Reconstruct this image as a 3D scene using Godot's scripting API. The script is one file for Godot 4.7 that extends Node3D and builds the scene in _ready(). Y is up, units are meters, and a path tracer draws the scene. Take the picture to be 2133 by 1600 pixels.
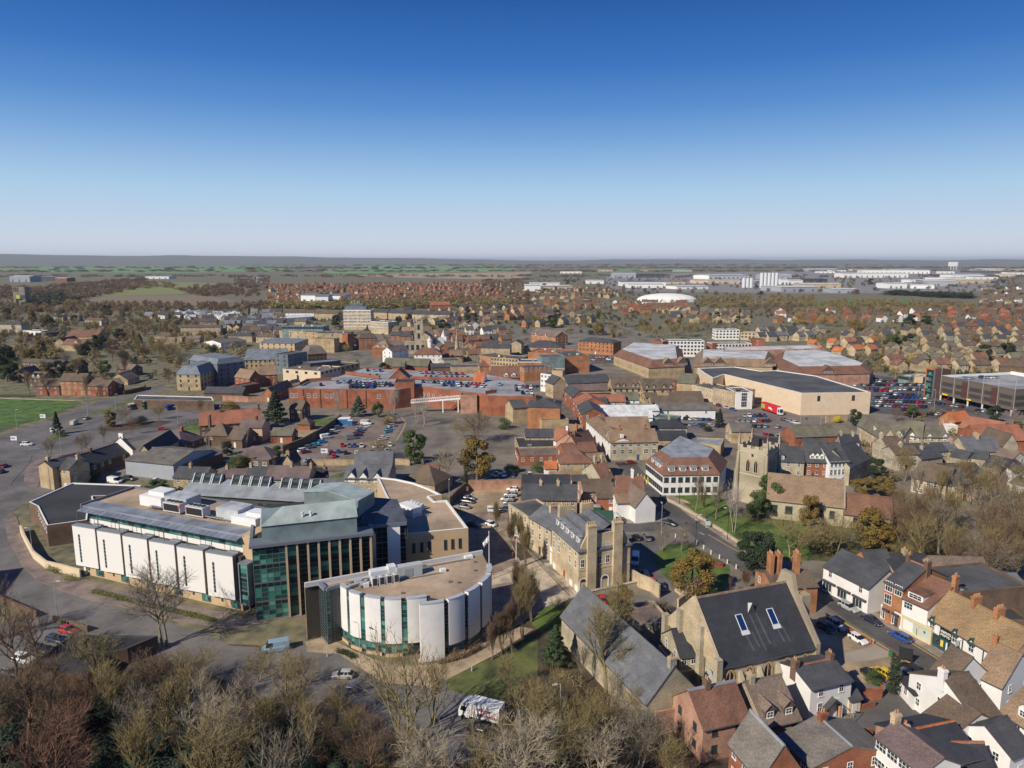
extends Node3D
# A town seen from the air on a clear early-spring day. World: x right, y up, -z away from the camera, metres.

var taken:={}
var mats:={}
var cache:={}
var tex:={}
var rng:=RandomNumberGenerator.new()

# ---------- mesh building ----------
class Mb:
	var v:=PackedVector3Array()
	var n:=PackedVector3Array()
	var t:=PackedVector2Array()
	var col:=PackedColorArray()
	static func V(x:float,y:float,z:float)->Vector3:
		return Vector3(x,y,z)
	func tri(a:Vector3,b:Vector3,c:Vector3,nn:Vector3,na=null,nb=null,nc=null):
		var ax:=Vector3.RIGHT
		var ay:=Vector3.BACK
		if absf(nn.y)<.995:
			ax=Vector3.UP.cross(nn).normalized()
			ay=nn.cross(ax)
		var pts:=[a,c,b]
		if (b-a).cross(c-a).dot(nn)<0:
			pts=[a,b,c]
			if na!=null:
				var q=nb
				nb=nc
				nc=q
		var nr:=[na,nc,nb]
		for i in 3:
			v.append(pts[i])
			n.append(nn if na==null else nr[i])
			t.append(Vector2(pts[i].dot(ax),-pts[i].dot(ay)))
	func poly(p:Array,hint:Vector3):
		var nn:=Vector3.ZERO
		for i in range(1,p.size()-1):
			nn+=(p[i]-p[0]).cross(p[i+1]-p[0])
		nn=nn.normalized()
		if nn.dot(hint)<0:
			nn=-nn
		for i in range(1,p.size()-1):
			tri(p[0],p[i],p[i+1],nn)
	func box(lo:Vector3,hi:Vector3,bottom:=false):
		var a:=[V(lo.x,lo.y,hi.z),hi,V(hi.x,lo.y,lo.z),V(lo.x,hi.y,lo.z)]
		poly([V(lo.x,lo.y,hi.z),V(hi.x,lo.y,hi.z),hi,V(lo.x,hi.y,hi.z)],Vector3.BACK)
		poly([lo,V(hi.x,lo.y,lo.z),V(hi.x,hi.y,lo.z),V(lo.x,hi.y,lo.z)],Vector3.FORWARD)
		poly([V(hi.x,lo.y,hi.z),V(hi.x,lo.y,lo.z),V(hi.x,hi.y,lo.z),hi],Vector3.RIGHT)
		poly([V(lo.x,lo.y,hi.z),lo,V(lo.x,hi.y,lo.z),V(lo.x,hi.y,hi.z)],Vector3.LEFT)
		poly([V(lo.x,hi.y,hi.z),hi,V(hi.x,hi.y,lo.z),V(lo.x,hi.y,lo.z)],Vector3.UP)
		if bottom:
			poly([V(lo.x,lo.y,hi.z),V(hi.x,lo.y,hi.z),V(hi.x,lo.y,lo.z),lo],Vector3.DOWN)
	func cbox(c:Vector3,s:Vector3):
		box(c-s/2,c+s/2,true)
	func bar(a:Vector3,b:Vector3,w:float,w2:=-1.0):
		tube(a,b,w*.7,(w if w2<0 else w2)*.7,4)
	func tube(a:Vector3,b:Vector3,r0:float,r1:float,k:=6,cap:=false):
		var d:=(b-a).normalized()
		var e:=d.cross(V(.31,.2,.93) if absf(d.z)<.9 else Vector3.RIGHT).normalized()
		var f:=d.cross(e)
		for i in k:
			var p:=e*cos(TAU*i/k)+f*sin(TAU*i/k)
			var q:=e*cos(TAU*(i+1)/k)+f*sin(TAU*(i+1)/k)
			tri(a+p*r0,a+q*r0,b+q*r1,(p+q).normalized(),p,q,q)
			if r1>.0:
				tri(a+p*r0,b+q*r1,b+p*r1,(p+q).normalized(),p,q,p)
			if cap:
				tri(b,b+p*r1,b+q*r1,d)
	func flat(p:PackedVector2Array,y:float,up:=1.0):
		var idx:=Geometry2D.triangulate_polygon(p)
		for i in range(0,idx.size(),3):
			tri(v3(p[idx[i]],y),v3(p[idx[i+1]],y),v3(p[idx[i+2]],y),V(0,up,0))
	func v3(p:Vector2,y:float)->Vector3:
		return V(p.x,y,p.y)
	func skirt(p:PackedVector2Array,y0:float,y1:float,inward:=false,closed:=true):
		var s:=-1.0 if Geometry2D.is_polygon_clockwise(p) else 1.0
		if inward:
			s=-s
		for i in p.size()-(0 if closed else 1):
			var a:=p[i]
			var b:=p[(i+1)%p.size()]
			var d:=b-a
			poly([v3(a,y0),v3(b,y0),v3(b,y1),v3(a,y1)],V(d.y,0,-d.x)*s)
	func sweep(p:PackedVector2Array,t0:float,t1:float,along_x:=true,ends:=true):
		var s:=-1.0 if Geometry2D.is_polygon_clockwise(p) else 1.0
		for i in p.size():
			var a:=p[i]
			var b:=p[(i+1)%p.size()]
			var d:=(b-a)*s
			if along_x:
				poly([V(t0,a.y,a.x),V(t1,a.y,a.x),V(t1,b.y,b.x),V(t0,b.y,b.x)],V(0,-d.x,d.y))
			else:
				poly([V(a.x,a.y,t0),V(a.x,a.y,t1),V(b.x,b.y,t1),V(b.x,b.y,t0)],V(d.y,-d.x,0))
		if ends:
			var idx:=Geometry2D.triangulate_polygon(p)
			for i in range(0,idx.size(),3):
				for e in [[t0,-1.0],[t1,1.0]]:
					var q:=[]
					for k in 3:
						var w:=p[idx[i+k]]
						q.append(V(e[0],w.y,w.x) if along_x else V(w.x,w.y,e[0]))
					tri(q[0],q[1],q[2],V(e[1],0,0) if along_x else V(0,0,e[1]))
	func arrays()->Array:
		var a:=[]
		a.resize(Mesh.ARRAY_MAX)
		a[Mesh.ARRAY_VERTEX]=v
		a[Mesh.ARRAY_NORMAL]=n
		a[Mesh.ARRAY_TEX_UV]=t
		if col.size()==v.size():
			a[Mesh.ARRAY_COLOR]=col
		return a

static func V(x:float,y:float,z:float)->Vector3:
	return Vector3(x,y,z)

func mt(r:float,g:=-1.0,b:=-1.0,rough:=.92,metal:=.0)->StandardMaterial3D:
	return mat("",r,g,b,rough,metal)

func mp(r:float,g:=-1.0,b:=-1.0,rough:=.92)->StandardMaterial3D:
	return mat("plain",r,g,b,rough)

func rr(a:float,b:float)->float:
	return rng.randf_range(a,b)

static func mb()->Mb:
	return Mb.new()

static func U(x:float,y:float)->Vector2:
	return Vector2(x,y)

static func PA(p:Array)->PackedVector2Array:
	return PackedVector2Array(p)

func made(pairs:Array)->ArrayMesh:
	var m:=ArrayMesh.new()
	for i in range(0,pairs.size(),2):
		if pairs[i].v.size():
			m.add_surface_from_arrays(Mesh.PRIMITIVE_TRIANGLES,pairs[i].arrays())
			m.surface_set_material(m.get_surface_count()-1,pairs[i+1])
	return m

# ---------- naming ----------
func nb_(called:String)->String:
	var k:int=taken.get(called,-1)+1
	taken[called]=k
	return called if k==0 else "%s_%03d"%[called,k]

func tag(o:Node,label:="",category:="",group:="",kind:="")->Node:
	for w in [["label",label],["category",category],["group",group],["kind",kind]]:
		if w[1]:
			o.set_meta(w[0],w[1])
	return o

func thing(called:String,label:String,category:String,at:=Vector3.ZERO,yaw:=.0,group:="")->Node3D:
	var o:=Node3D.new()
	o.name=nb_(called)
	o.position=at
	o.rotation.y=yaw
	add_child(o)
	tag(o,label,category,group)
	return o

func part(called:String,m:Mesh,parent:Node,at:=Vector3.ZERO,yaw:=.0)->MeshInstance3D:
	var o:=MeshInstance3D.new()
	o.name=called
	o.mesh=m
	o.position=at
	o.rotation.y=yaw
	parent.add_child(o,true)
	return o

func one(called:String,m:Mesh,label:String,category:String,at:=Vector3.ZERO,yaw:=.0,group:="")->MeshInstance3D:
	var o:=part(nb_(called),m,self,at,yaw)
	tag(o,label,category,group)
	return o

func gs(called:String,pts:Array,y:float,m:Material,thick:=.0)->MeshInstance3D:
	var mb:=mb()
	var p:=PackedVector2Array(pts)
	mb.flat(p,y)
	if thick>.0:
		mb.skirt(p,y-thick,y)
	var o:=part(nb_(called),made([mb,m]),self)
	tag(o,"","","","structure")
	return o

func rb(called:String,pts:Array,w:float,y:float,m:Material,thick:=.0)->MeshInstance3D:
	var l:=PackedVector2Array()
	var r:=PackedVector2Array()
	for i in pts.size():
		var d:Vector2=(pts[mini(i+1,pts.size()-1)]-pts[maxi(i-1,0)]).normalized()
		var e:=U(-d.y,d.x)*w/2
		l.append(pts[i]+e)
		r.append(pts[i]-e)
	var mb:=mb()
	for i in pts.size()-1:
		mb.poly([mb.v3(l[i],y),mb.v3(l[i+1],y),mb.v3(r[i+1],y),mb.v3(r[i],y)],Vector3.UP)
		if thick>.0:
			for s in [l,r]:
				mb.poly([mb.v3(s[i],y-thick),mb.v3(s[i+1],y-thick),mb.v3(s[i+1],y),mb.v3(s[i],y)],mb.v3(s[i]*2-l[i]-r[i],0))
	var o:=part(nb_(called),made([mb,m]),self)
	tag(o,"","","","structure")
	return o

# ---------- materials ----------
func hash1(x:int,y:int,s:=0)->float:
	var h:=(x*374761393+y*668265263+s*1274126177) & 0x7fffffff
	h=((h ^ (h>>13))*1274126177) & 0x7fffffff
	return float((h ^ (h>>16)) & 0xffff)/65535.0

func noise(freq:float,octaves:=4,sd:=1)->FastNoiseLite:
	var f:=FastNoiseLite.new()
	f.seed=sd
	f.frequency=freq
	f.fractal_octaves=octaves
	f.noise_type=FastNoiseLite.TYPE_SIMPLEX_SMOOTH
	return f

func make_textures():
	var grain:=noise(.02,5,4).get_seamless_image(512,512)
	var blot:=noise(.008,4,9).get_seamless_image(512,512)
	for k in ["brick","tile","slate","seam","corr","plain","gravel","grass","panel","paving","board","stain"]:
		var s:=512 if k in ["gravel","grass","stain","plain","paving"] else 256
		var im:=Image.create(s,s,true,Image.FORMAT_RGB8)
		for y in s:
			for x in s:
				var g:=grain.get_pixel(x*512/s,y*512/s).r
				var b:=blot.get_pixel(x,y).r
				var c:=1.0
				var w:=.0
				match k:
					"brick":
						var row:=y*40/s
						var cx:=(x*16/s+(row%2)*7)%16
						c=.74+.3*hash1(cx,row,3)*(.6+g)-.1*g
						w=(hash1(cx,row,5)-.5)*.2
					"tile":
						var row2:=y*16/s
						var fy:=fposmod(y*16.0/s,1.0)
						var cx2:=(x*20/s+(row2%2)*3)%20
						c=.66+.32*hash1(cx2,row2,7)+.25*(g-.5)
						c*=.72 if fy>.78 else 1.0
						w=(hash1(cx2,row2,8)-.5)*.2
					"slate":
						var row3:=y*20/s
						var cx3:=(x*14/s+(row3%2)*5)%14
						c=.76+.2*hash1(cx3,row3,1)+.25*(b-.5)
						c*=.85 if fposmod(y*20.0/s,1.0)>.8 else 1.0
					"seam":
						var f:=fposmod(x*8.0/s,1.0)
						c=.88+.12*(g-.5)
						c=1.0 if f<.10 else (.7 if f<.2 else c)
					"corr":
						c=.8+.14*sin(TAU*x*24.0/s)+.3*(b-.5)+.1*(g-.5)
						c*=.86 if fposmod(y*2.0/s,1.0)<.02 else 1.0
					"plain":
						c=.94+.1*(g-.5)+.14*(b-.5)
					"panel":
						c=.97+.05*(g-.5)
						c*=.93 if fposmod(y*10.0/s,1.0)<.09 else 1.0
					"paving":
						var fx:=fposmod(x*10.0/s,1.0)
						var fy2:=fposmod(y*10.0/s,1.0)
						c=.8+.18*hash1(x*10/s,y*10/s,4)+.1*(g-.5)
						c*=.82 if fx<.06 or fy2<.06 else 1.0
					"board":
						c=.7+.3*hash1(y*20/s,3,2)+.2*(g-.5)
						c*=.6 if fposmod(y*20.0/s,1.0)<.15 else 1.0
					"gravel":
						c=.62+.42*hash1(x/2,y/2,11)*(.5+b)+.2*(g-.5)
						w=(hash1(x/2,y/2,12)-.5)*.1
					"grass":
						c=.75+.7*(b-.5)+.5*(g-.5)+.2*(hash1(x,y,2)-.5)
						w=(b-.5)*.3
					"stain":
						c=clampf(.62+.7*(b-.15),.6,1.0)+.15*(g-.5)
				im.set_pixel(x,y,Color(clampf(c*(1+w),0,1),clampf(c,0,1),clampf(c*(1-w),0,1)).linear_to_srgb())
		im.generate_mipmaps()
		tex[k]=ImageTexture.create_from_image(im)

func mat(kind:String,r:float,g:=-1.0,b:=-1.0,rough:=.92,metal:=.0)->StandardMaterial3D:
	if g<0:
		g=r
		b=r
	var key:="%s %.3f %.3f %.3f %.2f %.2f"%[kind,r,g,b,rough,metal]
	if mats.has(key):
		return mats[key]
	var m:=StandardMaterial3D.new()
	var lift:={"brick":1.2,"tile":1.35,"slate":1.2,"corr":1.25,"gravel":1.3,"grass":1.35,"board":1.3,"paving":1.15,"seam":1.15}.get(kind,1.06) as float
	m.albedo_color=Color(minf(r*lift,.95),minf(g*lift,.95),minf(b*lift,.95)).linear_to_srgb() if kind else Color(r,g,b).linear_to_srgb()
	m.roughness=rough
	m.metallic=metal
	if kind:
		m.albedo_texture=tex[kind]
		var s:=.25
		if kind in ["gravel","plain","grass","paving"]:
			m.uv1_triplanar=true
			m.uv1_world_triplanar=true
			s={"gravel": .05,"plain": .045,"grass": .03,"paving": .2}[kind]
		m.uv1_scale=V(s,s,s)
		if kind in ["tile","slate","brick","corr","gravel","paving","seam"]:
			m.detail_enabled=true
			m.detail_albedo=tex["stain"]
			m.detail_blend_mode=BaseMaterial3D.BLEND_MODE_MUL
			m.detail_uv_layer=BaseMaterial3D.DETAIL_UV_2
			m.uv2_triplanar=true
			m.uv2_world_triplanar=true
			var d:=.043 if kind!="gravel" else .013
			m.uv2_scale=V(d,d,d)
	mats[key]=m
	return m

func wall(w:String)->StandardMaterial3D:
	var c:Array={"buff":["brick",.47,.36,.22],"pale":["brick",.56,.45,.30],"tan":["plain",.52,.38,.23],"red":["brick",.33,.12,.065],"orange":["brick",.42,.19,.09],
		"darkred":["brick",.17,.06,.045],"brown":["brick",.17,.11,.075],"white":["plain",.76,.75,.73],"cream":["plain",.66,.55,.39],"ivory":["plain",.66,.53,.38],"stone":["brick",.46,.40,.29],
		"oldstone":["gravel",.46,.40,.29],"pink":["brick",.47,.27,.19],"grey":["plain",.33,.36,.40],"dark":["plain",.06,.06,.065],"teal":["seam",.22,.29,.29],
		"zinc":["seam",.16,.19,.23],"wood":["board",.12,.08,.055],"greenblue":["plain",.028,.085,.095],"yellow":["plain",.6,.55,.1]}.get(w,["plain",.5,.45,.4])
	return mat(c[0],c[1],c[2],c[3])

func roof(w:String)->StandardMaterial3D:
	var c:Array={"slate":["slate",.075,.078,.088],"darkslate":["slate",.04,.043,.055],"greyslate":["slate",.145,.152,.168],"greytile":["tile",.19,.17,.15],"brown":["tile",.145,.105,.075],"stone":["tile",.27,.185,.12],
		"tan":["tile",.30,.20,.105],"red":["tile",.34,.135,.08],"redbrown":["tile",.21,.105,.07],"orange":["tile",.5,.16,.06],"purple":["tile",.16,.115,.11],
		"moss":["tile",.16,.15,.105],"felt":["gravel",.10,.10,.10],"dark":["gravel",.045,.045,.048],"zinc":["seam",.19,.22,.26],"lead":["seam",.30,.33,.36],
		"white":["seam",.66,.68,.68],"paleflat":["gravel",.56,.57,.57],"deck":["gravel",.34,.34,.35],"gravelroof":["gravel",.44,.33,.225],"corr":["corr",.17,.155,.135],"green":["gravel",.13,.16,.12]}.get(w,["tile",.2,.15,.12])
	return mat(c[0],c[1],c[2],c[3],.85)

func glassy(r:float,g:float,b:float)->StandardMaterial3D:
	return mt(r,g,b,.08)

# ---------- windows, doors, chimneys ----------
func wm_(w:float,h:float,style:String)->Array:
	var key:="w%.2f %.2f %s"%[w,h,style]
	if not cache.has(key):
		var f:=mb()
		var g:=mb()
		var e:=.09 if style!="thin" else .06
		f.box(V(-w/2,0,-.02),V(-w/2+e,h,.07),true)
		f.box(V(w/2-e,0,-.02),V(w/2,h,.07),true)
		f.box(V(-w/2+e,h-e,-.02),V(w/2-e,h,.07),true)
		f.box(V(-w/2 - .05,-.08,-.02),V(w/2+.05,e*.6,.13),true)
		if style in ["sash","white"]:
			f.box(V(-w/2+e,h*.5 - .035,.0),V(w/2-e,h*.5+.035,.055))
		if style in ["sash","white","casement"] and w>.8:
			for i in range(1,2 if w<1.3 else 3):
				var x:=-w/2+w*i/(2 if w<1.3 else 3)
				f.box(V(x - .03,e,.0),V(x+.03,h-e,.05))
		g.box(V(-w/2+e,e*.6,-.01),V(w/2-e,h-e,.025))
		var fm:=mt(.8,.8,.78,.5) if style!="dark" else mt(.06,.065,.07,.5)
		var gm:=glassy(.035,.045,.055)
		cache[key]=[made([f,fm]),made([g,gm]),made([f,fm,g,gm])]
	return cache[key]

func aw(p:Node,at:Vector3,yaw:float,w:float,h:float,style:="white",full:=false):
	var m:=wm_(w,h,style)
	if full:
		part("pane",m[1],part("window",m[0],p,at,yaw))
	else:
		part("window",m[2],p,at,yaw)

func add_door(p:Node,at:Vector3,yaw:float,m:Material,w:=1.0,h:=2.1):
	var key:="d%.2f %.2f"%[w,h]
	if not cache.has(key):
		var f:=mb()
		f.box(V(-w/2,0,-.02),V(w/2,h,.06))
		cache[key]=made([f,mt(.1,.1,.1)])
	part("door",cache[key],p,at,yaw).material_override=m

func chimney_mesh(style:String,tall:float,pots:int)->Array:
	var key:="c%s %.1f %d"%[style,tall,pots]
	if not cache.has(key):
		var b:=mb()
		var w:=.45+.38*pots
		b.box(V(-.4,-2.2,-w/2),V(.4,tall,w/2))
		b.box(V(-.48,tall - .35,-w/2 - .08),V(.48,tall - .1,w/2+.08),true)
		b.box(V(-.43,tall - .1,-w/2 - .03),V(.43,tall+.06,w/2+.03),true)
		var q:=mb()
		q.tube(Vector3.ZERO,V(0,.55,0),.16,.12,8,true)
		cache[key]=[made([b,wall(style)]),made([q,mt(.48,.25,.14) if pots!=3 else mt(.55,.47,.34)])]
	return cache[key]

func ac(p:Node,at:Vector3,style:="brown",tall:=1.3,pots:=2,yaw:=.0):
	var m:=chimney_mesh(style,tall,pots)
	var c:=part("chimney",m[0],p,at,yaw)
	for i in pots:
		part("chimney_pot",m[1],c,V(0,tall+.05,(i-(pots-1)/2.0)*.42))

# ---------- the common building ----------
# d: x, z of the front left corner, yaw in degrees, length, depth, eaves, rise. kind: x gable along the front, z gable to the front, h hipped, f flat, s one slope up to the back, m steep sides and flat top
func hs(called:String,label:String,kind:String,d:Array,wl:String,rf:String,o:={})->Node3D:
	var L:float=d[3]
	var D:float=d[4]
	var h:float=d[5]
	var rh:float=d[6]
	var lod:=0 if d[1]>-172 else 1
	called={"b":"building","h":"house"}.get(called,called)
	var t:=thing(called,label,o.get("cat",{"apartment_block":"apartment building","terraced_house":"house"}.get(called,"building" if "_" in called else called)),V(d[0],0,d[1]),deg_to_rad(d[2]),o.get("group",""))
	var wm:=wall(wl)
	var w:=mb()
	var r:=mb()
	var e:=.35
	var th:=.2
	match kind:
		"x","z":
			var span:=D if kind=="x" else L
			var len:=L if kind=="x" else D
			var c:=-D/2 if kind=="x" else L/2
			var k:=rh/(span/2)
			var base:=PA([U(c-span/2,0),U(c+span/2,0),U(c+span/2,h),U(c,h+rh),U(c-span/2,h)])
			var q:=span/2+e
			var y:=h+.03-e*k
			var rp:=PA([U(c-q,y),U(c,h+rh+.03),U(c+q,y),U(c+q,y+th),U(c,h+rh+.03+th),U(c-q,y+th)])
			if kind=="x":
				w.sweep(base,0,len)
				r.sweep(rp,-.15,len+.15)
			else:
				w.sweep(base,-len,0,false)
				r.sweep(rp,-len - .15,.15,false)
			if lod<2:
				var g:=mb()
				for s in ([1.0] if o.get("far",false) else [-1.0,1.0]):
					var a:float=c+q*s
					g.sweep(PA([U(a,y),U(a+.12*s,y+.02),U(a+.12*s,y+.14),U(a,y+.14)]),-.1 if kind=="x" else -len,len+.1 if kind=="x" else .0,kind=="x")
				part("gutter",made([g,mt(.09,.09,.09,.6)]),t)
				var rg:=mb()
				rg.sweep(PA([U(c - .22,h+rh+.06),U(c+.22,h+rh+.06),U(c+.1,h+rh+.36),U(c - .1,h+rh+.36)]),-.17 if kind=="x" else -len - .17,len+.17 if kind=="x" else .17,kind=="x")
				part("ridge",made([rg,roof(o.ridge) if o.has("ridge") else roof(rf)]),t)
		"h","m":
			w.box(V(0,0,-D),V(L,h,0))
			var a:=[V(-e,h,e),V(L+e,h,e),V(L+e,h,-D-e),V(-e,h,-D-e)]
			var i:float=minf(L,D)/2 if kind=="h" else rh*o.get("slope",.6)
			var y:=h+rh
			var b:=[V(i,y,-i),V(L-i,y,-i),V(L-i,y,-D+i),V(i,y,-D+i)]
			for j in 4:
				var j2:=(j+1)%4
				var out:=V(0,.1,1).rotated(Vector3.UP,PI/2*j)
				r.poly([a[j],a[j2],b[j2],b[j]] if b[j]!=b[j2] else [a[j],a[j2],b[j]],out)
				r.poly([a[j],a[j2],a[j2]-V(0,.2,0),a[j]-V(0,.2,0)],out)
			r.poly([a[0]-V(0,.2,0),a[1]-V(0,.2,0),a[2]-V(0,.2,0),a[3]-V(0,.2,0)],Vector3.DOWN)
			if kind=="m":
				var f:=mb()
				f.poly(b,Vector3.UP)
				part("flat_roof",made([f,roof(o.get("top","felt"))]),t)
		"f":
			w.box(V(0,0,-D),V(L,h,0))
			var pr:=mb()
			for s in [[V(-.05,h,-.3),V(L+.05,h+.45,.05)],[V(-.05,h,-D - .05),V(L+.05,h+.45,-D+.3)],[V(-.05,h,-D+.3),V(.3,h+.45,-.3)],[V(L - .3,h,-D+.3),V(L+.05,h+.45,-.3)]]:
				pr.box(s[0],s[1],true)
			part("parapet",made([pr,wall(o.get("cap",wl))]),t)
			r.poly([V(.3,h+.05,-.3),V(L - .3,h+.05,-.3),V(L - .3,h+.05,.3-D),V(.3,h+.05,.3-D)],Vector3.UP)
			if L*D>260:
				for j in int(clampf(L*D/130.0,1,7)):
					var q:=V(L*(.15+.7*hash1(j,int(d[0]),3)),h+.05,-D*(.15+.7*hash1(j,int(d[1]),4)))
					var u:=mb()
					u.box(q-V(.8,0,.6),q+V(.8,.5+.9*hash1(j,5,int(L)),.6))
					part("roof_light" if j%2 else "vent_box",made([u,mp(.55,.57,.58) if j%2 else mp(.22,.23,.24)]),t)
		"s":
			var p:=PA([U(-D,0),U(0,0),U(0,h),U(-D,h+rh)])
			w.sweep(p,0,L)
			var k:=rh/D
			r.sweep(PA([U(-D-e,h+rh+.03+e*k),U(e,h+.03-e*k),U(e,h+.23-e*k),U(-D-e,h+rh+.23+e*k)]),-.2,L+.2)
	part("wall",made([w,wm]),t)
	part("roof",made([r,roof(rf)]),t)
	var fl:int=o.get("floors",maxi(1,int(round((h - .4)/2.8))))
	var ww:float=o.get("ww",1.0)
	var wh:float=o.get("wh",1.35)
	var st:String=o.get("win","white")
	if st!="none":
		for s in [0,1,2]:
			var len:=L if s==0 else D
			var yaw:=[.0,-PI/2,PI/2][s] as float
			var nrm:=V(0,0,1).rotated(Vector3.UP,yaw+deg_to_rad(d[2]))
			if nrm.dot(V(-d[0],0,-d[1]).normalized())<-.15:
				continue
			var n:int=o.get(["n","nl","nr"][s],maxi(0,int(round(len/(3.3 if s==0 else 4.6)))))
			for f in fl:
				for j in n:
					var u:=len*(j+.5)/n
					var y:=h-(fl-f)*2.75+1.0+(.1 if f else .0)
					y=maxf(y,.5)
					var at:=[V(u,y,0),V(0,y,-u),V(L,y,-u)][s] as Vector3
					if s==0 and f==0 and j==n/2 and lod<2 and kind!="f":
						add_door(t,V(u,.02,0),.0,mt([.7,.05,.3,.04][j%4],[.7,.05,.05,.08][j%4],[.7,.06,.05,.2][j%4],.5))
						continue
					aw(t,at,yaw,ww,wh,st,lod==0)
	var cs:String=o.get("cw",wl if wl in ["buff","red","brown","stone","pale","white"] else "brown")
	for f in o.get("chim",[]):
		var z:=-D/2
		var at:=V(L*f,h+rh,z)
		if kind=="z":
			at=V(L/2,h+rh,-D*f)
		elif kind=="f":
			at=V(L*f,h,z)
		ac(t,at,cs,o.get("ch",1.4),o.get("pots",2),.0 if kind!="z" else PI/2)
	for i in int(o.get("shop",0)):
		var n:int=o.shop
		aw(t,V(L*(i+.5)/n - .5,.6,.15),0,minf(3.0,L/n-1.6),1.9,"casement",true)
		bx(t,"canopy",roof("slate"),[[V(L*i/n+.3,2.75,0),V(L*(i+1)/n - .3,2.95,.7)]])
	if o.has("dorm"):
		for f in o.dorm:
			dm(t,V(L*f,h,0),rh,D/2,o.get("dw",1.5),o.get("dwall","white"),rf,o.get("dkind","gable"),lod==0)
	return t

func dm(t:Node,at:Vector3,rh:float,run:float,w:float,wl:String,rf:String,kind:String,full:=false):
	var k:=rh/run
	var z0:=-.7 if kind!="wallhead" else .06
	var y0:=at.y-z0*k if kind!="wallhead" else at.y - .8
	var hh:=1.5
	var back:=z0-(hh+w*.5+.2)/k
	var b:=mb()
	var r:=mb()
	if kind=="box":
		b.box(V(-w/2,y0 - .3,maxf(z0-hh/k,-run+.1)),V(w/2,y0+hh,z0))
		r.box(V(-w/2 - .2,y0+hh,maxf(z0-(hh+.3)/k,-run)),V(w/2+.2,y0+hh+.15,z0+.25),true)
	else:
		var g:=w*(.5 if kind=="gable" else .62)
		b.sweep(PA([U(-w/2,y0 - .3),U(w/2,y0 - .3),U(w/2,y0+hh),U(0,y0+hh+g),U(-w/2,y0+hh)]),maxf(back,-run),z0,false)
		r.sweep(PA([U(-w/2 - .2,y0+hh - .15),U(0,y0+hh+g+.05),U(w/2+.2,y0+hh - .15),U(w/2+.2,y0+hh+.03),U(0,y0+hh+g+.25),U(-w/2 - .2,y0+hh+.03)]),maxf(back,-run),z0+.2,false)
	var d:=part("dormer",made([b,wall(wl)]),t,V(at.x,0,0))
	part("dormer_roof",made([r,roof(rf)]),d)
	var m:=wm_(w - .5,hh - .5,"white")
	part("window",m[2],d,V(0,y0+.25,z0))

func nearest(q:PackedVector2Array,p:Vector2)->Vector2:
	var best:=q[0]
	for g in q:
		if g.distance_to(p)<best.distance_to(p):
			best=g
	return best

func block(called:String,label:String,pts:Array,h:float,wl:String,rf:String,o:={})->Node3D:
	var c:=Vector2.ZERO
	for p in pts:
		c+=p
	c/=pts.size()
	var q:=PackedVector2Array()
	for p in pts:
		q.append(p-c)
	called={"b":"building","h":"house"}.get(called,called)
	var t:=thing(called,label,o.get("cat","building"),V(c.x,0,c.y))
	var w:=mb()
	w.skirt(q,0,h)
	part("wall",made([w,wall(wl)]),t)
	var inner:PackedVector2Array=Geometry2D.offset_polygon(q,-o.get("inset",.4))[0]
	var r:=mb()
	if o.has("rise"):
		var s:=mb()
		var outer:PackedVector2Array=Geometry2D.offset_polygon(q,.5,Geometry2D.JOIN_MITER)[0]
		for i in outer.size():
			var j:=(i+1)%outer.size()
			var e:Vector2=outer[j]-outer[i]
			s.poly([s.v3(outer[i],h - .1),s.v3(outer[j],h - .1),s.v3(nearest(inner,outer[j]),h+o.rise),s.v3(nearest(inner,outer[i]),h+o.rise)],V(0,1,0))
		s.flat(outer,h - .12,-1.0)
		part("roof_slope",made([s,roof(o.get("slope","redbrown"))]),t)
		r.flat(inner,h+o.rise - .15)
	else:
		r.flat(inner,h - .35)
		var p:=mb()
		p.skirt(inner,h - .36,h,true)
		for i in q.size():
			var j:=(i+1)%q.size()
			p.poly([p.v3(q[i],h),p.v3(q[j],h),p.v3(nearest(inner,q[j]),h),p.v3(nearest(inner,q[i]),h)],Vector3.UP)
		part("parapet",made([p,wall(o.get("cap",wl))]),t)
	part("roof",made([r,roof(rf)]),t)
	for s in o.get("dorm",[]):
		var a:Vector2=q[s[0]]
		var b:Vector2=q[(s[0]+1)%q.size()]
		var nrm:=U((b-a).y,-(b-a).x).normalized()
		if nrm.dot(a+b)<0:
			nrm=-nrm
		for f in s[5]:
			dm(t,V(0,h,0),o.rise,o.inset,s[1],s[3],s[4],s[2])
			var d:Node3D=t.get_child(t.get_child_count()-1)
			var m:=a.lerp(b,f)
			d.position=V(m.x,0,m.y)
			d.rotation.y=atan2(nrm.x,nrm.y)
	if o.has("win"):
		for s in o.win:
			var a:Vector2=q[s[0]]
			var b:Vector2=q[(s[0]+1)%q.size()]
			for y in s.slice(2):
				for j in s[1]:
					var m:=a.lerp(b,(j+.5)/s[1])
					var nrm:=U((b-a).y,-(b-a).x).normalized()
					if nrm.dot(m)<0:
						nrm=-nrm
					aw(t,V(m.x,y,m.y),atan2(nrm.x,nrm.y),o.get("ww",1.1),o.get("wh",1.4),o.get("style","white"),false)
	return t

# ---------- trees ----------
func bare_tree(sd:int,spread:float,limbs:int,stems:=1,fine:=1.0)->Array:
	rng.seed=sd
	var t:=mb()
	var w:=mb()
	for s in stems:
		var a:=TAU*s/stems
		var out:=V(cos(a),0,sin(a))*(.5 if stems>1 else .0)
		grow(t,w,out*.5,(V(rr(-.06,.06),1,rr(-.06,.06))+out*.45*spread).normalized(),6.6,.24/sqrt(stems),0,spread,maxi(4,limbs-stems),fine)
	return [t,w]

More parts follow.
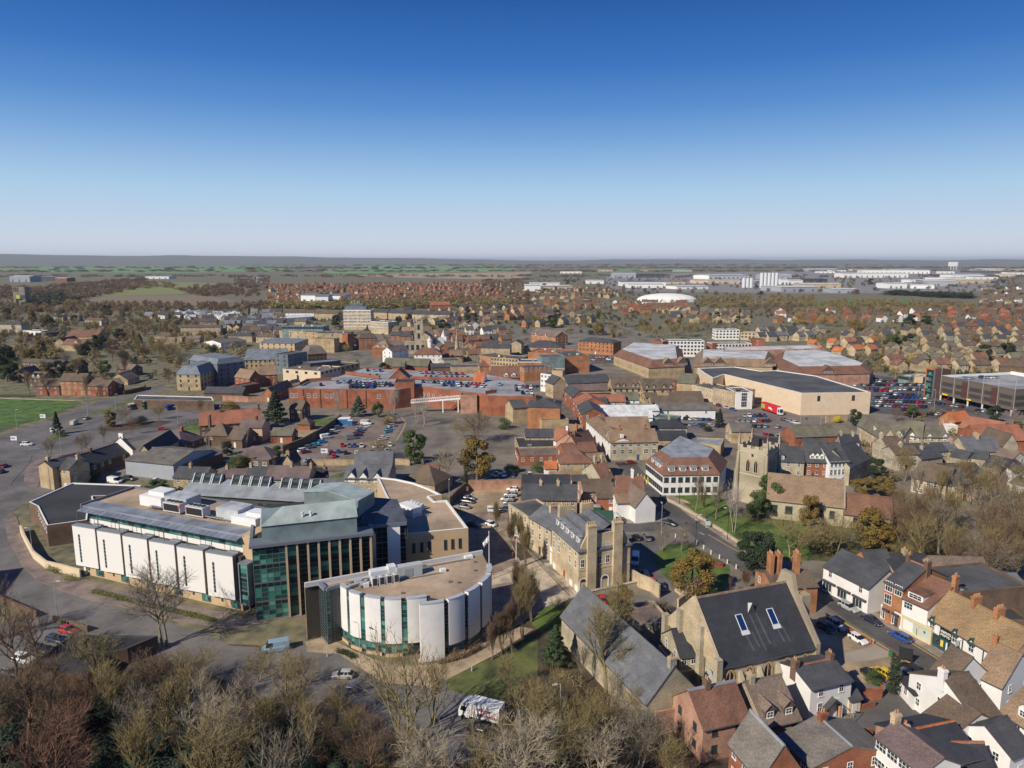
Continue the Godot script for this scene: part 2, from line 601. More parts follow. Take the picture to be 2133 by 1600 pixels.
func grow(t:Mb,w:Mb,p:Vector3,d:Vector3,len:float,r:float,depth:int,spread:float,kids:int,fine:float):
	var pts:=[p]
	var n:=4 if depth<2 else 2
	var q:=p
	var e:=d
	for i in n:
		e=(e+V(rr(-1,1),rr(-.2,.5),rr(-1,1))*.16).normalized()
		var q2:=q+e*len/n
		t.tube(q,q2,r*(1.0 - .72*i/n),r*(1.0 - .72*(i+1)/n),[7,5,3][depth])
		q=q2
		pts.append(q)
	for i in kids:
		var f:=lerpf(.34 if depth==0 else .2,1.0,(i+rng.randf())/kids)
		var k:=mini(int(f*n),n-1)
		var at:Vector3=(pts[k] as Vector3).lerp(pts[k+1],f*n-k)
		var a:=i*2.4+rr(-.5,.5)
		var side:=d.cross(V(cos(a),.13,sin(a))).normalized()
		var nd:=(d*(1.0+.5*f)+side*spread*rr(1.1,1.9)*(1.25 - .6*f)+V(0,.25,0)).normalized()
		if depth<2:
			grow(t,w,at,nd,len*rr(.5,.7)*(1.15 - .35*f),r*.48,depth+1,spread,int(kids*.95),fine)
			continue
		for j in int(2.4*fine+.5):
			var td:=(nd+V(rr(-1,1),rr(-.5,.8),rr(-1,1))*.55).normalized()
			var tl:=rr(.6,1.5)
			var sd:=td.cross(V(rr(-1,1),rr(-1,1),rr(-1,1))).normalized()*.021
			w.tri(at-sd,at+sd,at+td*tl,td.cross(sd).normalized())
			for m in 2:
				var q3:=at+td*tl*rr(.3,.8)
				var td2:=(td+V(rr(-1,1),rr(-.4,.8),rr(-1,1))*.8).normalized()
				var sd2:=td2.cross(V(.3,.7,rr(-1,1))).normalized()*.015
				w.tri(q3-sd2,q3+sd2,q3+td2*tl*.7,td2.cross(sd2).normalized())

func leaves(m:Mb,lumps:Array,count:int,size:float,sd:int,droop:=.0):
	rng.seed=sd
	for i in count:
		var l:Array=lumps[i%lumps.size()]
		var d:=V(rng.randfn(),rng.randfn(),rng.randfn()).normalized()
		var p:Vector3=l[0]+d*l[1]*pow(rng.randf(),.28)*rr(.86,1.07)
		var nn:=(d+V(rr(-1,1),rr(-.3,1),rr(-1,1))*.8).normalized()
		var a:=nn.cross(V(rr(-1,1),.3,rr(-1,1))).normalized()*size*rr(.5,1.2)
		var b:=nn.cross(a).normalized()*size*rr(.4,.9)-V(0,droop*size,0)
		m.tri(p-a,p+a,p+b,nn)
		m.tri(p-a*.6,p-b*.8,p+a*.7,nn)

func lumpy(sd:int,n:int,r:float,low:float,high:float,lump:float)->Array:
	rng.seed=sd
	var out:=[]
	for i in n:
		var y:=rr(low,high)
		var k:=sqrt(maxf(.06,1.0-pow((y-(low+high)*.47)/((high-low)*.62),2)))
		var a:=TAU*(i*.382+rr(-.1,.1))
		var rr:=r*k*rr(.45,.8)
		out.append([V(cos(a)*rr,y,sin(a)*rr),V(lump,lump*.85,lump)*rr(.7,1.25)])
	return out

var species:={}
func make_species():
	for i in 4:
		species["b%d"%i]=bare_tree(11+i,.62,9)
	for i in 3:
		species["r%d"%i]=bare_tree(31+i,.85,9,2,1.4)
		species["t%d"%i]=bare_tree(51+i,.38,9,1,.9)
		species["m%d"%i]=bare_tree(91+i,.5,9,4,1.0)
	for i in 2:
		species["h%d"%i]=bare_tree(71+i,.34,10,3,2.2)
		species["i%d"%i]=bare_tree(111+i,.42,8,3,1.0)
		species["p%d"%i]=bare_tree(131+i,.5,7,1,.5)
	for i in 3:
		var t:=mb()
		t.tube(Vector3.ZERO,V(0,7,0),.28,.1,6)
		var w:=mb()
		leaves(w,lumpy(5+i,26,3.6,2.0,9.2,1.25),7500,.24,6+i)
		species["e%d"%i]=[t,w]
	for i in 2:
		var t:=mb()
		t.tube(Vector3.ZERO,V(0,9.8,0),.25,.03,6)
		var w:=mb()
		rng.seed=40+i
		var l:=[]
		for k in 46:
			var f:=pow(k/46.0,.8)
			var a:=k*2.4
			var rr:=(1.0-f)*2.6*rr(.6,1.0)
			l.append([V(cos(a)*rr,.9+f*8.8,sin(a)*rr),V(.95,.4,.95)*(1.15-f*.8)])
		leaves(w,l,6500,.2,44+i,.5)
		species["c%d"%i]=[t,w]
	var cy:=mb()
	leaves(cy,[[V(0,2,0),V(1.2,2,1.2)],[V(0,4.6,0),V(1.1,2.4,1.1)],[V(0,7.4,0),V(.8,2.4,.8)]],2400,.17,77)
	var ct:=mb()
	ct.tube(Vector3.ZERO,V(0,6,0),.2,.05,5)
	species["k0"]=[ct,cy]
	for i in 3:
		var b:=mb()
		leaves(b,lumpy(200+i,9,3.6,1.5,7,2.6),2600,.28,210+i)
		var bt:=mb()
		bt.tube(Vector3.ZERO,V(0,3,0),.3,.15,5)
		species["u%d"%i]=[bt,b]

func tone(k:String)->StandardMaterial3D:
	var c:Array={"olive":[.24,.19,.085],"grey":[.23,.195,.145],"brown":[.17,.115,.068],"red":[.18,.095,.06],"gold":[.36,.23,.07],"pale":[.33,.28,.2],"silver":[.42,.36,.31],"willow":[.25,.21,.08],
		"green":[.07,.105,.03],"dark":[.028,.045,.022],"yew":[.19,.13,.03],"blue":[.085,.11,.085],"lime":[.13,.15,.03],"yellow":[.62,.5,.03],"bright":[.07,.11,.03],"bark":[.2,.165,.12],"palebark":[.36,.31,.26],"blossom":[.33,.26,.25],"fir":[.045,.075,.03]}[k]
	var m:=mt(c[0],c[1],c[2],.9)
	return m

func tree(sp:String,label:String,x:float,z:float,tall:float,crown_tone:String,group:="",wide:=1.0,turn:=-1.0)->Node3D:
	var key:=sp+crown_tone
	if not cache.has(key):
		var s:Array=species[sp]
		var bark:="palebark" if sp[0]=="i" else "bark"
		var tm:=tone(bark)
		if sp[0] in "brtmp":
			tm=tone(crown_tone)
		cache[key]=[made([s[0],tm]),made([s[1],tone(crown_tone)])]
	var bush:=sp[0]=="u"
	var called:String="shrub" if bush and tall<4.5 else {"e":"evergreen_tree","c":"conifer_tree","k":"conifer_tree","h":"hornbeam_tree","i":"birch_tree"}.get(sp[0],"bare_tree")
	if bush and tall>=4.5:
		called="bushy_tree"
	var t:=thing(called,label,"shrub" if called=="shrub" else "tree",V(x,0,z),turn if turn>=0 else hash1(int(x*7),int(z*5))*TAU,group)
	var k:=tall/(8.6 if bush else (10.4 if sp[0] in "eck" else 11.0))
	var m:Array=cache[key]
	for i in 2:
		var o:=part("trunk" if i==0 else "crown",m[i],t)
		o.scale=V(k*wide,k,k*wide)
	return t

# ---------- cars ----------
func car_shape(style:String)->Array:
	var L:float={"hatch":4.0,"saloon":4.6,"estate":4.7,"suv":4.5,"van":5.2,"small":3.6,"pickup":5.2}[style]
	var H:float={"hatch":1.47,"saloon":1.43,"estate":1.5,"suv":1.68,"van":2.15,"small":1.48,"pickup":2.2}[style]
	var W:float=.86 if style in ["hatch","small"] else (.98 if style in ["van","pickup"] else .91)
	var body:=mb()
	var belt:=H*(.62 if style!="van" and style!="pickup" else .56)
	var n:=L/2
	var st:=[[n,.35,belt*.66,W*.72],[n - .22,.22,belt*.76,W*.93],[n - .9,.2,belt*.92,W],[n-1.25,.2,belt,W],[-n+.7,.2,belt*1.02,W],[-n+.15,.24,belt*.98,W*.94],[-n,.38,belt*.8,W*.8]]
	for i in st.size()-1:
		var a:Array=st[i]
		var b:Array=st[i+1]
		for s in [-1.0,1.0]:
			var mid_a:float=a[1]+(a[2]-a[1])*.7
			var mid_b:float=b[1]+(b[2]-b[1])*.7
			body.poly([V(a[3]*s*.96,a[1],a[0]),V(b[3]*s*.96,b[1],b[0]),V(b[3]*s,mid_b,b[0]),V(a[3]*s,mid_a,a[0])],V(s,0,0))
			body.poly([V(a[3]*s,mid_a,a[0]),V(b[3]*s,mid_b,b[0]),V(b[3]*s*.88,b[2],b[0]),V(a[3]*s*.88,a[2],a[0])],V(s,.6,0))
		body.poly([V(-a[3]*.88,a[2],a[0]),V(a[3]*.88,a[2],a[0]),V(b[3]*.88,b[2],b[0]),V(-b[3]*.88,b[2],b[0])],Vector3.UP)
	for e in [[0,1.0],[st.size()-1,-1.0]]:
		var a:Array=st[e[0]]
		body.poly([V(-a[3],a[1],a[0]),V(a[3],a[1],a[0]),V(a[3]*.88,a[2],a[0]),V(-a[3]*.88,a[2],a[0])],V(0,0,e[1]))
	var cab:Array={"hatch":[n-1.05,n-1.75,-n+.55,-n+.12],"saloon":[n-1.35,n-2.05,-n+1.35,-n+.75],"estate":[n-1.3,n-2.0,-n+.5,-n+.12],"suv":[n-1.2,n-1.85,-n+.45,-n+.12],"van":[n - .75,n-1.35,-n+.1,-n+.02],"small":[n - .8,n-1.45,-n+.5,-n+.1],"pickup":[n - .75,n-1.3,n-2.1,n-2.15]}[style]
	var glass:=mb()
	var wb:=W*.87
	var wt:=W*.68 if style!="van" else W*.84
	var lo:=belt - .02
	var hi:=H - .07
	var P:=[V(wb,lo,cab[0]),V(wt,hi,cab[1]),V(wt,hi,cab[2]),V(wb,lo,cab[3])]
	for s in [-1.0,1.0]:
		var q:=[]
		for p in P:
			q.append(V(p.x*s,p.y,p.z))
		if style=="van":
			var f:float=cab[1] - .75
			glass.poly([q[0],q[1],V(wt*s,hi,f),V(wb*s,lo,f)],V(s,.2,0))
			body.poly([V(wb*s,lo,f),V(wt*s,hi,f),q[2],q[3]],V(s,.2,0))
		else:
			glass.poly(q,V(s,.3,0))
			for f in [[.40,.46],[.70,.75]]:
				var o:=V(.012*s,.006,0)
				body.poly([q[0].lerp(q[3],f[0])+o,q[0].lerp(q[3],f[1])+o,q[1].lerp(q[2],f[1])+o,q[1].lerp(q[2],f[0])+o],V(s,.3,0))
	for e in [[0,1,1.0],[3,2,-1.0]]:
		var a:Vector3=P[e[0]]
		var b:Vector3=P[e[1]]
		var q:=[V(-a.x,a.y,a.z),a,b,V(-b.x,b.y,b.z)]
		if style=="van" and e[2]<0:
			body.poly(q,V(0,.2,e[2]))
		else:
			glass.poly(q,V(0,.5,e[2]))
	body.poly([V(-wt,H - .06,cab[1]+.04),V(wt,H - .06,cab[1]+.04),V(wt*.9,H,cab[1] - .25),V(-wt*.9,H,cab[1] - .25)],Vector3.UP)
	body.poly([V(-wt*.9,H,cab[1] - .25),V(wt*.9,H,cab[1] - .25),V(wt*.9,H,cab[2]+.2),V(-wt*.9,H,cab[2]+.2)],Vector3.UP)
	body.poly([V(-wt*.9,H,cab[2]+.2),V(wt*.9,H,cab[2]+.2),V(wt,H - .06,cab[2] - .04),V(-wt,H - .06,cab[2] - .04)],Vector3.UP)
	for s in [-1.0,1.0]:
		body.poly([V(wt*s,H - .07,cab[1]+.04),V(wt*.9*s,H,cab[1] - .25),V(wt*.9*s,H,cab[2]+.2),V(wt*s,H - .07,cab[2] - .04)],V(s,1,0))
	if style=="pickup":
		body.box(V(-W,.75,-n),V(W,.95,cab[3] - .1),true)
		for s in [-1.0,1.0]:
			for i in 8:
				body.bar(V(W*s,.9,-n+.06+i*.38),V(W*s,2.1,-n+.06+i*.38),.06)
			body.bar(V(W*s,2.1,-n),V(W*s,2.1,cab[3] - .1),.1)
		for i in 6:
			body.bar(V(-W+i*.39,.9,-n),V(-W+i*.39,2.1,-n),.06)
	var wheel:=mb()
	var rim:=mb()
	wheel.tube(V(-.11,0,0),V(.11,0,0),.33,.33,12,true)
	wheel.tube(V(.11,0,0),V(-.11,0,0),.33,.33,12,true)
	for s in [-1.0,1.0]:
		rim.tube(V(.10*s,0,0),V(.125*s,0,0),.21,.19,8,true)
	return [body,glass,wheel,rim,n,W,belt]

func car_parts(style:String)->Array:
	if not cache.has("car "+style):
		var s:=car_shape(style)
		var far:=mb()
		for x in [-1.0,1.0]:
			for z in [s[4] - .82,-s[4]+.82]:
				far.tube(V(x*(s[5] - .2),.33,z),V(x*(s[5]+.01),.33,z),.33,.33,8,true)
		var gm:=mt(.02,.024,.03,.05)
		var rubber:=mt(.02,.02,.02,.8)
		cache["car "+style]=[made([s[0],mt(.5)]),made([s[1],gm]),made([s[2],rubber,s[3],mt(.45,.45,.46,.3,.8)]),s,made([far,rubber,s[1],gm])]
	return cache["car "+style]

func paint(c:String)->StandardMaterial3D:
	var k:Array={"white":[.75,.75,.74],"silver":[.38,.39,.40],"grey":[.15,.155,.165],"black":[.012,.012,.014],"dark blue":[.012,.022,.06],"blue":[.02,.07,.30],"bright blue":[.02,.25,.60],"teal":[.02,.33,.42],"red":[.45,.015,.02],"dark red":[.16,.01,.02],"orange":[.65,.10,.03],"yellow":[.8,.5,.01],"green":[.03,.13,.05],"cream":[.6,.55,.42],"light blue":[.25,.38,.5]}[c]
	var m:=mt(k[0],k[1],k[2],.28)
	m.clearcoat_enabled=true
	m.clearcoat=.6
	return m

func car(code:String,colour:String,label:String,x:float,z:float,yaw:float,near:=true,group:="",y:=.0):
	var style:String={"h":"hatch","s":"saloon","e":"estate","u":"suv","v":"van","m":"small","p":"pickup"}[code]
	var p:=car_parts(style)
	var called:String={"van":"parked_van","pickup":"cage_truck"}.get(style,"parked_car")
	var t:=thing(called,label,"van" if style=="van" else ("truck" if style=="pickup" else "car"),V(x,y,z),deg_to_rad(yaw),group)
	part("body",p[0],t).material_override=paint(colour)
	if not near:
		part("glass",p[4],t)
		return
	part("glass",p[1],t)
	var s:Array=p[3]
	for i in 4:
		part("wheel",p[2],t,V((s[5] - .1)*(1 if i%2 else -1),.33,(s[4] - .82)*(1 if i<2 else -1)))
	if not cache.has("lamp"):
		var a:=mb()
		a.cbox(Vector3.ZERO,V(.36,.14,.1))
		cache.lamp=[made([a,mt(.8,.8,.78,.15)]),made([a,mt(.4,.01,.01,.2)])]
		var b:=mb()
		b.cbox(Vector3.ZERO,V(.5,.12,.03))
		cache.plate=[made([b,mt(.75,.75,.72)]),made([b,mt(.75,.55,.03)])]
	for x2 in [-1,1]:
		part("headlight",cache.lamp[0],t,V(x2*s[5]*.68,s[6]*.6,s[4] - .1))
		part("tail_light",cache.lamp[1],t,V(x2*s[5]*.72,s[6]*.78,-s[4]+.06))
	part("number_plate",cache.plate[0],t,V(0,.42,s[4]+.01))
	part("number_plate",cache.plate[1],t,V(0,.55,-s[4] - .005))
	if not cache.has("mirror"):
		var b:=mb()
		b.cbox(Vector3.ZERO,V(.2,.14,.1))
		cache.mirror=made([b,mt(.03)])
	for x2 in [-1,1]:
		part("wing_mirror",cache.mirror,t,V(x2*(s[5]+.06),s[6]+.06,s[4]-1.45))

func cr(place:String,y:float,list:Array):
	for i in list.size():
		var c:Array=list[i]
		var word:String={"h":"hatchback","e":"estate car","u":"tall car","m":"small car","s":"saloon","v":"van"}[c[0]]
		var where:String="leftmost in" if i==0 else ("rightmost in" if i==list.size()-1 else "between %s and %s cars in"%[list[i-1][1],list[i+1][1]])
		if list.size()==1:
			where="alone in"
		car(c[0],c[1],"%s %s %s %s"%[c[1],word,where,place],c[2],c[3],c[4],false,"cars parked in "+place,y)

func bw(where:String,group:String,list:Array):
	for c in list:
		var word:String={"b":"bare tree","m":"many-stemmed bare tree","t":"tall narrow bare tree","r":"spreading bare tree","e":"evergreen understorey tree"}[c[0][0]]
		var shade:String={"olive":"lichen-yellow","red":"reddish"}.get(c[1],c[1])
		tree(c[0],"%s %s %s"%[shade,word,where],c[2],c[3],c[4],c[1],group,.95+.3*hash1(int(c[2]*3),int(c[3]*3))+(.3 if c[0][0]=="e" else .0))

# ---------- the civic offices ----------
func pg(p:Node,a:Vector3,b:Vector3,y0:float,y1:float,cols:int,rows:int,shade:=0,storey:=3):
	var d:=b-a
	var w:=d.length()/cols
	var h:=(y1-y0)/rows
	var yaw:=atan2(-d.z,d.x)
	var key:="pane %.2f %.2f"%[w,h]
	if not cache.has(key):
		var m:=mb()
		m.box(V(-w/2+.05,.05,-.05),V(w/2 - .05,h - .05,.03))
		cache[key]=made([m,mt(.1)])
	for r in rows:
		for c in cols:
			var q:=part("pane",cache[key],p,a.lerp(b,(c+.5)/cols)+V(0,y0+r*h,0),yaw)
			var f:=hash1(c+int(a.x*9),r,shade)
			var top:=r%storey==storey-1
			if shade==2 or top and f<.9:
				q.material_override=glassy(.006,.022,.024)
			elif f<.48:
				q.material_override=glassy(.012,.06,.055)
			elif f<.86:
				q.material_override=glassy(.04,.19,.16)
			else:
				q.material_override=glassy(.10,.30,.24)
	var g:=mb()
	for r in rows+1:
		var thick:=.16 if r%storey==0 else .04
		g.box(V(0,y0+r*h-thick,-.08),V(d.length(),y0+r*h+thick,.08),true)
	for c in cols+1:
		g.box(V(c*w - .045,y0,-.08),V(c*w+.045,y1,.075),true)
	part("mullions",made([g,mt(.12,.13,.14,.5)]),p,a,yaw)

func bx(p:Node,called:String,m:Material,list:Array):
	for b in list:
		var k:=mb()
		k.box(b[0],b[1],true)
		part(called,made([k,m]),p)

func civic_wing():
	var L:=49.92
	var t:=thing("council_offices_wing","white-panelled office wing with green glazing strip and gravel roof beside the curved road","office building",V(-104.73,0,-163.34),-.3929)
	var b:=mb()
	b.box(V(2.2,0,-17),V(L,2.8,-1.1))
	part("ground_storey",made([b,wall("tan")]),t)
	var c:=mb()
	c.box(V(0,2.8,-17),V(L,12.2,-1.4),true)
	part("core",made([c,mt(.05,.055,.06)]),t)
	var pw:=L/6
	for i in 6:
		var m:=mb()
		m.box(V(0,0,-1.5),V(pw-1.15,9.9,0),true)
		var q:=part("white_panel",made([m,mat("panel",.74,.73,.71,.8)]),t,V(i*pw,2.7,.15),deg_to_rad(3.0))
		bx(q,"reveal",mp(.2,.16,.12),[[V(pw-1.16,0,-1.5),V(pw-1.1,9.9,-.12)]])
		var k:=mb()
		k.box(V(-.06,9.9,-1.56),V(pw-1.09,10.12,.06),true)
		k.box(V(pw*.55,9.9,-2.4),V(pw-1.0,10.3,-1.56),true)
		part("coping",made([k,mt(.25,.27,.31,.5)]),q)
		var s:=mb()
		for j in 8:
			s.box(V(pw*.2,1.0+j*.88,-.02),V(pw*.2+.55,1.8+j*.88,.03))
		part("slit_window",made([s,glassy(.02,.05,.055)]),q)
		pg(t,V(i*pw+5.2,0,-1.05),V(i*pw+7.6,0,-1.05),.5,2.6,3,2,0,9)
		bx(t,"slit_window",glassy(.02,.05,.055),[[V(i*pw+2.4,1.2,-1.12),V(i*pw+2.9,2.5,-1.04)]])
	bx(t,"pillar",wall("white"),[[V(1.2,0,-1.5),V(1.9,2.8,-.8)]])
	bx(t,"top_storey",wall("white"),[[V(1.5,12.2,-15),V(L - .5,13.4,-3.4)],[V(1.5,13.4,-15),V(L - .5,16.4,-3.7)]])
	pg(t,V(1.6,0,-3.5),V(L - .6,0,-3.5),13.4,15.5,26,1,1,9)
	bx(t,"roof_edge",mat("seam",.26,.29,.34,.5),[[V(.4,16.4,-6.2),V(L+.3,16.8,-2.6)]])
	var rg:=mb()
	rg.box(V(.4,16.5,-17.2),V(L+8,16.62,-6.2))
	part("gravel_roof",made([rg,roof("gravelroof")]),t)
	bx(t,"roof_edge",mt(.16,.17,.19,.5),[[V(0,16.1,-17.6),V(L+8,17.2,-17.2)],[V(0,16.1,-17.2),V(.4,17.2,-2.4)]])
	var uw:=(L-1)/7
	for i in 7:
		for j in 4:
			var s:=mb()
			s.box(V(0,0,-.85),V(uw/4 - .1,.07,.85),true)
			var o:=part("shade_panel",made([s,mat("seam",.22,.25,.31,.45)]),t,V(.6+i*uw+j*uw/4,16.15,-1.75))
			o.rotation.x=.22
		var p:=mb()
		p.bar(V(.6+i*uw,12.2,-.9),V(.6+i*uw,16,-.9),.13)
		p.bar(V(.6+i*uw+uw/2,12.2,-2.6),V(.6+i*uw+uw/2,16.4,-2.6),.09)
		p.bar(V(.6+i*uw,16.45,-2.6),V(.6+i*uw,15.9,-.75),.12)
		part("post",made([p,mt(.12,.14,.18,.5)]),t)
	bx(t,"bay_frame",mt(.17,.19,.23,.5),[[V(L+.2,2.2,-3),V(L+.45,11.2,-.2)],[V(L+2.5,2.2,-3),V(L+2.75,11.2,-.2)],[V(L+.2,11.2,-3),V(L+2.75,11.5,-.2)],[V(L+.2,2,-3),V(L+2.75,2.2,-.2)],[V(L+2.6,0,-.5),V(L+2.75,2.2,-.3)]])
	pg(t,V(L+.45,0,-.6),V(L+2.5,0,-.6),2.2,11.2,1,9)
	bx(t,"end_wall",wall("tan"),[[V(L - .4,11.5,-8),V(L+2.2,16.9,-2.6)]])
	var before:=t.get_child_count()
	var white:=mp(.72,.73,.73)
	var pale:=mat("seam",.50,.53,.55,.6)
	bx(t,"plant_room",white,[[V(12.5,15.1,-12.5),V(19.5,17.6,-8.6)],[V(14,17.6,-13.5),V(19,18.5,-10)]])
	bx(t,"plant_room",pale,[[V(19.5,15.1,-14),V(26.5,18.0,-9.5)],[V(36.5,15.1,-13.5),V(43,17.8,-8.6)]])
	bx(t,"plant_room",white,[[V(42,15.1,-12.5),V(49,17.0,-7.4)],[V(45,17,-12),V(51,17.7,-9)]])
	for x in [22.0,29.0]:
		var u:=mb()
		u.box(V(x,15.5,-9.2),V(x+5.2,17.7,-6.9),true)
		var ch:=part("chiller",made([u,mp(.55,.56,.57,.4)]),t)
		bx(ch,"grille",mt(.012,.012,.014,.7),[[V(x+.25,15.8,-6.89),V(x+4.95,17.4,-6.84)]])
		for k in 4:
			var f:=mb()
			f.tube(V(x+.8+k*1.2,17.7,-8.05),V(x+.8+k*1.2,17.95,-8.05),.5,.5,12,true)
			part("fan",made([f,mt(.03,.03,.03)]),ch)
		bx(ch,"sticker",mt(.7,.05,.04),[[V(x+(4.75 if x<25 else .0),16.8,-6.86),V(x+(5.15 if x<25 else .4),17.3,-6.82)]])
	var pipes:=mb()
	for k in 9:
		var x:=17.0+k*.55 if k<5 else 31.0+k*.9
		pipes.tube(V(x,15.6,-8.4),V(x+1.2,15.6,-7.2),.14,.14,6)
		pipes.tube(V(x,15.1,-7.6),V(x,15.9,-7.6),.1,.1,6)
	pipes.tube(V(34,15.7,-7.5),V(42,15.7,-7.5),.16,.16,6)
	pipes.tube(V(17,15.7,-8),V(22,15.7,-8),.16,.16,6)
	part("pipework",made([pipes,mt(.22,.23,.24,.5)]),t)
	for i in range(before,t.get_child_count()):
		(t.get_child(i) as Node3D).position.y=1.5

func civic_centre():
	var L:=24.35
	var t:=thing("council_offices_glass_block","green glass office block with tall buff stone fins and metal rooftop storey","office building",V(-53.76,0,-141.08),.3074)
	bx(t,"core",mt(.03,.035,.04),[[V(0,0,-26),V(L,16.5,-.5)]])
	bx(t,"roof_edge",mt(.14,.155,.19,.5),[[V(-.6,16.4,-3.2),V(L+.4,17,1.1)],[V(-.6,16.4,-24),V(0,17.2,-3.2)]])
	var g:=L*.265
	pg(t,V(0,0,0),V(g,0,0),0,16.5,5,16,0,4)
	pg(t,V(0,0,-4),V(0,0,0),0,16.5,3,16,1,4)
	var n:=8
	var bw:=(L-g - .4)/n
	for i in n:
		var x:=g+.2+i*bw
		pg(t,V(x+.3,0,-.25),V(x+bw - .2,0,-.25),0,16.5,1,16,2 if i in [1,6,7] else 0,4)
	bx(t,"floor_band",mt(.02,.02,.022),[[V(g,3.9,-.3),V(L,4.4,-.1)],[V(g,8,-.3),V(L,8.6,-.1)],[V(g,12.2,-.3),V(L,12.7,-.1)]])
	for i in n+1:
		var x:=g+i*bw
		bx(t,"stone_fin",mp(.47,.36,.245),[[V(x,0,-.4),V(x+.42,16.4,.75)]])
	bx(t,"end_wall",wall("tan"),[[V(L - .1,0,-6),V(L+.9,16.4,.3)]])
	var e:=17.61
	var m:=mb()
	m.sweep(PA([U(-8,0),U(0,0),U(0,4.2),U(-4.6,6.3),U(-8,4.8)]),-1.8,e,true)
	var q:=part("plant_storey",made([m,mat("seam",.20,.265,.275,.55)]),t,V(3.8,16.5,-.22),deg_to_rad(-.27))
	var r:=mb()
	r.poly([V(-2.1,4.1,.3),V(e+.2,4.1,.3),V(e+.2,6.42,-4.6),V(2.6,6.42,-4.6)],V(0,1,1))
	r.poly([V(e+.2,6.42,-4.6),V(2.6,6.42,-4.6),V(-2.1,4.1,-8.4),V(e+.2,4.9,-8.4)],V(0,1,-1))
	r.poly([V(-2.1,4.1,.3),V(2.6,6.42,-4.6),V(-2.1,4.1,-8.4)],V(-1,1,0))
	part("metal_roof",made([r,mat("seam",.40,.47,.45,.5)]),q)
	for k in [6.5,8.2]:
		var v:=mb()
		v.tube(V(k,4.8,-1.2),V(k,5.7,-1.2),.22,.22,8,true)
		v.tube(V(k,5.7,-1.2),V(k,5.9,-1.2),.4,.3,8,true)
		part("flue",made([v,mt(.62,.64,.62)]),q)
	var w2:=6.85
	var b2:=mb()
	b2.sweep(PA([U(-15,0),U(0,0),U(0,4.3),U(-8,5.6),U(-15,4.5)]),0,w2,true)
	var q2:=part("plant_storey",made([b2,mat("seam",.20,.265,.275,.55)]),t,V(22.65,16.5,-9.67),deg_to_rad(50.72))
	var r2:=mb()
	r2.sweep(PA([U(.2,4.35),U(-8,5.66),U(-15.2,4.55),U(-15.2,4.7),U(-8,5.85),U(.2,4.5)]),-.2,w2+.2,true)
	part("metal_roof",made([r2,mat("seam",.40,.47,.45,.5)]),q2)

func civic_link():
	var L:=7.5
	var t:=thing("council_offices_link_block","dark glazed link with tall white panel between glass block and buff wing","office building",V(-31.59,0,-154.44),.2678)
	bx(t,"core",mt(.03,.035,.04),[[V(-1,0,-14),V(L,15.8,-.4)]])
	bx(t,"cornice",mt(.15,.17,.21,.5),[[V(-1.5,15.5,-1),V(L+.3,16.3,.6)]])
	pg(t,V(0,0,-.2),V(L*.44,0,-.2),0,15.5,3,12,2)
	pg(t,V(L*.84,0,-.2),V(L,0,-.2),0,15.5,1,14,2)
	bx(t,"white_panel",mat("panel",.8,.79,.77),[[V(L*.45,1,-.3),V(L*.83,15.5,.4)]])
	var r:=mb()
	r.poly([V(-2.5,16.35,.2),V(L+.4,16.35,.2),V(L - .5,17.9,-11),V(-1,18.7,-13)],Vector3.UP)
	r.poly([V(L+.4,16.35,.2),V(L - .5,17.9,-11),V(L - .5,12,-11),V(L+.4,12,.2)],Vector3.RIGHT)
	part("sloping_roof",made([r,mat("slate",.10,.11,.14,.6)]),t)

func civic_rear():
	var t:=block("council_offices_buff_wing","buff office wing with gravel roof, white curved parapet and six narrow dark windows",[U(-24.88,-159.27),U(-10.44,-163.26),U(-17.37,-183.64),U(-20.47,-182.83),U(-22.44,-186.96),U(-19.13,-188.03),U(-23.19,-193.51),U(-28.12,-198.71),U(-33.75,-202.33),U(-39.84,-204.43),U(-34.57,-188.03),U(-28.54,-171.4)],12.0,"tan","gravelroof",{"cap":"white","inset": .55,"cat":"office building"})
	var o:=V(t.position.x,0,t.position.z)
	var a:=V(-24.88,0,-159.27)-o
	var b:=V(-10.44,0,-163.26)-o
	var yaw:=atan2(-(b-a).z,(b-a).x)
	for f in [.13,.255,.375,.63,.745,.865]:
		aw(t,a.lerp(b,f)+V(0,7.2,0),yaw,.75,2.4,"dark",true)
	var steel:=mp(.55,.57,.58)
	var p:=V(-23.08,0,-170.51)-o
	var n:=Node3D.new()
	n.name="rooftop_plant"
	n.position=p
	n.rotation.y=yaw+.5
	t.add_child(n)
	bx(n,"plant_unit",mp(.7,.71,.72),[[V(-1.2,11.7,-7),V(1.6,14.2,-1)],[V(-4,11.7,-9),V(-1.6,13.8,-4)]])
	bx(n,"plant_unit",mp(.2,.21,.22),[[V(2.2,11.7,-5.5),V(3.6,13.2,-4)]])
	for k in 4:
		bx(n,"condenser",steel,[[V(3.9,11.7,-9+k*1.3),V(4.6,13.3,-8+k*1.3)]])
	var s:=mb()
	for k in 8:
		s.bar(V(-1.5+k*.6,11.7,.2),V(-1.5+k*.6,13.4-k*.15,.2),.06)
	s.bar(V(-1.5,13.4,.2),V(3,12.2,.2),.08)
	s.bar(V(-1.5,12.5,.2),V(3,11.8,.2),.08)
	for k in 10:
		s.bar(V(-5+k*.5,11.8,-13),V(-5+k*.5,11.8,-10),.1)
	part("railing",made([s,mt(.2,.21,.23,.5)]),n)

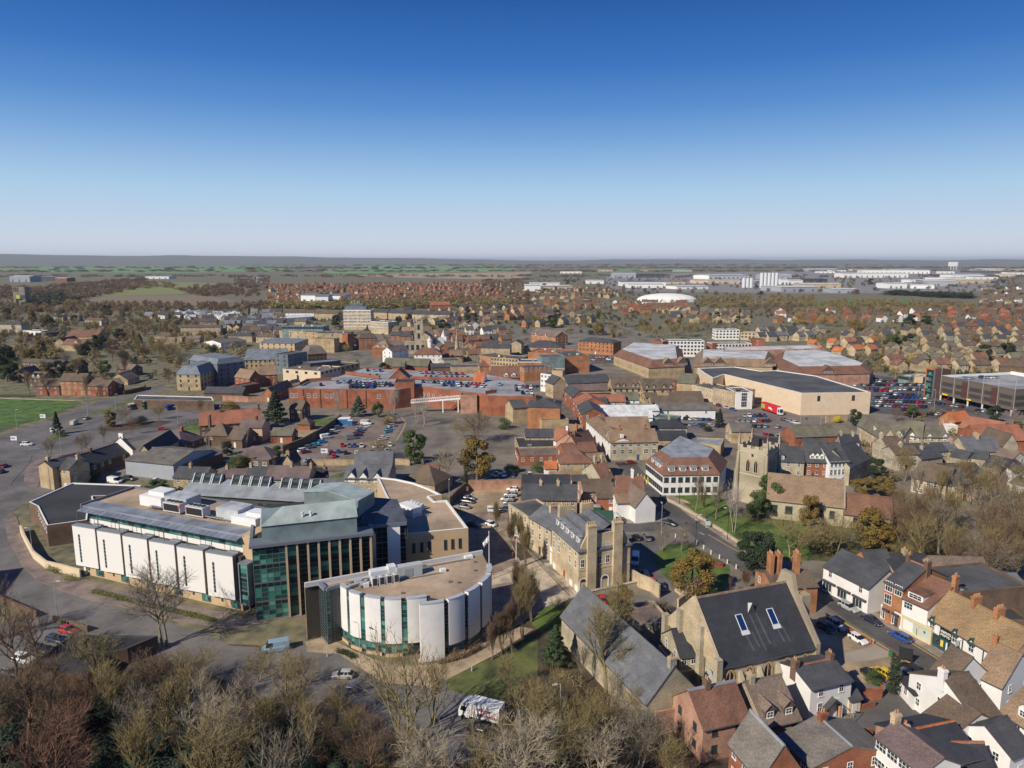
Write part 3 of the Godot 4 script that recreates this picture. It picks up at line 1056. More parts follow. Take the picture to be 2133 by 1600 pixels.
func round_building():
	var t:=thing("curved_council_chamber","half-round white office building with vertical window strips and gravel roof in the foreground","office building",V(-21.98,0,-135.92))
	var o:=U(t.position.x,t.position.z)
	var H:=11.9
	var P:=[[U(-34.03,-133.36),U(-32.27,-131.32)],[U(-31.57,-130.35),U(-29.17,-128.91)],[U(-28.14,-128.23),U(-24.98,-127.35)],[U(-24.08,-126.94),U(-20.96,-127.09)],[U(-19.82,-127.09),U(-16.24,-128.07)],
		[U(-17.15,-124.82),U(-12.75,-126.02)],[U(-11.93,-126.68),U(-9.06,-128.91)],[U(-8.39,-129.81),U(-6.28,-133.08)],[U(-5.89,-134.04),U(-4.48,-137.69)],[U(-4.4,-138.59),U(-4.45,-142.93)]]
	var back:=[U(-6.58,-149.58),U(-40.95,-133.36)]
	var glass1:=[U(-38.44,-134.49),U(-36.27,-131.43)]
	var mid:=(U(-24.59,-137.99) as Vector2)
	var inner:=PackedVector2Array()
	for g in glass1:
		inner.append(g-o)
	for i in P.size():
		if i!=5:
			for q in P[i]:
				inner.append((q as Vector2)-o+((mid-q) as Vector2).normalized()*.5)
	inner.append(back[0]-o)
	inner.append(back[1]-o)
	var w:=mb()
	w.skirt(inner,0,H - .3)
	part("core",made([w,mt(.04,.05,.055,.3)]),t)
	var r:=mb()
	r.flat(inner,H - .55)
	part("gravel_roof",made([r,roof("gravelroof")]),t)
	var grey:=mt(.42,.45,.50,.5)
	for i in P.size():
		var a:Vector2=P[i][0]-o
		var b:Vector2=P[i][1]-o
		var d:=(b-a).normalized()
		var nn:=U(-d.y,d.x)
		if nn.dot(a+b-(mid-o)*2)<0:
			nn=-nn
		var m:=mb()
		var c:=mb()
		var y0:=[2.8,2.8,2.8,2.8,2.8,.2,2.6,2.2,2.2,2.2][i] as float
		var k:=5
		for j in k:
			var f0:=float(j)/k
			var f1:=float(j+1)/k
			var p:=a.lerp(b,f0)+nn*.22*4*f0*(1-f0)
			var q:=a.lerp(b,f1)+nn*.22*4*f1*(1-f1)
			var n0:=(nn+d*(f0 - .5)*.3).normalized()
			var n1:=(nn+d*(f1 - .5)*.3).normalized()
			m.tri(m.v3(p,y0),m.v3(q,y0),m.v3(q,H),m.v3(nn,0),m.v3(n0,0),m.v3(n1,0),m.v3(n1,0))
			m.tri(m.v3(p,y0),m.v3(q,H),m.v3(p,H),m.v3(nn,0),m.v3(n0,0),m.v3(n1,0),m.v3(n0,0))
			m.poly([m.v3(p,y0),m.v3(q,y0),m.v3(q-nn*.5,y0),m.v3(p-nn*.5,y0)],Vector3.DOWN)
			m.poly([m.v3(p-nn*.9,H - .9),m.v3(q-nn*.9,H - .9),m.v3(q-nn*.9,H),m.v3(p-nn*.9,H)],m.v3(-nn,0))
			c.poly([m.v3(p+nn*.06,H+.1),m.v3(q+nn*.06,H+.1),m.v3(q-nn*.95,H+.1),m.v3(p-nn*.95,H+.1)],Vector3.UP)
			c.poly([m.v3(p+nn*.06,H+.1),m.v3(q+nn*.06,H+.1),m.v3(q+nn*.06,H - .12),m.v3(p+nn*.06,H - .12)],m.v3(nn,0))
		for e in [[a,-1.0],[b,1.0]]:
			m.poly([m.v3(e[0],y0),m.v3(e[0]-nn*.9,y0),m.v3(e[0]-nn*.9,H),m.v3(e[0],H)],m.v3(d*e[1],0))
		part("white_panel",made([m,mp(.74,.73,.715,.8)]),t)
		part("coping",made([c,grey]),t)
	for i in P.size()-1:
		if i in [4]:
			continue
		var a:Vector2=P[i][1]-o
		var b:Vector2=P[i+1][0]-o
		var back_in:=(mid-o-a).normalized()*.25
		if a.distance_to(b)>.3:
			pg(t,w.v3(a+back_in,0),w.v3(b+back_in,0),.8,11.2,1,13,0 if i<5 else 2,20)
		if y_low(i):
			pg(t,w.v3((P[i][0] as Vector2)-o+back_in,0),w.v3(a+back_in,0),.7,2.8,3,3,0,9)
		var pl:=mb()
		var ca:Vector2=(P[i][0] as Vector2)-o
		pl.skirt(PA([ca,a,a+back_in*3,ca+back_in*3]),0,.7)
		part("plinth",made([pl,wall("tan")]),t)
	pg(t,w.v3(glass1[0]-o,0),w.v3(glass1[1]-o,0),.3,11.4,3,18,2,30)
	pg(t,w.v3(glass1[1]-o,0),w.v3((P[0][0] as Vector2)-o,0),.3,11.4,4,18,0,30)
	var f:=mb()
	var fa:Vector2=back[1]-o
	var fb:Vector2=glass1[0]-o
	var fd:=(fb-fa).normalized()
	var fn:=U(fd.y,-fd.x)
	f.skirt(PA([fa,fb,fb+fn*.6,fa+fn*.6]),0,H+.1)
	f.flat(PA([fa,fb,fb+fn*.6,fa+fn*.6]),H+.1)
	part("flank_wall",made([f,mp(.33,.27,.185)]),t)
	var pb:=mb()
	var ba:Vector2=back[0]-o
	var bd:=(ba-fa).normalized()
	var bn:=U(-bd.y,bd.x)
	if bn.dot(-fa)<0:
		bn=-bn
	pb.skirt(PA([fa,ba,ba+bn*.5,fa+bn*.5]),H - .6,H+.35)
	pb.flat(PA([fa,ba,ba+bn*.5,fa+bn*.5]),H+.35)
	part("back_parapet",made([pb,mp(.55,.55,.55)]),t)
	var ge:=mb()
	for s in [[glass1[0]-o,glass1[1]-o],[glass1[1]-o,(P[0][0] as Vector2)-o]]:
		var u:Vector2=(s[1]-s[0]).normalized()
		var v:=U(-u.y,u.x)
		ge.skirt(PA([s[0]-v*.4,s[1]-v*.4,s[1]+v*.4,s[0]+v*.4]),11.4,H+.1)
		ge.flat(PA([s[0]-v*.4,s[1]-v*.4,s[1]+v*.4,s[0]+v*.4]),H+.1)
	part("coping",made([ge,mt(.2,.22,.26,.5)]),t)
	var n:=Node3D.new()
	n.name="rooftop_plant"
	n.position=V(-23.46,11.3,-137.22)-t.position
	n.rotation.y=.4147
	t.add_child(n)
	bx(n,"plant_unit",mp(.42,.45,.46),[[V(0,.1,-1.2),V(5.3,2.4,.6)]])
	bx(n,"plant_unit",mp(.66,.68,.69),[[V(-5.2,.3,-1.8),V(-1.6,2.2,0)],[V(-1.6,.5,-1.6),V(0,2.7,.2)]])
	bx(n,"hatch",mp(.3,.32,.33),[[V(1.6,.2,.6),V(3.3,1.9,.66)]])
	for k in 4:
		var u:=mb()
		u.box(V(-5.4+k*1.45,.1,1.2),V(-4.3+k*1.45,1.9,2.2),true)
		var c:=part("condenser",made([u,mp(.62,.63,.62)]),n)
		bx(c,"grille",mt(.03,.03,.035),[[V(-5.28+k*1.45,.3,2.2),V(-4.42+k*1.45,1.75,2.23)]])
		var fan:=mb()
		fan.tube(V(-4.85+k*1.45,1.9,1.7),V(-4.85+k*1.45,2.05,1.7),.42,.4,12,true)
		part("fan",made([fan,mt(.4,.4,.4)]),c)
	bx(n,"condenser",mp(.7,.7,.7),[[V(-7,.1,1.3),V(-6,1.0,2.0)]])
	var d:=mb()
	d.tube(V(-9.6,.8,-1),V(-5.2,.9,-1),.35,.35,8)
	d.tube(V(-10,.6,1),V(-6,.7,0),.3,.3,8)
	d.tube(V(-8,.6,1.8),V(-5,.7,.5),.22,.22,8)
	d.box(V(-8.4,.3,-.4),V(-7,1.2,.5))
	d.box(V(-7.5,.3,.8),V(-6.4,1.0,1.5))
	part("duct",made([d,mt(.42,.43,.44,.4)]),n)
	bx(n,"walkway",mat("gravel",.14,.14,.14),[[V(0,.02,1.0),V(9.5,.1,1.6)],[V(5.5,.02,-3.2),V(17,.1,-2.4)]])
	bx(n,"vent_box",mp(.75,.75,.74),[[V(9,.1,.4),V(10.2,.7,1.3)],[V(16,.1,-4.2),V(17.8,.6,-3)]])
	for q in [[6.5,-3.5],[17,-1],[15.5,3],[9,6],[10.5,7],[-1.0,7.0]]:
		bx(n,"vent_box",mp(.16,.16,.17),[[V(q[0],.05,q[1]),V(q[0]+.6,.35,q[1]+.5)]])

func y_low(i:int)->bool:
	return i in [0,1,2,3,6,7,8]

# ---------- the old houses and churches ----------
func georgian_house():
	var t:=hs("georgian_stone_house","three-storey buff stone house with tall end chimneys and grey mansard roof on the paved path","m",[9.8,-168.8,-70.2,15.7,13.2,9.9,3.6],"pale","greyslate",{"n":5,"nr":0,"nl":0,"floors":2,"wh":1.9,"win":"sash","slope": .55,"top":"greyslate","cat":"building"})
	var L:=15.7
	var D:=13.2
	var r:=mb()
	r.sweep(PA([U(-1.9,13.2),U(-4.3,14.6),U(-6.4,13.1),U(-8.8,14.6),U(-11.3,13.2)]),2,L-2,true)
	part("ridged_roof",made([r,roof("greyslate")]),t)
	for i in 5:
		dm(t,V(L*(.12+i*.185),9.9,0),3.6,2.0,1.7,"white","lead","box",true)
	var course:=mp(.5,.42,.3)
	bx(t,"string_course",course,[[V(-.1,9.5,0),V(L+.1,9.95,.25)],[V(0,5.2,0),V(L,5.5,.1)],[V(L,5.2,-D),V(L+.1,5.5,0)]])
	var w:=mb()
	w.sweep(PA([U(-D,9.9),U(0,9.9),U(-1.9,13.6),U(-D+1.9,13.6)]),L - .4,L+.05,true)
	part("gable_wall",made([w,wall("pale")]),t)
	for z in [-3.0,-9.6]:
		var c:=mb()
		c.box(V(L - .6,0,z-1.1),V(L+.75,16.0,z+1.1))
		c.box(V(L - .7,15.6,z-1.2),V(L+.85,15.9,z+1.2),true)
		var q:=part("chimney",made([c,wall("pale")]),t)
		for k in 5:
			var p:=mb()
			p.tube(V(L,16,z - .9+k*.45),V(L,16.7,z - .9+k*.45),.2,.16,8,true)
			part("chimney_pot",made([p,mt(.5,.36,.2)]),q)
	for z in [-3.5,-9.5]:
		var c:=mb()
		c.box(V(-.9,8,z-1.6),V(.4,15.2,z+1.6))
		var q:=part("chimney",made([c,wall("pale")]),t)
		for k in 5:
			var p:=mb()
			p.tube(V(-.3,15.2,z-1.2+k*.6),V(-.3,15.8,z-1.2+k*.6),.2,.16,8,true)
			part("chimney_pot",made([p,mt(.5,.36,.2)]),q)
	for q in [[-5.2,9.6],[-7.3,9.6],[-5.2,6.3],[-7.3,6.3],[-1.0,6.0]]:
		aw(t,V(L,q[1],q[0]),PI/2,1.05,1.9,"sash",true)
	for z in [-1.2,-6.7]:
		var a:=mb()
		for k in 10:
			var a0:=PI*k/10
			var a1:=PI*(k+1)/10
			a.poly([V(.08,2.3+sin(a0)*.8,cos(a0)*.8),V(.08,2.3+sin(a1)*.8,cos(a1)*.8),V(.08,2.3+sin(a1)*1.1,cos(a1)*1.1),V(.08,2.3+sin(a0)*1.1,cos(a0)*1.1)],Vector3.RIGHT)
		a.box(V(-.02,0,-1.1),V(.1,2.3,-.8))
		a.box(V(-.02,0,.8),V(.1,2.3,1.1))
		part("arched_surround",made([a,mt(.78,.78,.75)]),t,V(L,.1,z))
		var g:=mb()
		g.poly([V(.05,2.3,-.8),V(.05,2.3,.8),V(.05,2.9,.55),V(.05,3.08,0),V(.05,2.9,-.55)],Vector3.RIGHT)
		part("fanlight",made([g,glassy(.03,.04,.05)]),t,V(L,.1,z))
	var dp:=mb()
	dp.bar(V(L+.2,0,-5.0),V(L+.2,9,-5.0),.12)
	dp.bar(V(L+.2,0,-D+.1),V(L+.2,9,-D+.1),.12)
	part("drainpipe",made([dp,mt(.06,.06,.07)]),t)
	var rail:=mb()
	for k in 60:
		var x:=-14+k*(L+15)/60.0
		rail.bar(V(x,0,2.6),V(x,1.1,2.6),.05)
	rail.bar(V(-14,1.1,2.6),V(L+1,1.1,2.6),.07)
	rail.bar(V(-14,.12,2.6),V(L+1,.12,2.6),.07)
	part("railing",made([rail,mt(.02,.02,.02,.6)]),t)
	for x in [1.2,11.0,14.0]:
		bx(t,"basement_surround",wall("white"),[[V(x,.05,-.02),V(x+1.6,1.4,.12)]])
	bx(t,"doorstep",mp(.42,.38,.3),[[V(-.9,0,0),V(.6,.5,1.6)],[V(6.8,0,0),V(8.4,.5,1.6)]])
	bx(t,"white_door",mt(.8,.8,.78,.5),[[V(-.7,.5,0),V(.4,3.4,.15)],[V(-.9,3.7,0),V(.6,4.9,.12)]])

func lc(t:Node,x:float,y:float):
	var s:=mb()
	var g:=mb()
	for k in 8:
		for sd in [-1.0,1.0]:
			var a0:=k/8.0
			var a1:=(k+1)/8.0
			var f:=func(u:float,r:float)->Vector3:return V(sd*(r*(1.0-u*u)),2.0+u*r*1.7,.14)
			s.poly([f.call(a0,.72),f.call(a1,.72),f.call(a1,1.02),f.call(a0,1.02)],Vector3.BACK)
			g.poly([V(0,2.0,.06),f.call(a0,.72)-V(0,0,.08),f.call(a1,.72)-V(0,0,.08)],Vector3.BACK)
	for sd in [-1.0,1.0]:
		s.box(V(sd*.87 - .15,0,-.05),V(sd*.87+.15,2.0,.14))
	s.box(V(-.06,0,0),V(.06,3.0,.12))
	s.box(V(-1.1,-.2,-.05),V(1.1,0,.2))
	g.box(V(-.72,0,-.05),V(.72,2.0,.06))
	var w:=part("lancet_window",made([s,mp(.50,.36,.2)]),t,V(x,y,0))
	part("pane",made([g,glassy(.02,.024,.03)]),w)

func church_hall():
	var L:=19.3
	var D:=16.5
	var t:=hs("converted_church","large former church with steep dark slate roof, two blue rooflights and pointed windows","x",[35,-110.5,19.3,19.3,16.5,8,8.3],"stone","darkslate",{"win":"none","cat":"church","ridge":"stone"})
	for i in 5:
		lc(t,L*(.09+.2*i),3.7)
	var st:=wall("stone")
	for i in 6:
		var x:=L*(.0+.198*i)
		var b:=mb()
		b.box(V(x - .35,0,0),V(x+.35,5.2,1.0))
		b.poly([V(x - .35,5.2,1.0),V(x+.35,5.2,1.0),V(x+.35,6.6,0),V(x - .35,6.6,0)],V(0,1,1))
		b.poly([V(x - .35,5.2,1.0),V(x - .35,6.6,0),V(x - .35,5.2,0)],Vector3.LEFT)
		b.poly([V(x+.35,5.2,1.0),V(x+.35,6.6,0),V(x+.35,5.2,0)],Vector3.RIGHT)
		part("buttress",made([b,st]),t)
	var k:=8.3/(D/2)
	var at:=func(x:float,z:float,up:float)->Vector3:return V(x,8.0+(-z)*k+.27+up,z)
	for x in [L*.32,L*.66]:
		var f:=mb()
		f.poly([at.call(x,-3.2,.14),at.call(x+1.3,-3.2,.14),at.call(x+1.3,-5.2,.14),at.call(x,-5.2,.14)],V(0,1,1))
		var fr:=mb()
		for e in [[at.call(x,-3.2,.1),at.call(x+1.3,-3.2,.1)],[at.call(x,-5.2,.1),at.call(x+1.3,-5.2,.1)],[at.call(x,-3.2,.1),at.call(x,-5.2,.1)],[at.call(x+1.3,-3.2,.1),at.call(x+1.3,-5.2,.1)]]:
			fr.bar(e[0],e[1],.14)
		fr.poly([at.call(x - .2,-2.7,.1),at.call(x+1.5,-2.7,.1),at.call(x+1.5,-3.2,.1),at.call(x - .2,-3.2,.1)],V(0,1,1))
		part("pane",made([f,mt(.008,.03,.13,.25)]),part("rooflight",made([fr,mt(.55,.57,.58)]),t))
	var v:=mb()
	var vx:=L*.5
	var apex:=V(vx,8.2+6.2*k+.9,-5.2)
	var v0:Vector3=at.call(vx - .8,-5.2,.05)
	var v1:Vector3=at.call(vx+.8,-5.2,.05)
	var vr:Vector3=at.call(vx,-6.4,.1)
	v.poly([v0,apex,vr],V(-1,1,0))
	v.poly([v1,apex,vr],V(1,1,0))
	var vent:=part("roof_vent",made([v,mt(.5,.52,.54)]),t)
	var vf:=mb()
	vf.poly([v0,v1,apex],Vector3.BACK)
	part("vent_face",made([vf,mt(.05,.05,.055)]),vent)
	var s:=mb()
	rng.seed=5
	for q in [[L*.35,3.0],[L*.42,3.0],[L*.47,5.0],[L*.54,5.0],[L*.69,3.0],[L*.75,3.0]]:
		var x:float=q[0]
		var z1:float=-rr(.3,1.2)
		s.poly([at.call(x - .16,-q[1],.03),at.call(x+.16,-q[1],.03),at.call(x+.5,z1,.03),at.call(x+.12,z1,.03)],V(0,1,1))
	part("run_off_stain",made([s,mat("slate",.09,.093,.105)]),t)
	var g:=mb()
	g.sweep(PA([U(-D - .3,7.6),U(.3,7.6),U(.3,8.3),U(-D/2,16.9),U(-D - .3,8.3)]),-.5,.05,true)
	part("coped_gable",made([g,wall("pale")]),t)
	for z in [.1,-5.0,-11.5,-16.4]:
		var hh:=9.6 if z>-1 or z<-15 else 13.0
		bx(t,"buttress_shaft",st,[[V(-1.3,0,z - .55),V(-.2,hh,z+.55)]])
	var aw:=mb()
	aw.sweep(PA([U(-1.0,3.0),U(-3.8,3.0),U(-3.8,4.6),U(-3.0,6.2),U(-2.0,6.2),U(-1.0,4.6)]),-.6,-.5,true)
	part("arched_window",made([aw,mt(.42,.48,.46,.2)]),t)
	var rf:=mb()
	rf.sweep(PA([U(-D - .6,0),U(.4,0),U(.4,8.6),U(-D*.36,15.6),U(-D*.42,18.4),U(-D*.58,18.4),U(-D*.64,15.6),U(-D - .6,8.6)]),L,L+.9,true)
	part("street_front",made([rf,mat("gravel",.36,.30,.215)]),t)
	for z in [-5.6,-11.0]:
		var b:=mb()
		b.box(V(L+.9,0,z-1),V(L+3.8,10,z+1))
		b.box(V(L+.9,10,z - .8),V(L+2.8,15,z+.8))
		b.poly([V(L+2.8,15,z - .8),V(L+2.8,15,z+.8),V(L+.9,17.4,z+.8),V(L+.9,17.4,z - .8)],V(1,1,0))
		part("buttress",made([b,mat("gravel",.34,.29,.21)]),t)

func parish_church():
	var L:=8.99
	var t:=thing("church_tower","pale stone church tower with battlements, corner pinnacles and paired belfry windows","church tower",V(70.84,0,-217.95),-.7475)
	var D:=L
	t.scale.y=1.2
	var st:=wall("oldstone")
	var w:=mb()
	w.box(V(0,0,-D),V(L,14,0))
	part("wall",made([w,st]),t)
	var c:=mb()
	for s in 4:
		var o:=V(L/2,0,-D/2)
		for i in 7:
			var x:=-L/2+L*(i+.5)/7
			var hh:=15.4 if i%2==0 else 14.7
			var a:=o+V(x-L/14,14,L/2 - .4).rotated(Vector3.UP,s*PI/2)
			var b:=o+V(x+L/14,hh,L/2+.08).rotated(Vector3.UP,s*PI/2)
			c.box(V(minf(a.x,b.x),14,minf(a.z,b.z)),V(maxf(a.x,b.x),hh,maxf(a.z,b.z)),true)
	part("battlement",made([c,st]),t)
	bx(t,"string_course",mp(.48,.42,.32),[[V(-.15,13.5,-D - .15),V(L+.15,13.9,.15)],[V(-.12,7.6,-D - .12),V(L+.12,7.9,.12)]])
	for q in [V(0,14,0),V(L,14,0),V(L,14,-D),V(0,14,-D)]:
		var p:=mb()
		p.tube(q,q+V(0,1.8,0),.5,.45,4)
		p.tube(q+V(0,1.8,0),q+V(0,4.6,0),.45,.04,4)
		for k in 5:
			p.tube(q+V(0,2.0+k*.5,0),q+V(0,2.2+k*.5,0),.56-k*.09,.34-k*.07,4)
		part("pinnacle",made([p,st]),t)
		var b:=mb()
		var d:Vector3=(q-V(L/2,14,-D/2)).normalized()
		b.tube(V(q.x,0,q.z)+d*.35,V(q.x,9,q.z)+d*.25,1.0,.9,4)
		b.tube(V(q.x,9,q.z)+d*.2,V(q.x,13.6,q.z),.75,.6,4)
		part("buttress",made([b,st]),t)
	for f in [.36,.64]:
		for s in [0,1]:
			var n:=Node3D.new()
			n.name="belfry_opening"
			n.position=V(L*f,0,.02) if s==0 else V(L+.02,0,-D*f)
			n.rotation.y=s*PI/2
			n.scale=V(.78,1,1)
			t.add_child(n,true)
			lc(n,0,8.6)
	bx(t,"clock_slit",mt(.03),[[V(L*.46,12.6,0),V(L*.54,13.3,.06)]])
	bx(t,"roof_house",mt(.03,.03,.035),[[V(1.2,13.8,-D+1),V(3.6,16.2,-D+3)]])
	var n2:=hs("church_nave","stone church nave with patchy brown tiled roof and mullioned windows behind the evergreens","x",[74.8,-202.5,-20.2,20.6,11,5.8,6.2],"oldstone","stone",{"win":"none","cat":"church"})
	var NL:=20.6
	for f in [.1,.3,.7,.86]:
		aw(n2,V(NL*f,2.0,0),0,2.0 if f<.8 else 1.4,2.3,"dark",true)
	bx(n2,"eaves_course",mp(.5,.45,.35),[[V(0,5.3,0),V(NL,5.75,.3)]])
	bx(n2,"gable_coping",mp(.40,.35,.27),[[V(NL - .1,11.8,-6.1),V(NL+.3,13.2,-5.4)]])
	var g:=mb()
	g.sweep(PA([U(-11.6,5.4),U(.5,5.4),U(.5,6.2),U(-5.5,12.6),U(-11.6,6.2)]),NL,NL+.4,true)
	part("coped_gable",made([g,mat("gravel",.38,.33,.25)]),n2)
	var ch:=hs("church_chancel","lower stone chancel with mossy red-brown tiled roof at the east end of the nave","x",[94.1,-194.7,-19.1,12.3,8,4.2,4.6],"oldstone","redbrown",{"win":"none","cat":"church"})
	aw(ch,V(3,1.6,0),0,1.2,1.8,"dark",true)

func pub():
	var L:=16.92
	var t:=hs("pub_building","white and dark teal pub with tan tiled roof and lettered black sign on the street","x",[82.5,-132.9,-72.5,16.9,10,5.2,4.6],"white","tan",{"win":"none","chim":[.34,.62],"cw":"orange","ch":1.7,"pots":4,"cat":"pub"})
	var teal:=mt(.02,.075,.085,.6)
	bx(t,"teal_front",teal,[[V(-.02,0,0),V(L*.45,2.7,.12)],[V(L*.45,0,0),V(L*.99,.9,.1)]])
	for x in [-.05,L*.19,L*.47,L*.72,L*.98]:
		bx(t,"downpipe",mt(.03,.06,.07),[[V(x,0,.1),V(x+.14,5.2,.24)]])
	for f in [.075,.375,.58,.86]:
		var x:float=L*f
		var r:=mb()
		r.bar(V(x - .75,4.7,.4),V(x,6.0,.4),.16)
		r.bar(V(x+.75,4.7,.4),V(x,6.0,.4),.16)
		var g:=mb()
		g.sweep(PA([U(x - .65,4.4),U(x+.65,4.4),U(x+.65,4.9),U(x,5.9),U(x - .65,4.9)]),-1.8,.3,false)
		var q:=part("gablet",made([g,teal]),t)
		part("bargeboard",made([r,teal]),q)
		aw(t,V(x,3.1,.1),0,1.15,1.6,"sash",true)
		bx(q,"white_infill",wall("white"),[[V(x - .14,5.0,.3),V(x+.14,5.35,.34)],[V(x - .4,4.85,.3),V(x - .2,5.05,.34)],[V(x+.2,4.85,.3),V(x+.4,5.05,.34)]])
	var sx:=L*.18
	bx(t,"sign_board",mt(.008,.01,.012,.5),[[V(sx,2.75,.06),V(sx+L*.155,4.7,.2)]])
	lt(t,"SAMUEL",V(sx+L*.0775,4.05,.21),.72,mt(.8,.78,.7))
	lt(t,"·PEPYS·",V(sx+L*.0775,3.35,.21),.72,mt(.8,.78,.7))
	for q in [[.06,2.2],[.41,1.4]]:
		var w:=mb()
		for k in 6:
			w.box(V(k*.36,0,0),V(k*.36+.07,1.5,.08))
		for k in 3:
			w.box(V(0,k*.72,0),V(1.9,k*.72+.07,.07))
		var p:=part("shop_window",made([w,mt(.01,.03,.035)]),t,V(L*q[0],.9,.13))
		bx(p,"pane",glassy(.06,.07,.08),[[V(0,0,-.04),V(1.9,1.5,.02)]])
	bx(t,"doorway",mt(.006,.006,.007),[[V(L*.30,0,.1),V(L*.345,2.3,.15)]])
	bx(t,"poster",mt(.75,.55,.1),[[V(L*.205,.9,.13),V(L*.24,2.2,.18)]])
	bx(t,"poster",wall("white"),[[V(L*.275,.5,.13),V(L*.295,2.2,.17)]])
	var br:=mb()
	br.bar(V(L*.45,4.3,.1),V(L*.45,4.3,1.5),.07)
	br.box(V(L*.45 - .05,3.2,.5),V(L*.45+.05,4.2,1.4),true)
	part("hanging_sign",made([br,mt(.5,.52,.5)]),t)
	for f in [.01,.17,.44]:
		var b:=mb()
		leaves(b,[[V(L*f,2.1,.55),V(.32,.3,.32)]],60,.12,9)
		part("hanging_basket",made([b,tone("bright")]),t)

func lt(p:Node,text:String,at:Vector3,size:float,m:Material,yaw:=.0):
	var f:=SystemFont.new()
	f.font_names=PackedStringArray(["Droid Sans"])
	f.font_weight=700
	var tm:=TextMesh.new()
	tm.text=text
	tm.font=f
	tm.font_size=32
	tm.pixel_size=size/32.0
	tm.depth=.04
	tm.material=m
	part("lettering",tm,p,at,yaw)

func multistorey():
	var L:=43.43
	var D:=46.0
	var t:=thing("multi_storey_car_park","dark timber-slatted multi-storey car park with pale open top deck and glazed lift tower","car park",V(231.6,0,-383.03),-1.3282)
	bx(t,"deck",roof("deck"),[[V(0,12.0,-D),V(L,12.4,0)]])
	bx(t,"deck",mp(.3,.3,.3),[[V(.4,3.0,-D),V(L - .4,3.4,-.4)],[V(.4,6.2,-D),V(L - .4,6.6,-.4)],[V(.4,9.2,-D),V(L - .4,9.6,-.4)]])
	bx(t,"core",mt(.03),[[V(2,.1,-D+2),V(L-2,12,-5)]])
	var n:=5
	for s in [0,1]:
		var len:=L if s==0 else D
		for i in n:
			var a:=len*i/n
			var m:=mb()
			m.box(V(a+.1,3.2,-.12),V(a+len/n - .1,13.5,.1),true)
			var q:=part("slatted_panel",made([m,mat("board",.115,.095,.08)]),t,V(0,0,0) if s==0 else V(L,0,0),.0 if s==0 else PI/2)
			for f in [5.0,8.2]:
				var o:=mb()
				o.box(V(a+1,f,.1),V(a+len/n-1,f+2.0,.14))
				part("louvre_band",made([o,mat("board",.05,.045,.045)]),q)
			if i%2==1:
				var o:=mb()
				o.box(V(a+len/n*.55,4.2,.14),V(a+len/n*.95,12.5,.2))
				part("timber_panel",made([o,mat("board",.085,.035,.028)]),q)
			var c:=mb()
			c.tube(V(a,0,-.6),V(a,3.2,-.6),.45,.45,10)
			part("column",made([c,mp(.6,.6,.58)]),t,V(0,0,0) if s==0 else V(L,0,0),.0 if s==0 else PI/2)
			c=mb()
			c.bar(V(a,3.2,.2),V(a,18,.2),.16)
			part("lamp_post",made([c,mt(.45,.46,.47)]),t,V(0,0,0) if s==0 else V(L,0,0),.0 if s==0 else PI/2)
	bx(t,"parapet",wall("white"),[[V(0,12.4,-D - .3),V(L,14.2,-D)],[V(-.3,12.4,-D),V(0,13.6,0)]])
	bx(t,"yellow_sign",mt(.85,.65,.02),[[V(L*.04,3.4,.3),V(L*.12,4.1,.4)],[V(L*.40,3.4,.3),V(L*.46,4.1,.4)]])
	bx(t,"lift_tower",mat("board",.07,.04,.035),[[V(-5.5,0,-6),V(-.4,16.5,-1)]])
	bx(t,"tower_frame",mp(.45,.15,.06),[[V(-10.5,15.6,-4.5),V(-5.5,16.4,.2)],[V(-10.8,0,-.3),V(-10.2,16.4,.2)]])
	pg(t,V(-10.2,0,0),V(-5.6,0,0),.5,15.6,3,10,1,2)
	bx(t,"stair",mt(.2,.24,.28),[[V(-10,.2,-4),V(-5.6,15.5,-.4)]])

func office_tower():
	var t:=hs("office_block_tower","six-storey buff office tower with white floor bands above the town roofs","f",[-182.6,-781,-0,29.6,18,21,.4],"pale","felt",{"floors":6,"n":6,"nr":4,"ww":1.8,"wh":1.5,"cap":"white"})
	var L:=29.58
	for k in 6:
		bx(t,"floor_band",wall("white"),[[V(-.15,k*3.5+2.9,-18),V(L+.15,k*3.5+3.6,.15)]])
	bx(t,"plant_storey",wall("zinc"),[[V(1,21,-14),V(L-5,25,-2)],[V(6,25,-12),V(L-9,28,-5)]])
	var m:=mb()
	for x in [8.0,11.0,14.0,16.0]:
		m.bar(V(x,27,-8),V(x,31,-8),.4)
	part("aerial",made([m,mt(.6)]),t)
	hs("office_block_annexe","lower buff and white banded annexe joined to the right of the office tower","f",[-145.8,-742.5,-30.9,23.4,14,12,.4],"pale","felt",{"floors":3,"n":8,"ww":1.8,"cap":"white"})

func fire_tower():
	var t:=thing("concrete_tower","tall weathered concrete tower with a yellow-green banner among distant trees","tower",V(-835.11,0,-1212.78),.1)
	var m:=mat("gravel",.26,.23,.18)
	bx(t,"leg",m,[[V(0,0,-12),V(4,14,0)],[V(15,0,-12),V(19,14,0)]])
	bx(t,"shaft",m,[[V(0,14,-14),V(19,30,0)],[V(4,0,-12),V(15,14,-2)]])
	for k in 3:
		bx(t,"recess",mt(.05,.045,.04),[[V(1.5+k*3,22,-.1),V(3.2+k*3,29,.1)]])
	bx(t,"banner",mt(.5,.55,.12),[[V(4.5,10.5,-.1),V(10.5,16.5,.3)]])
	bx(t,"banner",mt(.06,.09,.1),[[V(11.2,10.5,-.1),V(18.5,16.5,.3)]])

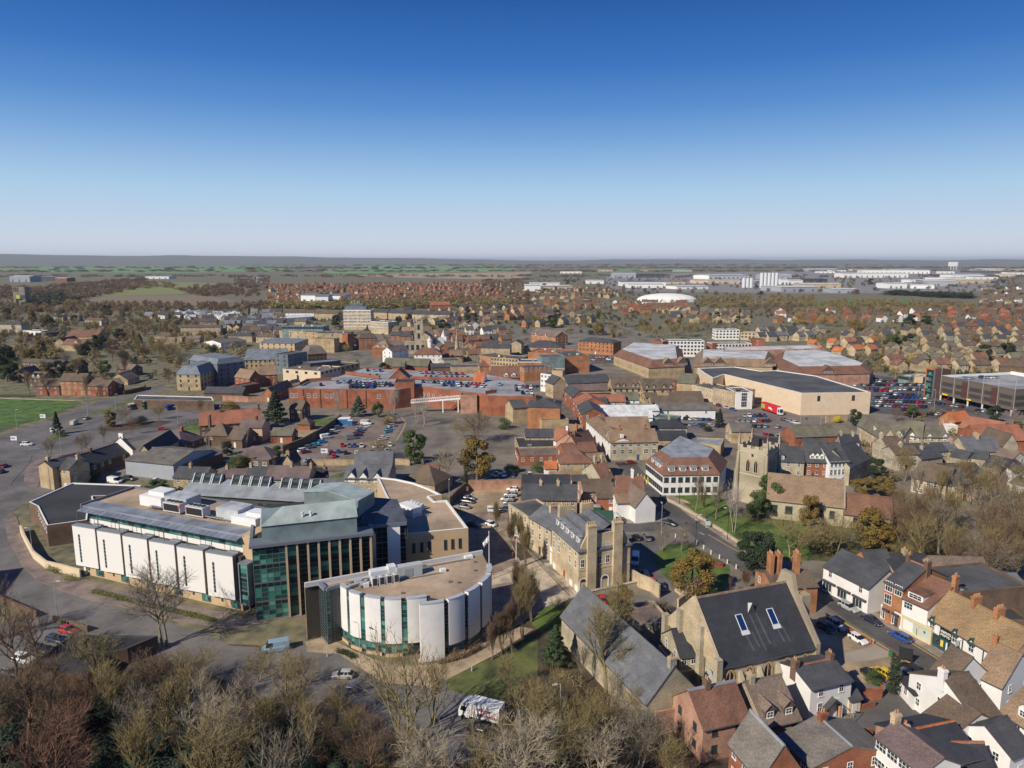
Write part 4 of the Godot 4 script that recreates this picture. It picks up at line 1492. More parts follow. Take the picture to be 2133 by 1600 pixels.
func deck_car_park():
	var t:=block("rooftop_car_park","long red brick store with cars parked on its rooftop deck",[U(-114.57,-363.43),U(-59.51,-359.28),U(-46.6,-369.11),U(-12.84,-347.37),U(-11.77,-343.57),U(10.53,-341.08),U(6.65,-385.64),U(-15.73,-412.43),U(-53.25,-423.44),U(-91.32,-435.03),U(-99.49,-401.97),U(-111.64,-387.22)],10.0,"red","deck",{"inset": .5,"cat":"car park"})
	var o:=t.position
	for q in [[V(-111.15,10,-372.01),V(-110.76,10,-384.08)],[V(-110.76,10,-384.08),V(-98.94,10,-388.8)],[V(-96.03,10,-410.65),V(-73.54,10,-393.64)],[V(-56.03,10,-392.02),V(-21.42,10,-388.8)],[V(-12.84,10,-347.37),V(-7.74,10,-351.26)]]:
		var m:=mb()
		var d:Vector3=(q[1]-q[0]).normalized()
		var e:=V(-d.z,0,d.x)*.25
		var a:Vector3=q[0]-o
		var b:Vector3=q[1]-o
		m.poly([a+e,b+e,b+e+V(0,1.6,0),a+e+V(0,1.6,0)],e)
		m.poly([a-e,b-e,b-e+V(0,1.6,0),a-e+V(0,1.6,0)],-e)
		m.poly([a+e+V(0,1.6,0),b+e+V(0,1.6,0),b-e+V(0,1.6,0),a-e+V(0,1.6,0)],Vector3.UP)
		part("deck_wall",made([m,wall("red")]),t)
	var a:=V(-114.57,0,-363.43)-V(o.x,0,o.z)
	var b:=V(-59.51,0,-359.28)-V(o.x,0,o.z)
	var yaw:=atan2(-(b-a).z,(b-a).x)
	for f in [.03,.07,.19,.25,.36,.41,.85]:
		aw(t,a.lerp(b,f)+V(0,5.4,0),yaw,1.6,2.0,"white")
	for f in [.14,.30,.55,.73]:
		var m:=mb()
		m.bar(V(0,0,.15),V(0,9.5,.15),.25)
		part("drainpipe",made([m,mt(.1,.05,.04)]),t,a.lerp(b,f),yaw)
	var c:=V(-46.6,0,-369.11)-V(o.x,0,o.z)
	var d2:=V(-12.84,0,-347.37)-V(o.x,0,o.z)
	for f in [.02,.1,.18,.3,.4,.47,.53]:
		aw(t,c.lerp(d2,f)+V(0,4.5,0),atan2(-(d2-c).z,(d2-c).x),1.3,2.2,"white")
	hs("stair_tower","square red brick stair tower standing proud of the rooftop car park front","f",[-60.2,-364.2,5,9.8,12,12.5,.4],"red","dark",{"win":"none"})
	hs("lift_tower","pink brick tower under a brown flat roof at the end of the white footbridge","f",[-25.4,-348.3,-0,8.1,9,9,.4],"pink","felt",{"win":"none"})
	var br:=mb()
	for q in [[V(-50.01,5,-349.32),V(-25.69,6.8,-350.83)],[V(-17.5,6.8,-354.06),V(-10.79,8,-351.55)]]:
		var d3:Vector3=q[1]-q[0]
		for s in [.0,2.2]:
			var off:=V(0,0,-s)
			br.bar(q[0]+off,q[1]+off,.35)
			br.bar(q[0]+off+V(0,1.5,0),q[1]+off+V(0,1.5,0),.2)
			var k:=int(d3.length()/1.0)
			for i in k+1:
				var p:Vector3=q[0]+d3*(float(i)/k)+off
				br.bar(p,p+V(0,1.5,0),.12)
		br.poly([q[0],q[1],q[1]-V(0,0,2.2),q[0]-V(0,0,2.2)],Vector3.UP)
	for f in [.65,.96]:
		var p:Vector3=(V(-50.01,5,-349.32) as Vector3).lerp(V(-25.69,6.8,-350.83),f)
		br.bar(p-V(0,p.y,0),p,.5)
	one("footbridge",made([br,mt(.72,.72,.71,.6)]),"white railed footbridge leading to the rooftop car park on slim posts","footbridge")

func lamp(label:String,x:float,z:float,h:float,yaw:float,m:Material,group:=""):
	var key:="lamp %.1f"%h
	if not cache.has(key):
		var p:=mb()
		p.tube(Vector3.ZERO,V(0,1.2,0),.11,.1,8)
		p.tube(V(0,1.2,0),V(0,h,0),.075,.05,8)
		p.tube(V(0,h,0),V(.7,h+.12,0),.05,.04,6)
		var c:=mb()
		c.cbox(V(1.0,h+.12,0),V(.8,.13,.3))
		cache[key]=[made([p,mt(.3)]),made([c,mt(.6,.61,.6,.4)])]
	var t:=thing("street_lamp",label,"street lamp",V(x,0,z),deg_to_rad(yaw),group)
	part("pole",cache[key][0],t).material_override=m
	part("lamp_head",cache[key][1],t)

func person(label:String,x:float,z:float,yaw:float,top_c:Color,leg_c:Color):
	var t:=thing("person",label,"person",V(x,0,z),deg_to_rad(yaw))
	var b:=mb()
	b.tube(V(-.09,.05,-.12),V(-.1,.48,.02),.055,.07,8)
	b.tube(V(-.1,.48,.02),V(-.08,.92,0),.075,.1,8)
	b.tube(V(.09,.05,.2),V(.1,.48,.12),.055,.07,8)
	b.tube(V(.1,.48,.12),V(.08,.92,0),.075,.1,8)
	b.tube(V(-.1,.04,-.15),V(-.1,.04,.05),.05,.04,6,true)
	b.tube(V(.1,.04,.17),V(.1,.04,.37),.05,.04,6,true)
	var c:=mb()
	c.tube(V(0,.88,0),V(0,1.15,0),.16,.16,10,true)
	c.tube(V(0,1.15,0),V(0,1.42,.02),.16,.2,10,true)
	c.tube(V(0,1.42,.02),V(0,1.5,.02),.2,.08,10,true)
	for s in [-1.0,1.0]:
		c.tube(V(.2*s,1.42,0),V(.25*s,1.15,-.05*s),.065,.055,8)
		c.tube(V(.25*s,1.15,-.05*s),V(.23*s,.9,.1),.05,.04,8)
	var h:=mb()
	h.tube(V(0,1.46,.02),V(0,1.56,.03),.05,.05,8)
	for k in 6:
		var a0:=-PI/2+PI*k/6
		var a1:=-PI/2+PI*(k+1)/6
		h.tube(V(0,1.65+sin(a0)*.12,.04),V(0,1.65+sin(a1)*.12,.04),cos(a0)*.1,maxf(cos(a1)*.1,.001),10)
	for s in [-1.0,1.0]:
		h.tube(V(.23*s,.9,.1),V(.22*s,.76,.13),.035,.02,6)
	part("trousers",made([b,mt(leg_c.r,leg_c.g,leg_c.b)]),t)
	part("jacket",made([c,mt(top_c.r,top_c.g,top_c.b)]),t)
	part("body",made([h,mt(.45,.28,.2)]),t)
	var hair:=mb()
	hair.tube(V(0,1.66,.02),V(0,1.775,.03),.108,.05,10,true)
	part("hair",made([hair,mt(.06,.04,.03)]),t)

func ground():
	var soil:=mat("grass",.16,.145,.085)
	var s:=26000.0
	var g:=mb()
	g.flat(PA([U(-s,2000),U(s,2000),U(s,-s),U(-s,-s)]),0)
	tag(part("ground",made([g,soil]),self),"","","","structure")
	var tarmac:=mat("gravel",.105,.10,.098)
	var pale_tarmac:=mat("gravel",.155,.145,.14)
	var pink_pave:=mat("paving",.24,.19,.165)
	var stone_pave:=mat("paving",.52,.44,.33)
	var gravel:=mat("gravel",.40,.30,.19)
	var grass:=mat("grass",.085,.13,.022)
	var dull_grass:=mat("grass",.105,.12,.035)
	var litter:=mat("grass",.075,.055,.033)
	var town:=mat("gravel",.20,.175,.14)
	gs("town_ground",[U(-186.8,-239.5),U(-137.1,-434.4),U(-238.3,-764.6),U(127.9,-820.5),U(171.5,-516.1),U(346.5,-452.3),U(204.5,-239.5),U(81,-87),U(19.6,-114.5),U(-27.6,-239.5)],.008,town)
	gs("woodland_floor",[U(-137,-139.7),U(-83.6,-133.9),U(-47.9,-131.1),U(-14.4,-118.9),U(-.7,-143.8),U(17.6,-141.7),U(30.6,-118.9),U(35.5,-96.4),U(39.6,-82.1),U(-88.7,-79.1)],.012,litter)
	gs("road",[U(-205.5,-234.1),U(-247.8,-284.9),U(-220.6,-301.9),U(-219.5,-335),U(-222.4,-385.2),U(-213.4,-397.9),U(-215,-434.4),U(-205.8,-424.2),U(-203.3,-390.7),U(-165.9,-383.8),U(-145.1,-328.8),U(-154,-305.3),U(-160.6,-281.1),U(-166.7,-266.9),U(-170.7,-255.9),U(-159.4,-234.1),U(-151.3,-227.9),U(-151.1,-222.5),U(-153.3,-216),U(-149.5,-202.8),U(-135.2,-183.7),U(-121.7,-168.4),U(-112.2,-160),U(-103.9,-155.2),U(-94.6,-150.2),U(-87.4,-147.3),U(-74.8,-141.7),U(-63.3,-136.2),U(-55.5,-131.1),U(-47.7,-130.3),U(-40.6,-132),U(-34.1,-128.5),U(-27.5,-123.5),U(-20.5,-118.9),U(-14.8,-121.9),U(-4.6,-111.8),U(1.8,-100.7),U(-12,-96.4),U(-33.2,-105.4),U(-48.5,-117.4),U(-87.7,-137.7),U(-97.6,-142.8),U(-103.2,-145.5),U(-115,-151.1),U(-154.4,-165.6)],.02,pale_tarmac)
	gs("parking_yard",[U(-108.4,-134.4),U(-105.1,-142.8),U(-100.6,-146.7),U(-97.1,-141.7),U(-87.5,-137.5),U(-86.2,-123.5),U(-90,-115.6),U(-98.4,-119.4)],.024,pale_tarmac)
	gs("pavement",[U(-148.7,-200.9),U(-137.6,-186.4),U(-122,-168.8),U(-112.2,-160),U(-103.8,-155.1),U(-94.7,-150.4),U(-84.3,-146.6),U(-70.6,-140.9),U(-58.7,-137.5),U(-55,-138),U(-50.9,-140.1),U(-52,-141.2),U(-43.8,-142.2),U(-44.9,-146.2),U(-57.2,-142.2),U(-74.7,-149.7),U(-100.5,-159.9),U(-104.4,-159.9),U(-114.5,-166.9),U(-121.6,-173),U(-131.9,-184.6),U(-146.4,-203),U(-150.9,-207.3)],.12,pink_pave,.12)
	gs("pavement",[U(-173.9,-259.4),U(-158.4,-231.1),U(-161.3,-232.1),U(-168,-238.4),U(-177.2,-253.2),U(-181.9,-268.5),U(-172.9,-279.7),U(-167.5,-285.6)],.1,pink_pave,.1)
	gs("traffic_island",[U(-186.2,-261.9),U(-186.6,-271.2),U(-181.2,-261.9),U(-173.7,-243.9),U(-169.6,-234.2),U(-157.5,-221.4),U(-161.1,-219.5),U(-175.4,-241.7)],.1,pale_tarmac,.1)
	gs("traffic_island",[U(-199,-299.9),U(-200.2,-308.5),U(-195,-306.7),U(-191.1,-301.6),U(-194.5,-296.6)],.1,dull_grass,.1)
	gs("verge",[U(-208.1,-354.6),U(-209.3,-389.9),U(-204,-381.8),U(-203.3,-347.9),U(-204.5,-331),U(-207.8,-335.1)],.05,dull_grass)
	gs("green",[U(-297.9,-389.9),U(-281.3,-388.5),U(-236.7,-381.8),U(-228.5,-375.3),U(-225.2,-352.4),U(-222.6,-339.2),U(-227.9,-318.4),U(-229.7,-303.3)],.03,mat("grass",.075,.14,.025))
	gs("footpath",[U(-298.9,-391.3),U(-282.2,-389.9),U(-237.4,-382.8),U(-235.1,-380.7),U(-280.3,-387.1),U(-296.8,-388.5)],.036,stone_pave)
	gs("bus_island",[U(-185.4,-313.8),U(-185.5,-323.1),U(-166.3,-333),U(-159.6,-331),U(-160.7,-321.2),U(-176.3,-310.2)],.06,litter)
	gs("lawn",[U(-150.7,-317.5),U(-146.9,-333),U(-138.8,-327),U(-135.2,-312),U(-135.8,-306.7),U(-144,-312)],.03,grass)
	gs("lawn",[U(-91.8,-323.7),U(-82.2,-323.7),U(-83.4,-339.9),U(-94.2,-335.7)],.03,grass)
	gs("lawn",[U(-62.5,-237.7),U(-59,-242),U(-59.9,-248.8),U(-63.5,-244.3)],.03,grass)
	gs("gravel_drive",[U(-92.7,-298.8),U(-85.9,-302.1),U(-83.7,-312.6),U(-87.3,-319.9),U(-96.9,-314.4),U(-91.3,-280.1),U(-87.9,-281.6)],.03,gravel)
	gs("car_park_surface",[U(-80.9,-254),U(-85.2,-277.4),U(-78.7,-305.3),U(-79.1,-326.8),U(-73.9,-337.1),U(-53.7,-332.9),U(-49.6,-301),U(-43,-263.6),U(-46.4,-252.2)],.022,mat("gravel",.22,.175,.15))
	gs("lane",[U(-46.4,-252.2),U(-38.8,-254),U(-45.1,-292.7),U(-46.8,-328.8),U(-51.3,-348),U(-57.3,-348),U(-51.8,-328.8),U(-47.8,-284.9)],.024,pale_tarmac)
	gs("plaza",[U(-17.1,-200),U(-13.1,-206.4),U(-1.2,-207.5),U(.5,-188.4),U(5.6,-174.7),U(9.1,-167),U(16.3,-154.7),U(16.3,-151.6),U(7,-147.1),U(4.1,-142.9),U(-2.7,-134),U(-11,-123.6),U(-19,-123.6),U(-17.9,-158.6)],.03,mat("paving",.30,.235,.18))
	gs("paved_path",[U(-5,-157.9),U(-5,-163.1),U(2,-170.4),U(-.2,-182.1),U(-1.9,-190.2),U(.5,-188.4),U(5.8,-174.7),U(9.1,-167),U(16.3,-154.4),U(16.3,-151.5),U(7,-147.3),U(6.6,-151),U(4.6,-158.6),U(2.2,-160)],.038,stone_pave)
	gs("planting_bed",[U(1.2,-184.7),U(2.5,-182.1),U(5.3,-173.9),U(2,-171.5),U(-.5,-184.7)],.05,litter)
	gs("path",[U(-41.1,-132.5),U(-37.9,-134.4),U(-33.6,-131.5),U(-29.5,-128.3),U(-21.9,-123.5),U(-14.9,-124.4),U(-5.8,-132.5),U(1.8,-138.5),U(4.4,-137.5),U(-3.1,-127.9),U(-11,-120.2),U(-14.1,-117.1),U(-23.4,-118.6),U(-33.3,-127.9),U(-39.8,-128.8)],.05,mat("paving",.44,.34,.23))
	gs("lawn",[U(6.5,-146.8),U(12.4,-148.6),U(14.7,-140.7),U(12.7,-135.5),U(6,-136),U(4.1,-139.6)],.03,grass)
	gs("lawn",[U(-12.1,-119.4),U(-5.5,-125.2),U(5.2,-134.4),U(4.7,-119.4),U(-.6,-113.7),U(-6.1,-114.1),U(-11.4,-116.3)],.034,dull_grass)
	gs("parking_yard",[U(12.4,-148.9),U(16.3,-151.5),U(21.8,-154.7),U(32.8,-151.6),U(37.1,-154.7),U(36.5,-161.3),U(35.4,-174.7),U(32.5,-184.7),U(31.3,-190.2),U(38.7,-188.4),U(38.7,-181.3),U(38.3,-158.6),U(37.7,-152.2),U(34.1,-147.4),U(29.2,-144.5),U(15.9,-141.8),U(14.2,-144)],.032,pale_tarmac)
	gs("gravel_car_park",[U(-13.1,-206.4),U(-20.7,-215.4),U(-13.3,-231.9),U(2.7,-231.9),U(2.8,-207.5),U(-1.2,-206.4)],.03,gravel)
	gs("lawn",[U(35.6,-173.9),U(41.5,-182.1),U(47.1,-183),U(50.7,-176.3),U(54.1,-168.5),U(51.1,-158.6),U(47.5,-153.4),U(38,-157.3),U(36.5,-164.1)],.036,grass)
	gs("churchyard_grass",[U(48.1,-217.7),U(54,-224.5),U(66.7,-223.2),U(67.5,-202.5),U(73.9,-199.4),U(86.3,-198.4),U(75.5,-171.8),U(61.1,-171.8),U(62.1,-180.7),U(57.7,-193.9),U(54.6,-204.1)],.03,grass)
	gs("churchyard_ground",[U(69.2,-207.9),U(127,-213.5),U(125.9,-183.3),U(102.3,-165.8),U(77.1,-171.8),U(60.9,-175)],.026,mat("grass",.085,.085,.035))
	gs("garden_bed",[U(47.7,-225.8),U(55.2,-217.7),U(55.7,-214.7),U(48.8,-219.5)],.05,mat("gravel",.42,.30,.17))
	rb("road",[U(42.3,-261.9),U(43,-253.2),U(44.2,-238.4),U(43.7,-231.9),U(46.8,-214.3),U(49,-203.1),U(52,-195.4),U(54.8,-183.3),U(57,-175),U(59.4,-166.6),U(64.5,-159.5),U(72.2,-150),U(74.3,-141.4),U(76.6,-134.7),U(78.8,-128.6),U(80.8,-123.7),U(82.6,-117.3),U(84.3,-111.4)],7.4,.05,tarmac)
	rb("pavement",[U(48.8,-231.9),U(52,-216.6),U(54.1,-203.5),U(57.3,-192.5),U(60.6,-180.3),U(61.4,-176.6)],2.6,.13,mat("paving",.33,.27,.22),.12)
	rb("pavement",[U(75.3,-150.6),U(77,-144.7),U(79.5,-137.7),U(81.6,-131.3),U(83.3,-125.9),U(85.8,-116.9)],2.6,.13,mat("paving",.33,.27,.22),.12)
	rb("road",[U(21.5,-404.1),U(25.8,-371.4),U(29,-343.5),U(32.4,-317.5),U(33.4,-298.3),U(35.7,-278.2),U(38.7,-267.1),U(42.7,-258.1)],7.5,.05,mat("paving",.17,.135,.125))
	rb("road",[U(45.6,-198),U(39.2,-195),U(32,-194.5),U(26.8,-196)],6.5,.056,tarmac)
	rb("pavement",[U(31,-200),U(36.3,-198.5),U(42.4,-200),U(45.4,-207.5)],2.2,.13,mat("paving",.33,.27,.22),.12)
	gs("gravel_yard",[U(62.4,-137.7),U(68.9,-137.7),U(71.4,-132.3),U(74,-127.2),U(75,-120.4),U(71.4,-117.3),U(59.8,-118.8),U(55.7,-122.9)],.06,gravel)
	gs("concrete_apron",[U(63.7,-128.1),U(70,-130.4),U(71.9,-131.3),U(73.2,-128.6),U(71.8,-126.8),U(67.1,-125.5),U(63,-125)],.07,mp(.34,.29,.23))
	gs("lane",[U(58.6,-111.6),U(63.6,-113.7),U(69.1,-117.1),U(74.4,-119.4),U(72.2,-115.6),U(68.3,-111.2),U(68.6,-109.2),U(65.3,-104.3),U(59.1,-104),U(52.5,-102.8),U(49.5,-102.5),U(49.8,-105.9),U(53.5,-107.8)],.06,tarmac)
	gs("car_park_surface",[U(205.1,-461.3),U(239.6,-469.1),U(257.7,-439.4),U(241.1,-395.5),U(256.6,-356.9),U(244.3,-339.2),U(209.6,-333),U(189.7,-343.5),U(178.8,-352.4),U(218,-436)],.03,tarmac)
	gs("car_park_surface",[U(82,-340.2),U(107.5,-372.6),U(123.4,-360.4),U(137.2,-353.4),U(139.7,-336),U(154.1,-326),U(151.5,-320.2),U(126.5,-320.2),U(112.3,-291),U(98.1,-291),U(91.5,-309.3),U(74.8,-309.3)],.03,mat("gravel",.19,.155,.135))
	gs("car_park_surface",[U(61.6,-575.4),U(81.9,-575.4),U(74.9,-525.2),U(57.5,-518.7)],.03,tarmac)
	rb("lane",[U(149.4,-305),U(148.4,-291.8),U(144.1,-274),U(135.8,-253.2),U(127.7,-231.1)],5,.04,mat("paving",.25,.20,.165))
	var yellow:=mp(.62,.38,.06)
	var white:=mp(.62,.62,.6)
	rb("road_marking",[U(69.5,-140.4),U(71.8,-134.2),U(73.4,-129.5),U(76.1,-121.7)],.28,.075,yellow)
	rb("road_marking",[U(78.2,-135.2),U(79.8,-130.4),U(81.2,-125.9)],.22,.075,yellow)
	rb("road_marking",[U(54.3,-189.2),U(56.7,-182.9),U(58.2,-179.1),U(59.8,-175.8)],.22,.075,yellow)
	rb("road_marking",[U(-53.9,-341.3),U(-49.7,-328.8),U(-49,-319),U(-48.6,-294.4)],.35,.04,yellow)
	for q in [[U(-209,-288.7),U(-204.6,-290.2)],[U(-193.7,-279.7),U(-190.2,-281.9)],[U(52.2,-190.6),U(53.2,-189.1)]]:
		rb("road_marking",q,.25,.075,white)
	var hay:=mat("grass",.22,.20,.09)
	gs("field",[U(-965.6,-1652.2),U(-1242.9,-2411.5),U(-1095.5,-2466),U(-851.7,-2249.9),U(-748,-1992.8),U(-692.8,-1652.2),U(-848.9,-1519.2)],.05,mat("grass",.21,.22,.075))
	gs("field",[U(-767.9,-1212.8),U(-883.9,-1433.8),U(-840.4,-1508.6),U(-651,-1551.8),U(-503.3,-1324.2),U(-534.3,-1196),U(-665.9,-1118.5)],.04,mat("grass",.22,.17,.11))
	gs("field",[U(-4850.8,-6289.9),U(-6331.5,-11595.9),U(-4468.9,-14690.3),U(-1577.7,-5177.8),U(-1929.5,-4189.2),U(-3574.5,-4631.5)],.05,mat("grass",.15,.27,.09))
	gs("field",[U(-1358.8,-5177.8),U(-1873.1,-9790.5),U(-2305.8,-17629.4),U(-669,-12590.5),U(45.9,-6289.9),U(-45.8,-4583.1),U(-677.3,-4312.8),U(-1008.5,-3998.2)],.06,mat("grass",.16,.29,.10))
	gs("field",[U(-796.2,-3516.9),U(-628,-3998.2),U(-18.8,-4399.3),U(132.1,-4583.1),U(40.3,-3030.1),U(-124.4,-2833.8),U(-459.7,-3094.4)],.05,mat("grass",.36,.27,.18))
	gs("field",[U(195.6,-4583.1),U(520,-5502.2),U(1551.8,-6475.3),U(1241.5,-5177.8),U(482.5,-4312.8)],.05,mat("grass",.15,.27,.09))
	gs("field",[U(3131.5,-7340.2),U(5758.9,-12590.5),U(4549,-8810.4),U(3429.2,-6774.7)],.05,hay)
	gs("sports_field",[U(251.2,-1433.8),U(329.5,-1519.2),U(416.2,-1498.2),U(325.8,-1292.6),U(237.8,-1304.3)],.05,mat("grass",.08,.17,.035))
	gs("sports_field",[U(471.3,-1212.8),U(562.3,-1357.4),U(659.6,-1419.7),U(765.6,-1357.4),U(668.3,-1179.7),U(552.1,-1118.5),U(459.8,-1058.1)],.05,mat("grass",.10,.17,.04))
	gs("industrial_yard",[U(227.3,-1752.1),U(473.5,-3664),U(1842.6,-4889.5),U(3452.2,-5502.2),U(1759,-2582.6),U(1165.7,-1752.1),U(712.9,-1621.3)],.03,mat("gravel",.26,.25,.24))
	rb("motorway",[U(-1151.3,-3255.5),U(-964.2,-2744.8),U(-781.4,-2249.9),U(-678.8,-1992.8)],26,.06,mat("gravel",.3,.3,.31))
	var hill:=mb()
	var nz:=noise(.00035,3,21)
	var ring:=[]
	for i in 121:
		var a:=lerpf(-52,52,i/120.0)
		var row:=[]
		for j in 4:
			var r:=[9000.0,12500.0,15500.0,21000.0][j] as float
			var p:=U(sin(deg_to_rad(a))*r,-cos(deg_to_rad(a))*r)
			var h:=[.0,.35,1.0,.4][j] as float
			var tall:=lerpf(165.0,72.0,smoothstep(-36.0,6.0,a))+30.0*nz.get_noise_2d(p.x,p.y)
			row.append(V(p.x,maxf(.0,h*tall)-(2 if j==0 else 0),p.y))
		ring.append(row)
	for i in 120:
		for j in 3:
			hill.poly([ring[i][j],ring[i+1][j],ring[i+1][j+1]],Vector3.UP)
			hill.poly([ring[i][j],ring[i+1][j+1],ring[i][j+1]],Vector3.UP)
	tag(part("hills",made([hill,mat("grass",.16,.17,.13)]),self),"","","","structure")

func clerestory():
	var L:=41.77
	var t:=thing("clerestory_hall","long single-storey hall with pale blue-grey metal roof and a row of raised roof windows","building",V(-99.04,0,-207.1),-.1790)
	bx(t,"wall",mp(.06,.07,.075),[[V(0,2.4,-12),V(L,6.0,0)]])
	bx(t,"plinth_wall",wall("cream"),[[V(0,0,-12),V(L*.5,2.4,.1)]])
	bx(t,"plinth_wall",wall("white"),[[V(L*.5,0,-12),V(L,2.4,.1)]])
	for i in 14:
		aw(t,V(L*(i+.5)/14,3.6,0),0,1.6,.9,"dark")
	var r:=mb()
	r.sweep(PA([U(.8,5.9),U(.8,6.15),U(-7.5,8.6),U(-12.4,7.0),U(-12.4,6.6),U(-7.5,8.3)]),-.4,L+.4,true)
	part("metal_roof",made([r,roof("lead")]),t)
	for i in 13:
		if i in [3,8]:
			continue
		var x:=L*(i+.12)/13
		var w:=L/13*.82
		var m:=mb()
		m.sweep(PA([U(-5.2,7.9),U(-6.6,10.0),U(-8.4,10.1),U(-8.4,8.2)]),x,x+w,true)
		var q:=part("roof_window",made([m,mt(.05,.06,.07,.9)]),t)
		bx(q,"pane",glassy(.03,.05,.055),[[V(x+.2,8.4,-6.2),V(x+w - .2,9.4,-5.6)]])
		var f:=mb()
		for e in [x - .1,x+w - .1]:
			f.sweep(PA([U(-4.6,7.7),U(-6.5,10.4),U(-7.2,10.4),U(-6.6,8.2)]),e,e+.3,true)
		part("fin",made([f,mt(.33,.37,.41,.5)]),q)

func landmarks():
	var d:=mb()
	var n:=20
	for i in n:
		for j in 6:
			var a0:=TAU*i/n
			var a1:=TAU*(i+1)/n
			var b0:=PI/2*j/6
			var b1:=PI/2*(j+1)/6
			var f:=func(a:float,b:float)->Vector3:return V(cos(a)*cos(b)*56,pow(sin(b),.8)*15,sin(a)*cos(b)*30)
			d.poly([f.call(a0,b0),f.call(a1,b0),f.call(a1,b1),f.call(a0,b1)] if j<5 else [f.call(a0,b0),f.call(a1,b0),f.call(a0,b1)],f.call((a0+a1)/2,(b0+b1)/2)+V(0,.1,0))
	one("sports_dome",made([d,wall("white")]),"white inflatable dome on the playing field beyond the park","dome",V(281.21,0,-1316.16))
	var t:=thing("silo_group","cluster of tall pale grey silos among the industrial sheds","silos",V(716.22,0,-1974.69))
	for i in 8:
		var m:=mb()
		m.tube(V(-38+i*10,0,0),V(-38+i*10,40 if i<5 else 26,0),5,5,12,true)
		part("silo",made([m,mp(.6,.62,.64)]),t,V(0 if i<5 else -98,0,0))
	t=thing("water_tower","white water tower standing on legs near the right skyline","water tower",V(3333.3,0,-5502.19))
	bx(t,"tank",wall("white"),[[V(-28,26,-28),V(28,58,0)]])
	bx(t,"leg",mp(.5,.5,.48),[[V(-24,0,-6),V(-18,26,0)],[V(18,0,-6),V(24,26,0)],[V(-3,0,-6),V(3,26,0)]])
	var st:=wall("stone")
	t=thing("town_church","small sandstone church with battlemented nave and pinnacled tower in the town centre","church",V(-86.8,0,-578.75),.1294)
	var L:=20.94
	bx(t,"nave_wall",st,[[V(0,0,-12),V(L,9,0)]])
	for i in 12:
		bx(t,"merlon",st,[[V(L*i/12,9,-.8),V(L*(i+.55)/12,10.2,0)]])
	for i in 5:
		aw(t,V(L*(i+.5)/5,3,0),0,2.4,4,"dark")
	bx(t,"tower",st,[[V(8,0,-10),V(15,25,-3)]])
	for q in [[8.3,-3.3],[14.7,-3.3],[8.3,-9.7],[14.7,-9.7]]:
		var m:=mb()
		m.tube(V(q[0],25,q[1]),V(q[0],30,q[1]),1.0,.1,4)
		part("pinnacle",made([m,st]),t)
	for y in [12.0,19.0]:
		aw(t,V(11.5,y,-3),0,2,4,"dark")
	var c:=mb()
	c.tube(V(0,11,0),V(0,18,0),1.8,1.8,8)
	c.tube(V(0,18,0),V(0,18.6,0),2.2,2.2,8,true)
	c.tube(V(0,18.6,0),V(0,21,0),2.0,.1,8)
	one("cupola",made([c,wall("white")]),"white octagonal cupola on the orange-brown town hall roof","cupola",V(-58.58,0,-504.99)+V(0,0,-7))
	c=mb()
	c.tube(Vector3.ZERO,V(0,8,0),1.8,1.6,4)
	c.tube(V(0,8,0),V(0,19,0),1.6,.1,8)
	one("church_spire",made([c,wall("stone")]),"thin pale stone spire beside the upper street","spire",V(-44.22,0,-575.41))
	c=mb()
	c.box(V(-2.5,0,-2.5),V(2.5,8,2.5))
	c.tube(V(0,8,0),V(0,14,0),2.6,.1,4)
	one("white_spire_house",made([c,wall("white")]),"white pointed turret on a shop at the top of the street","turret",V(-60.52,0,-635.98))

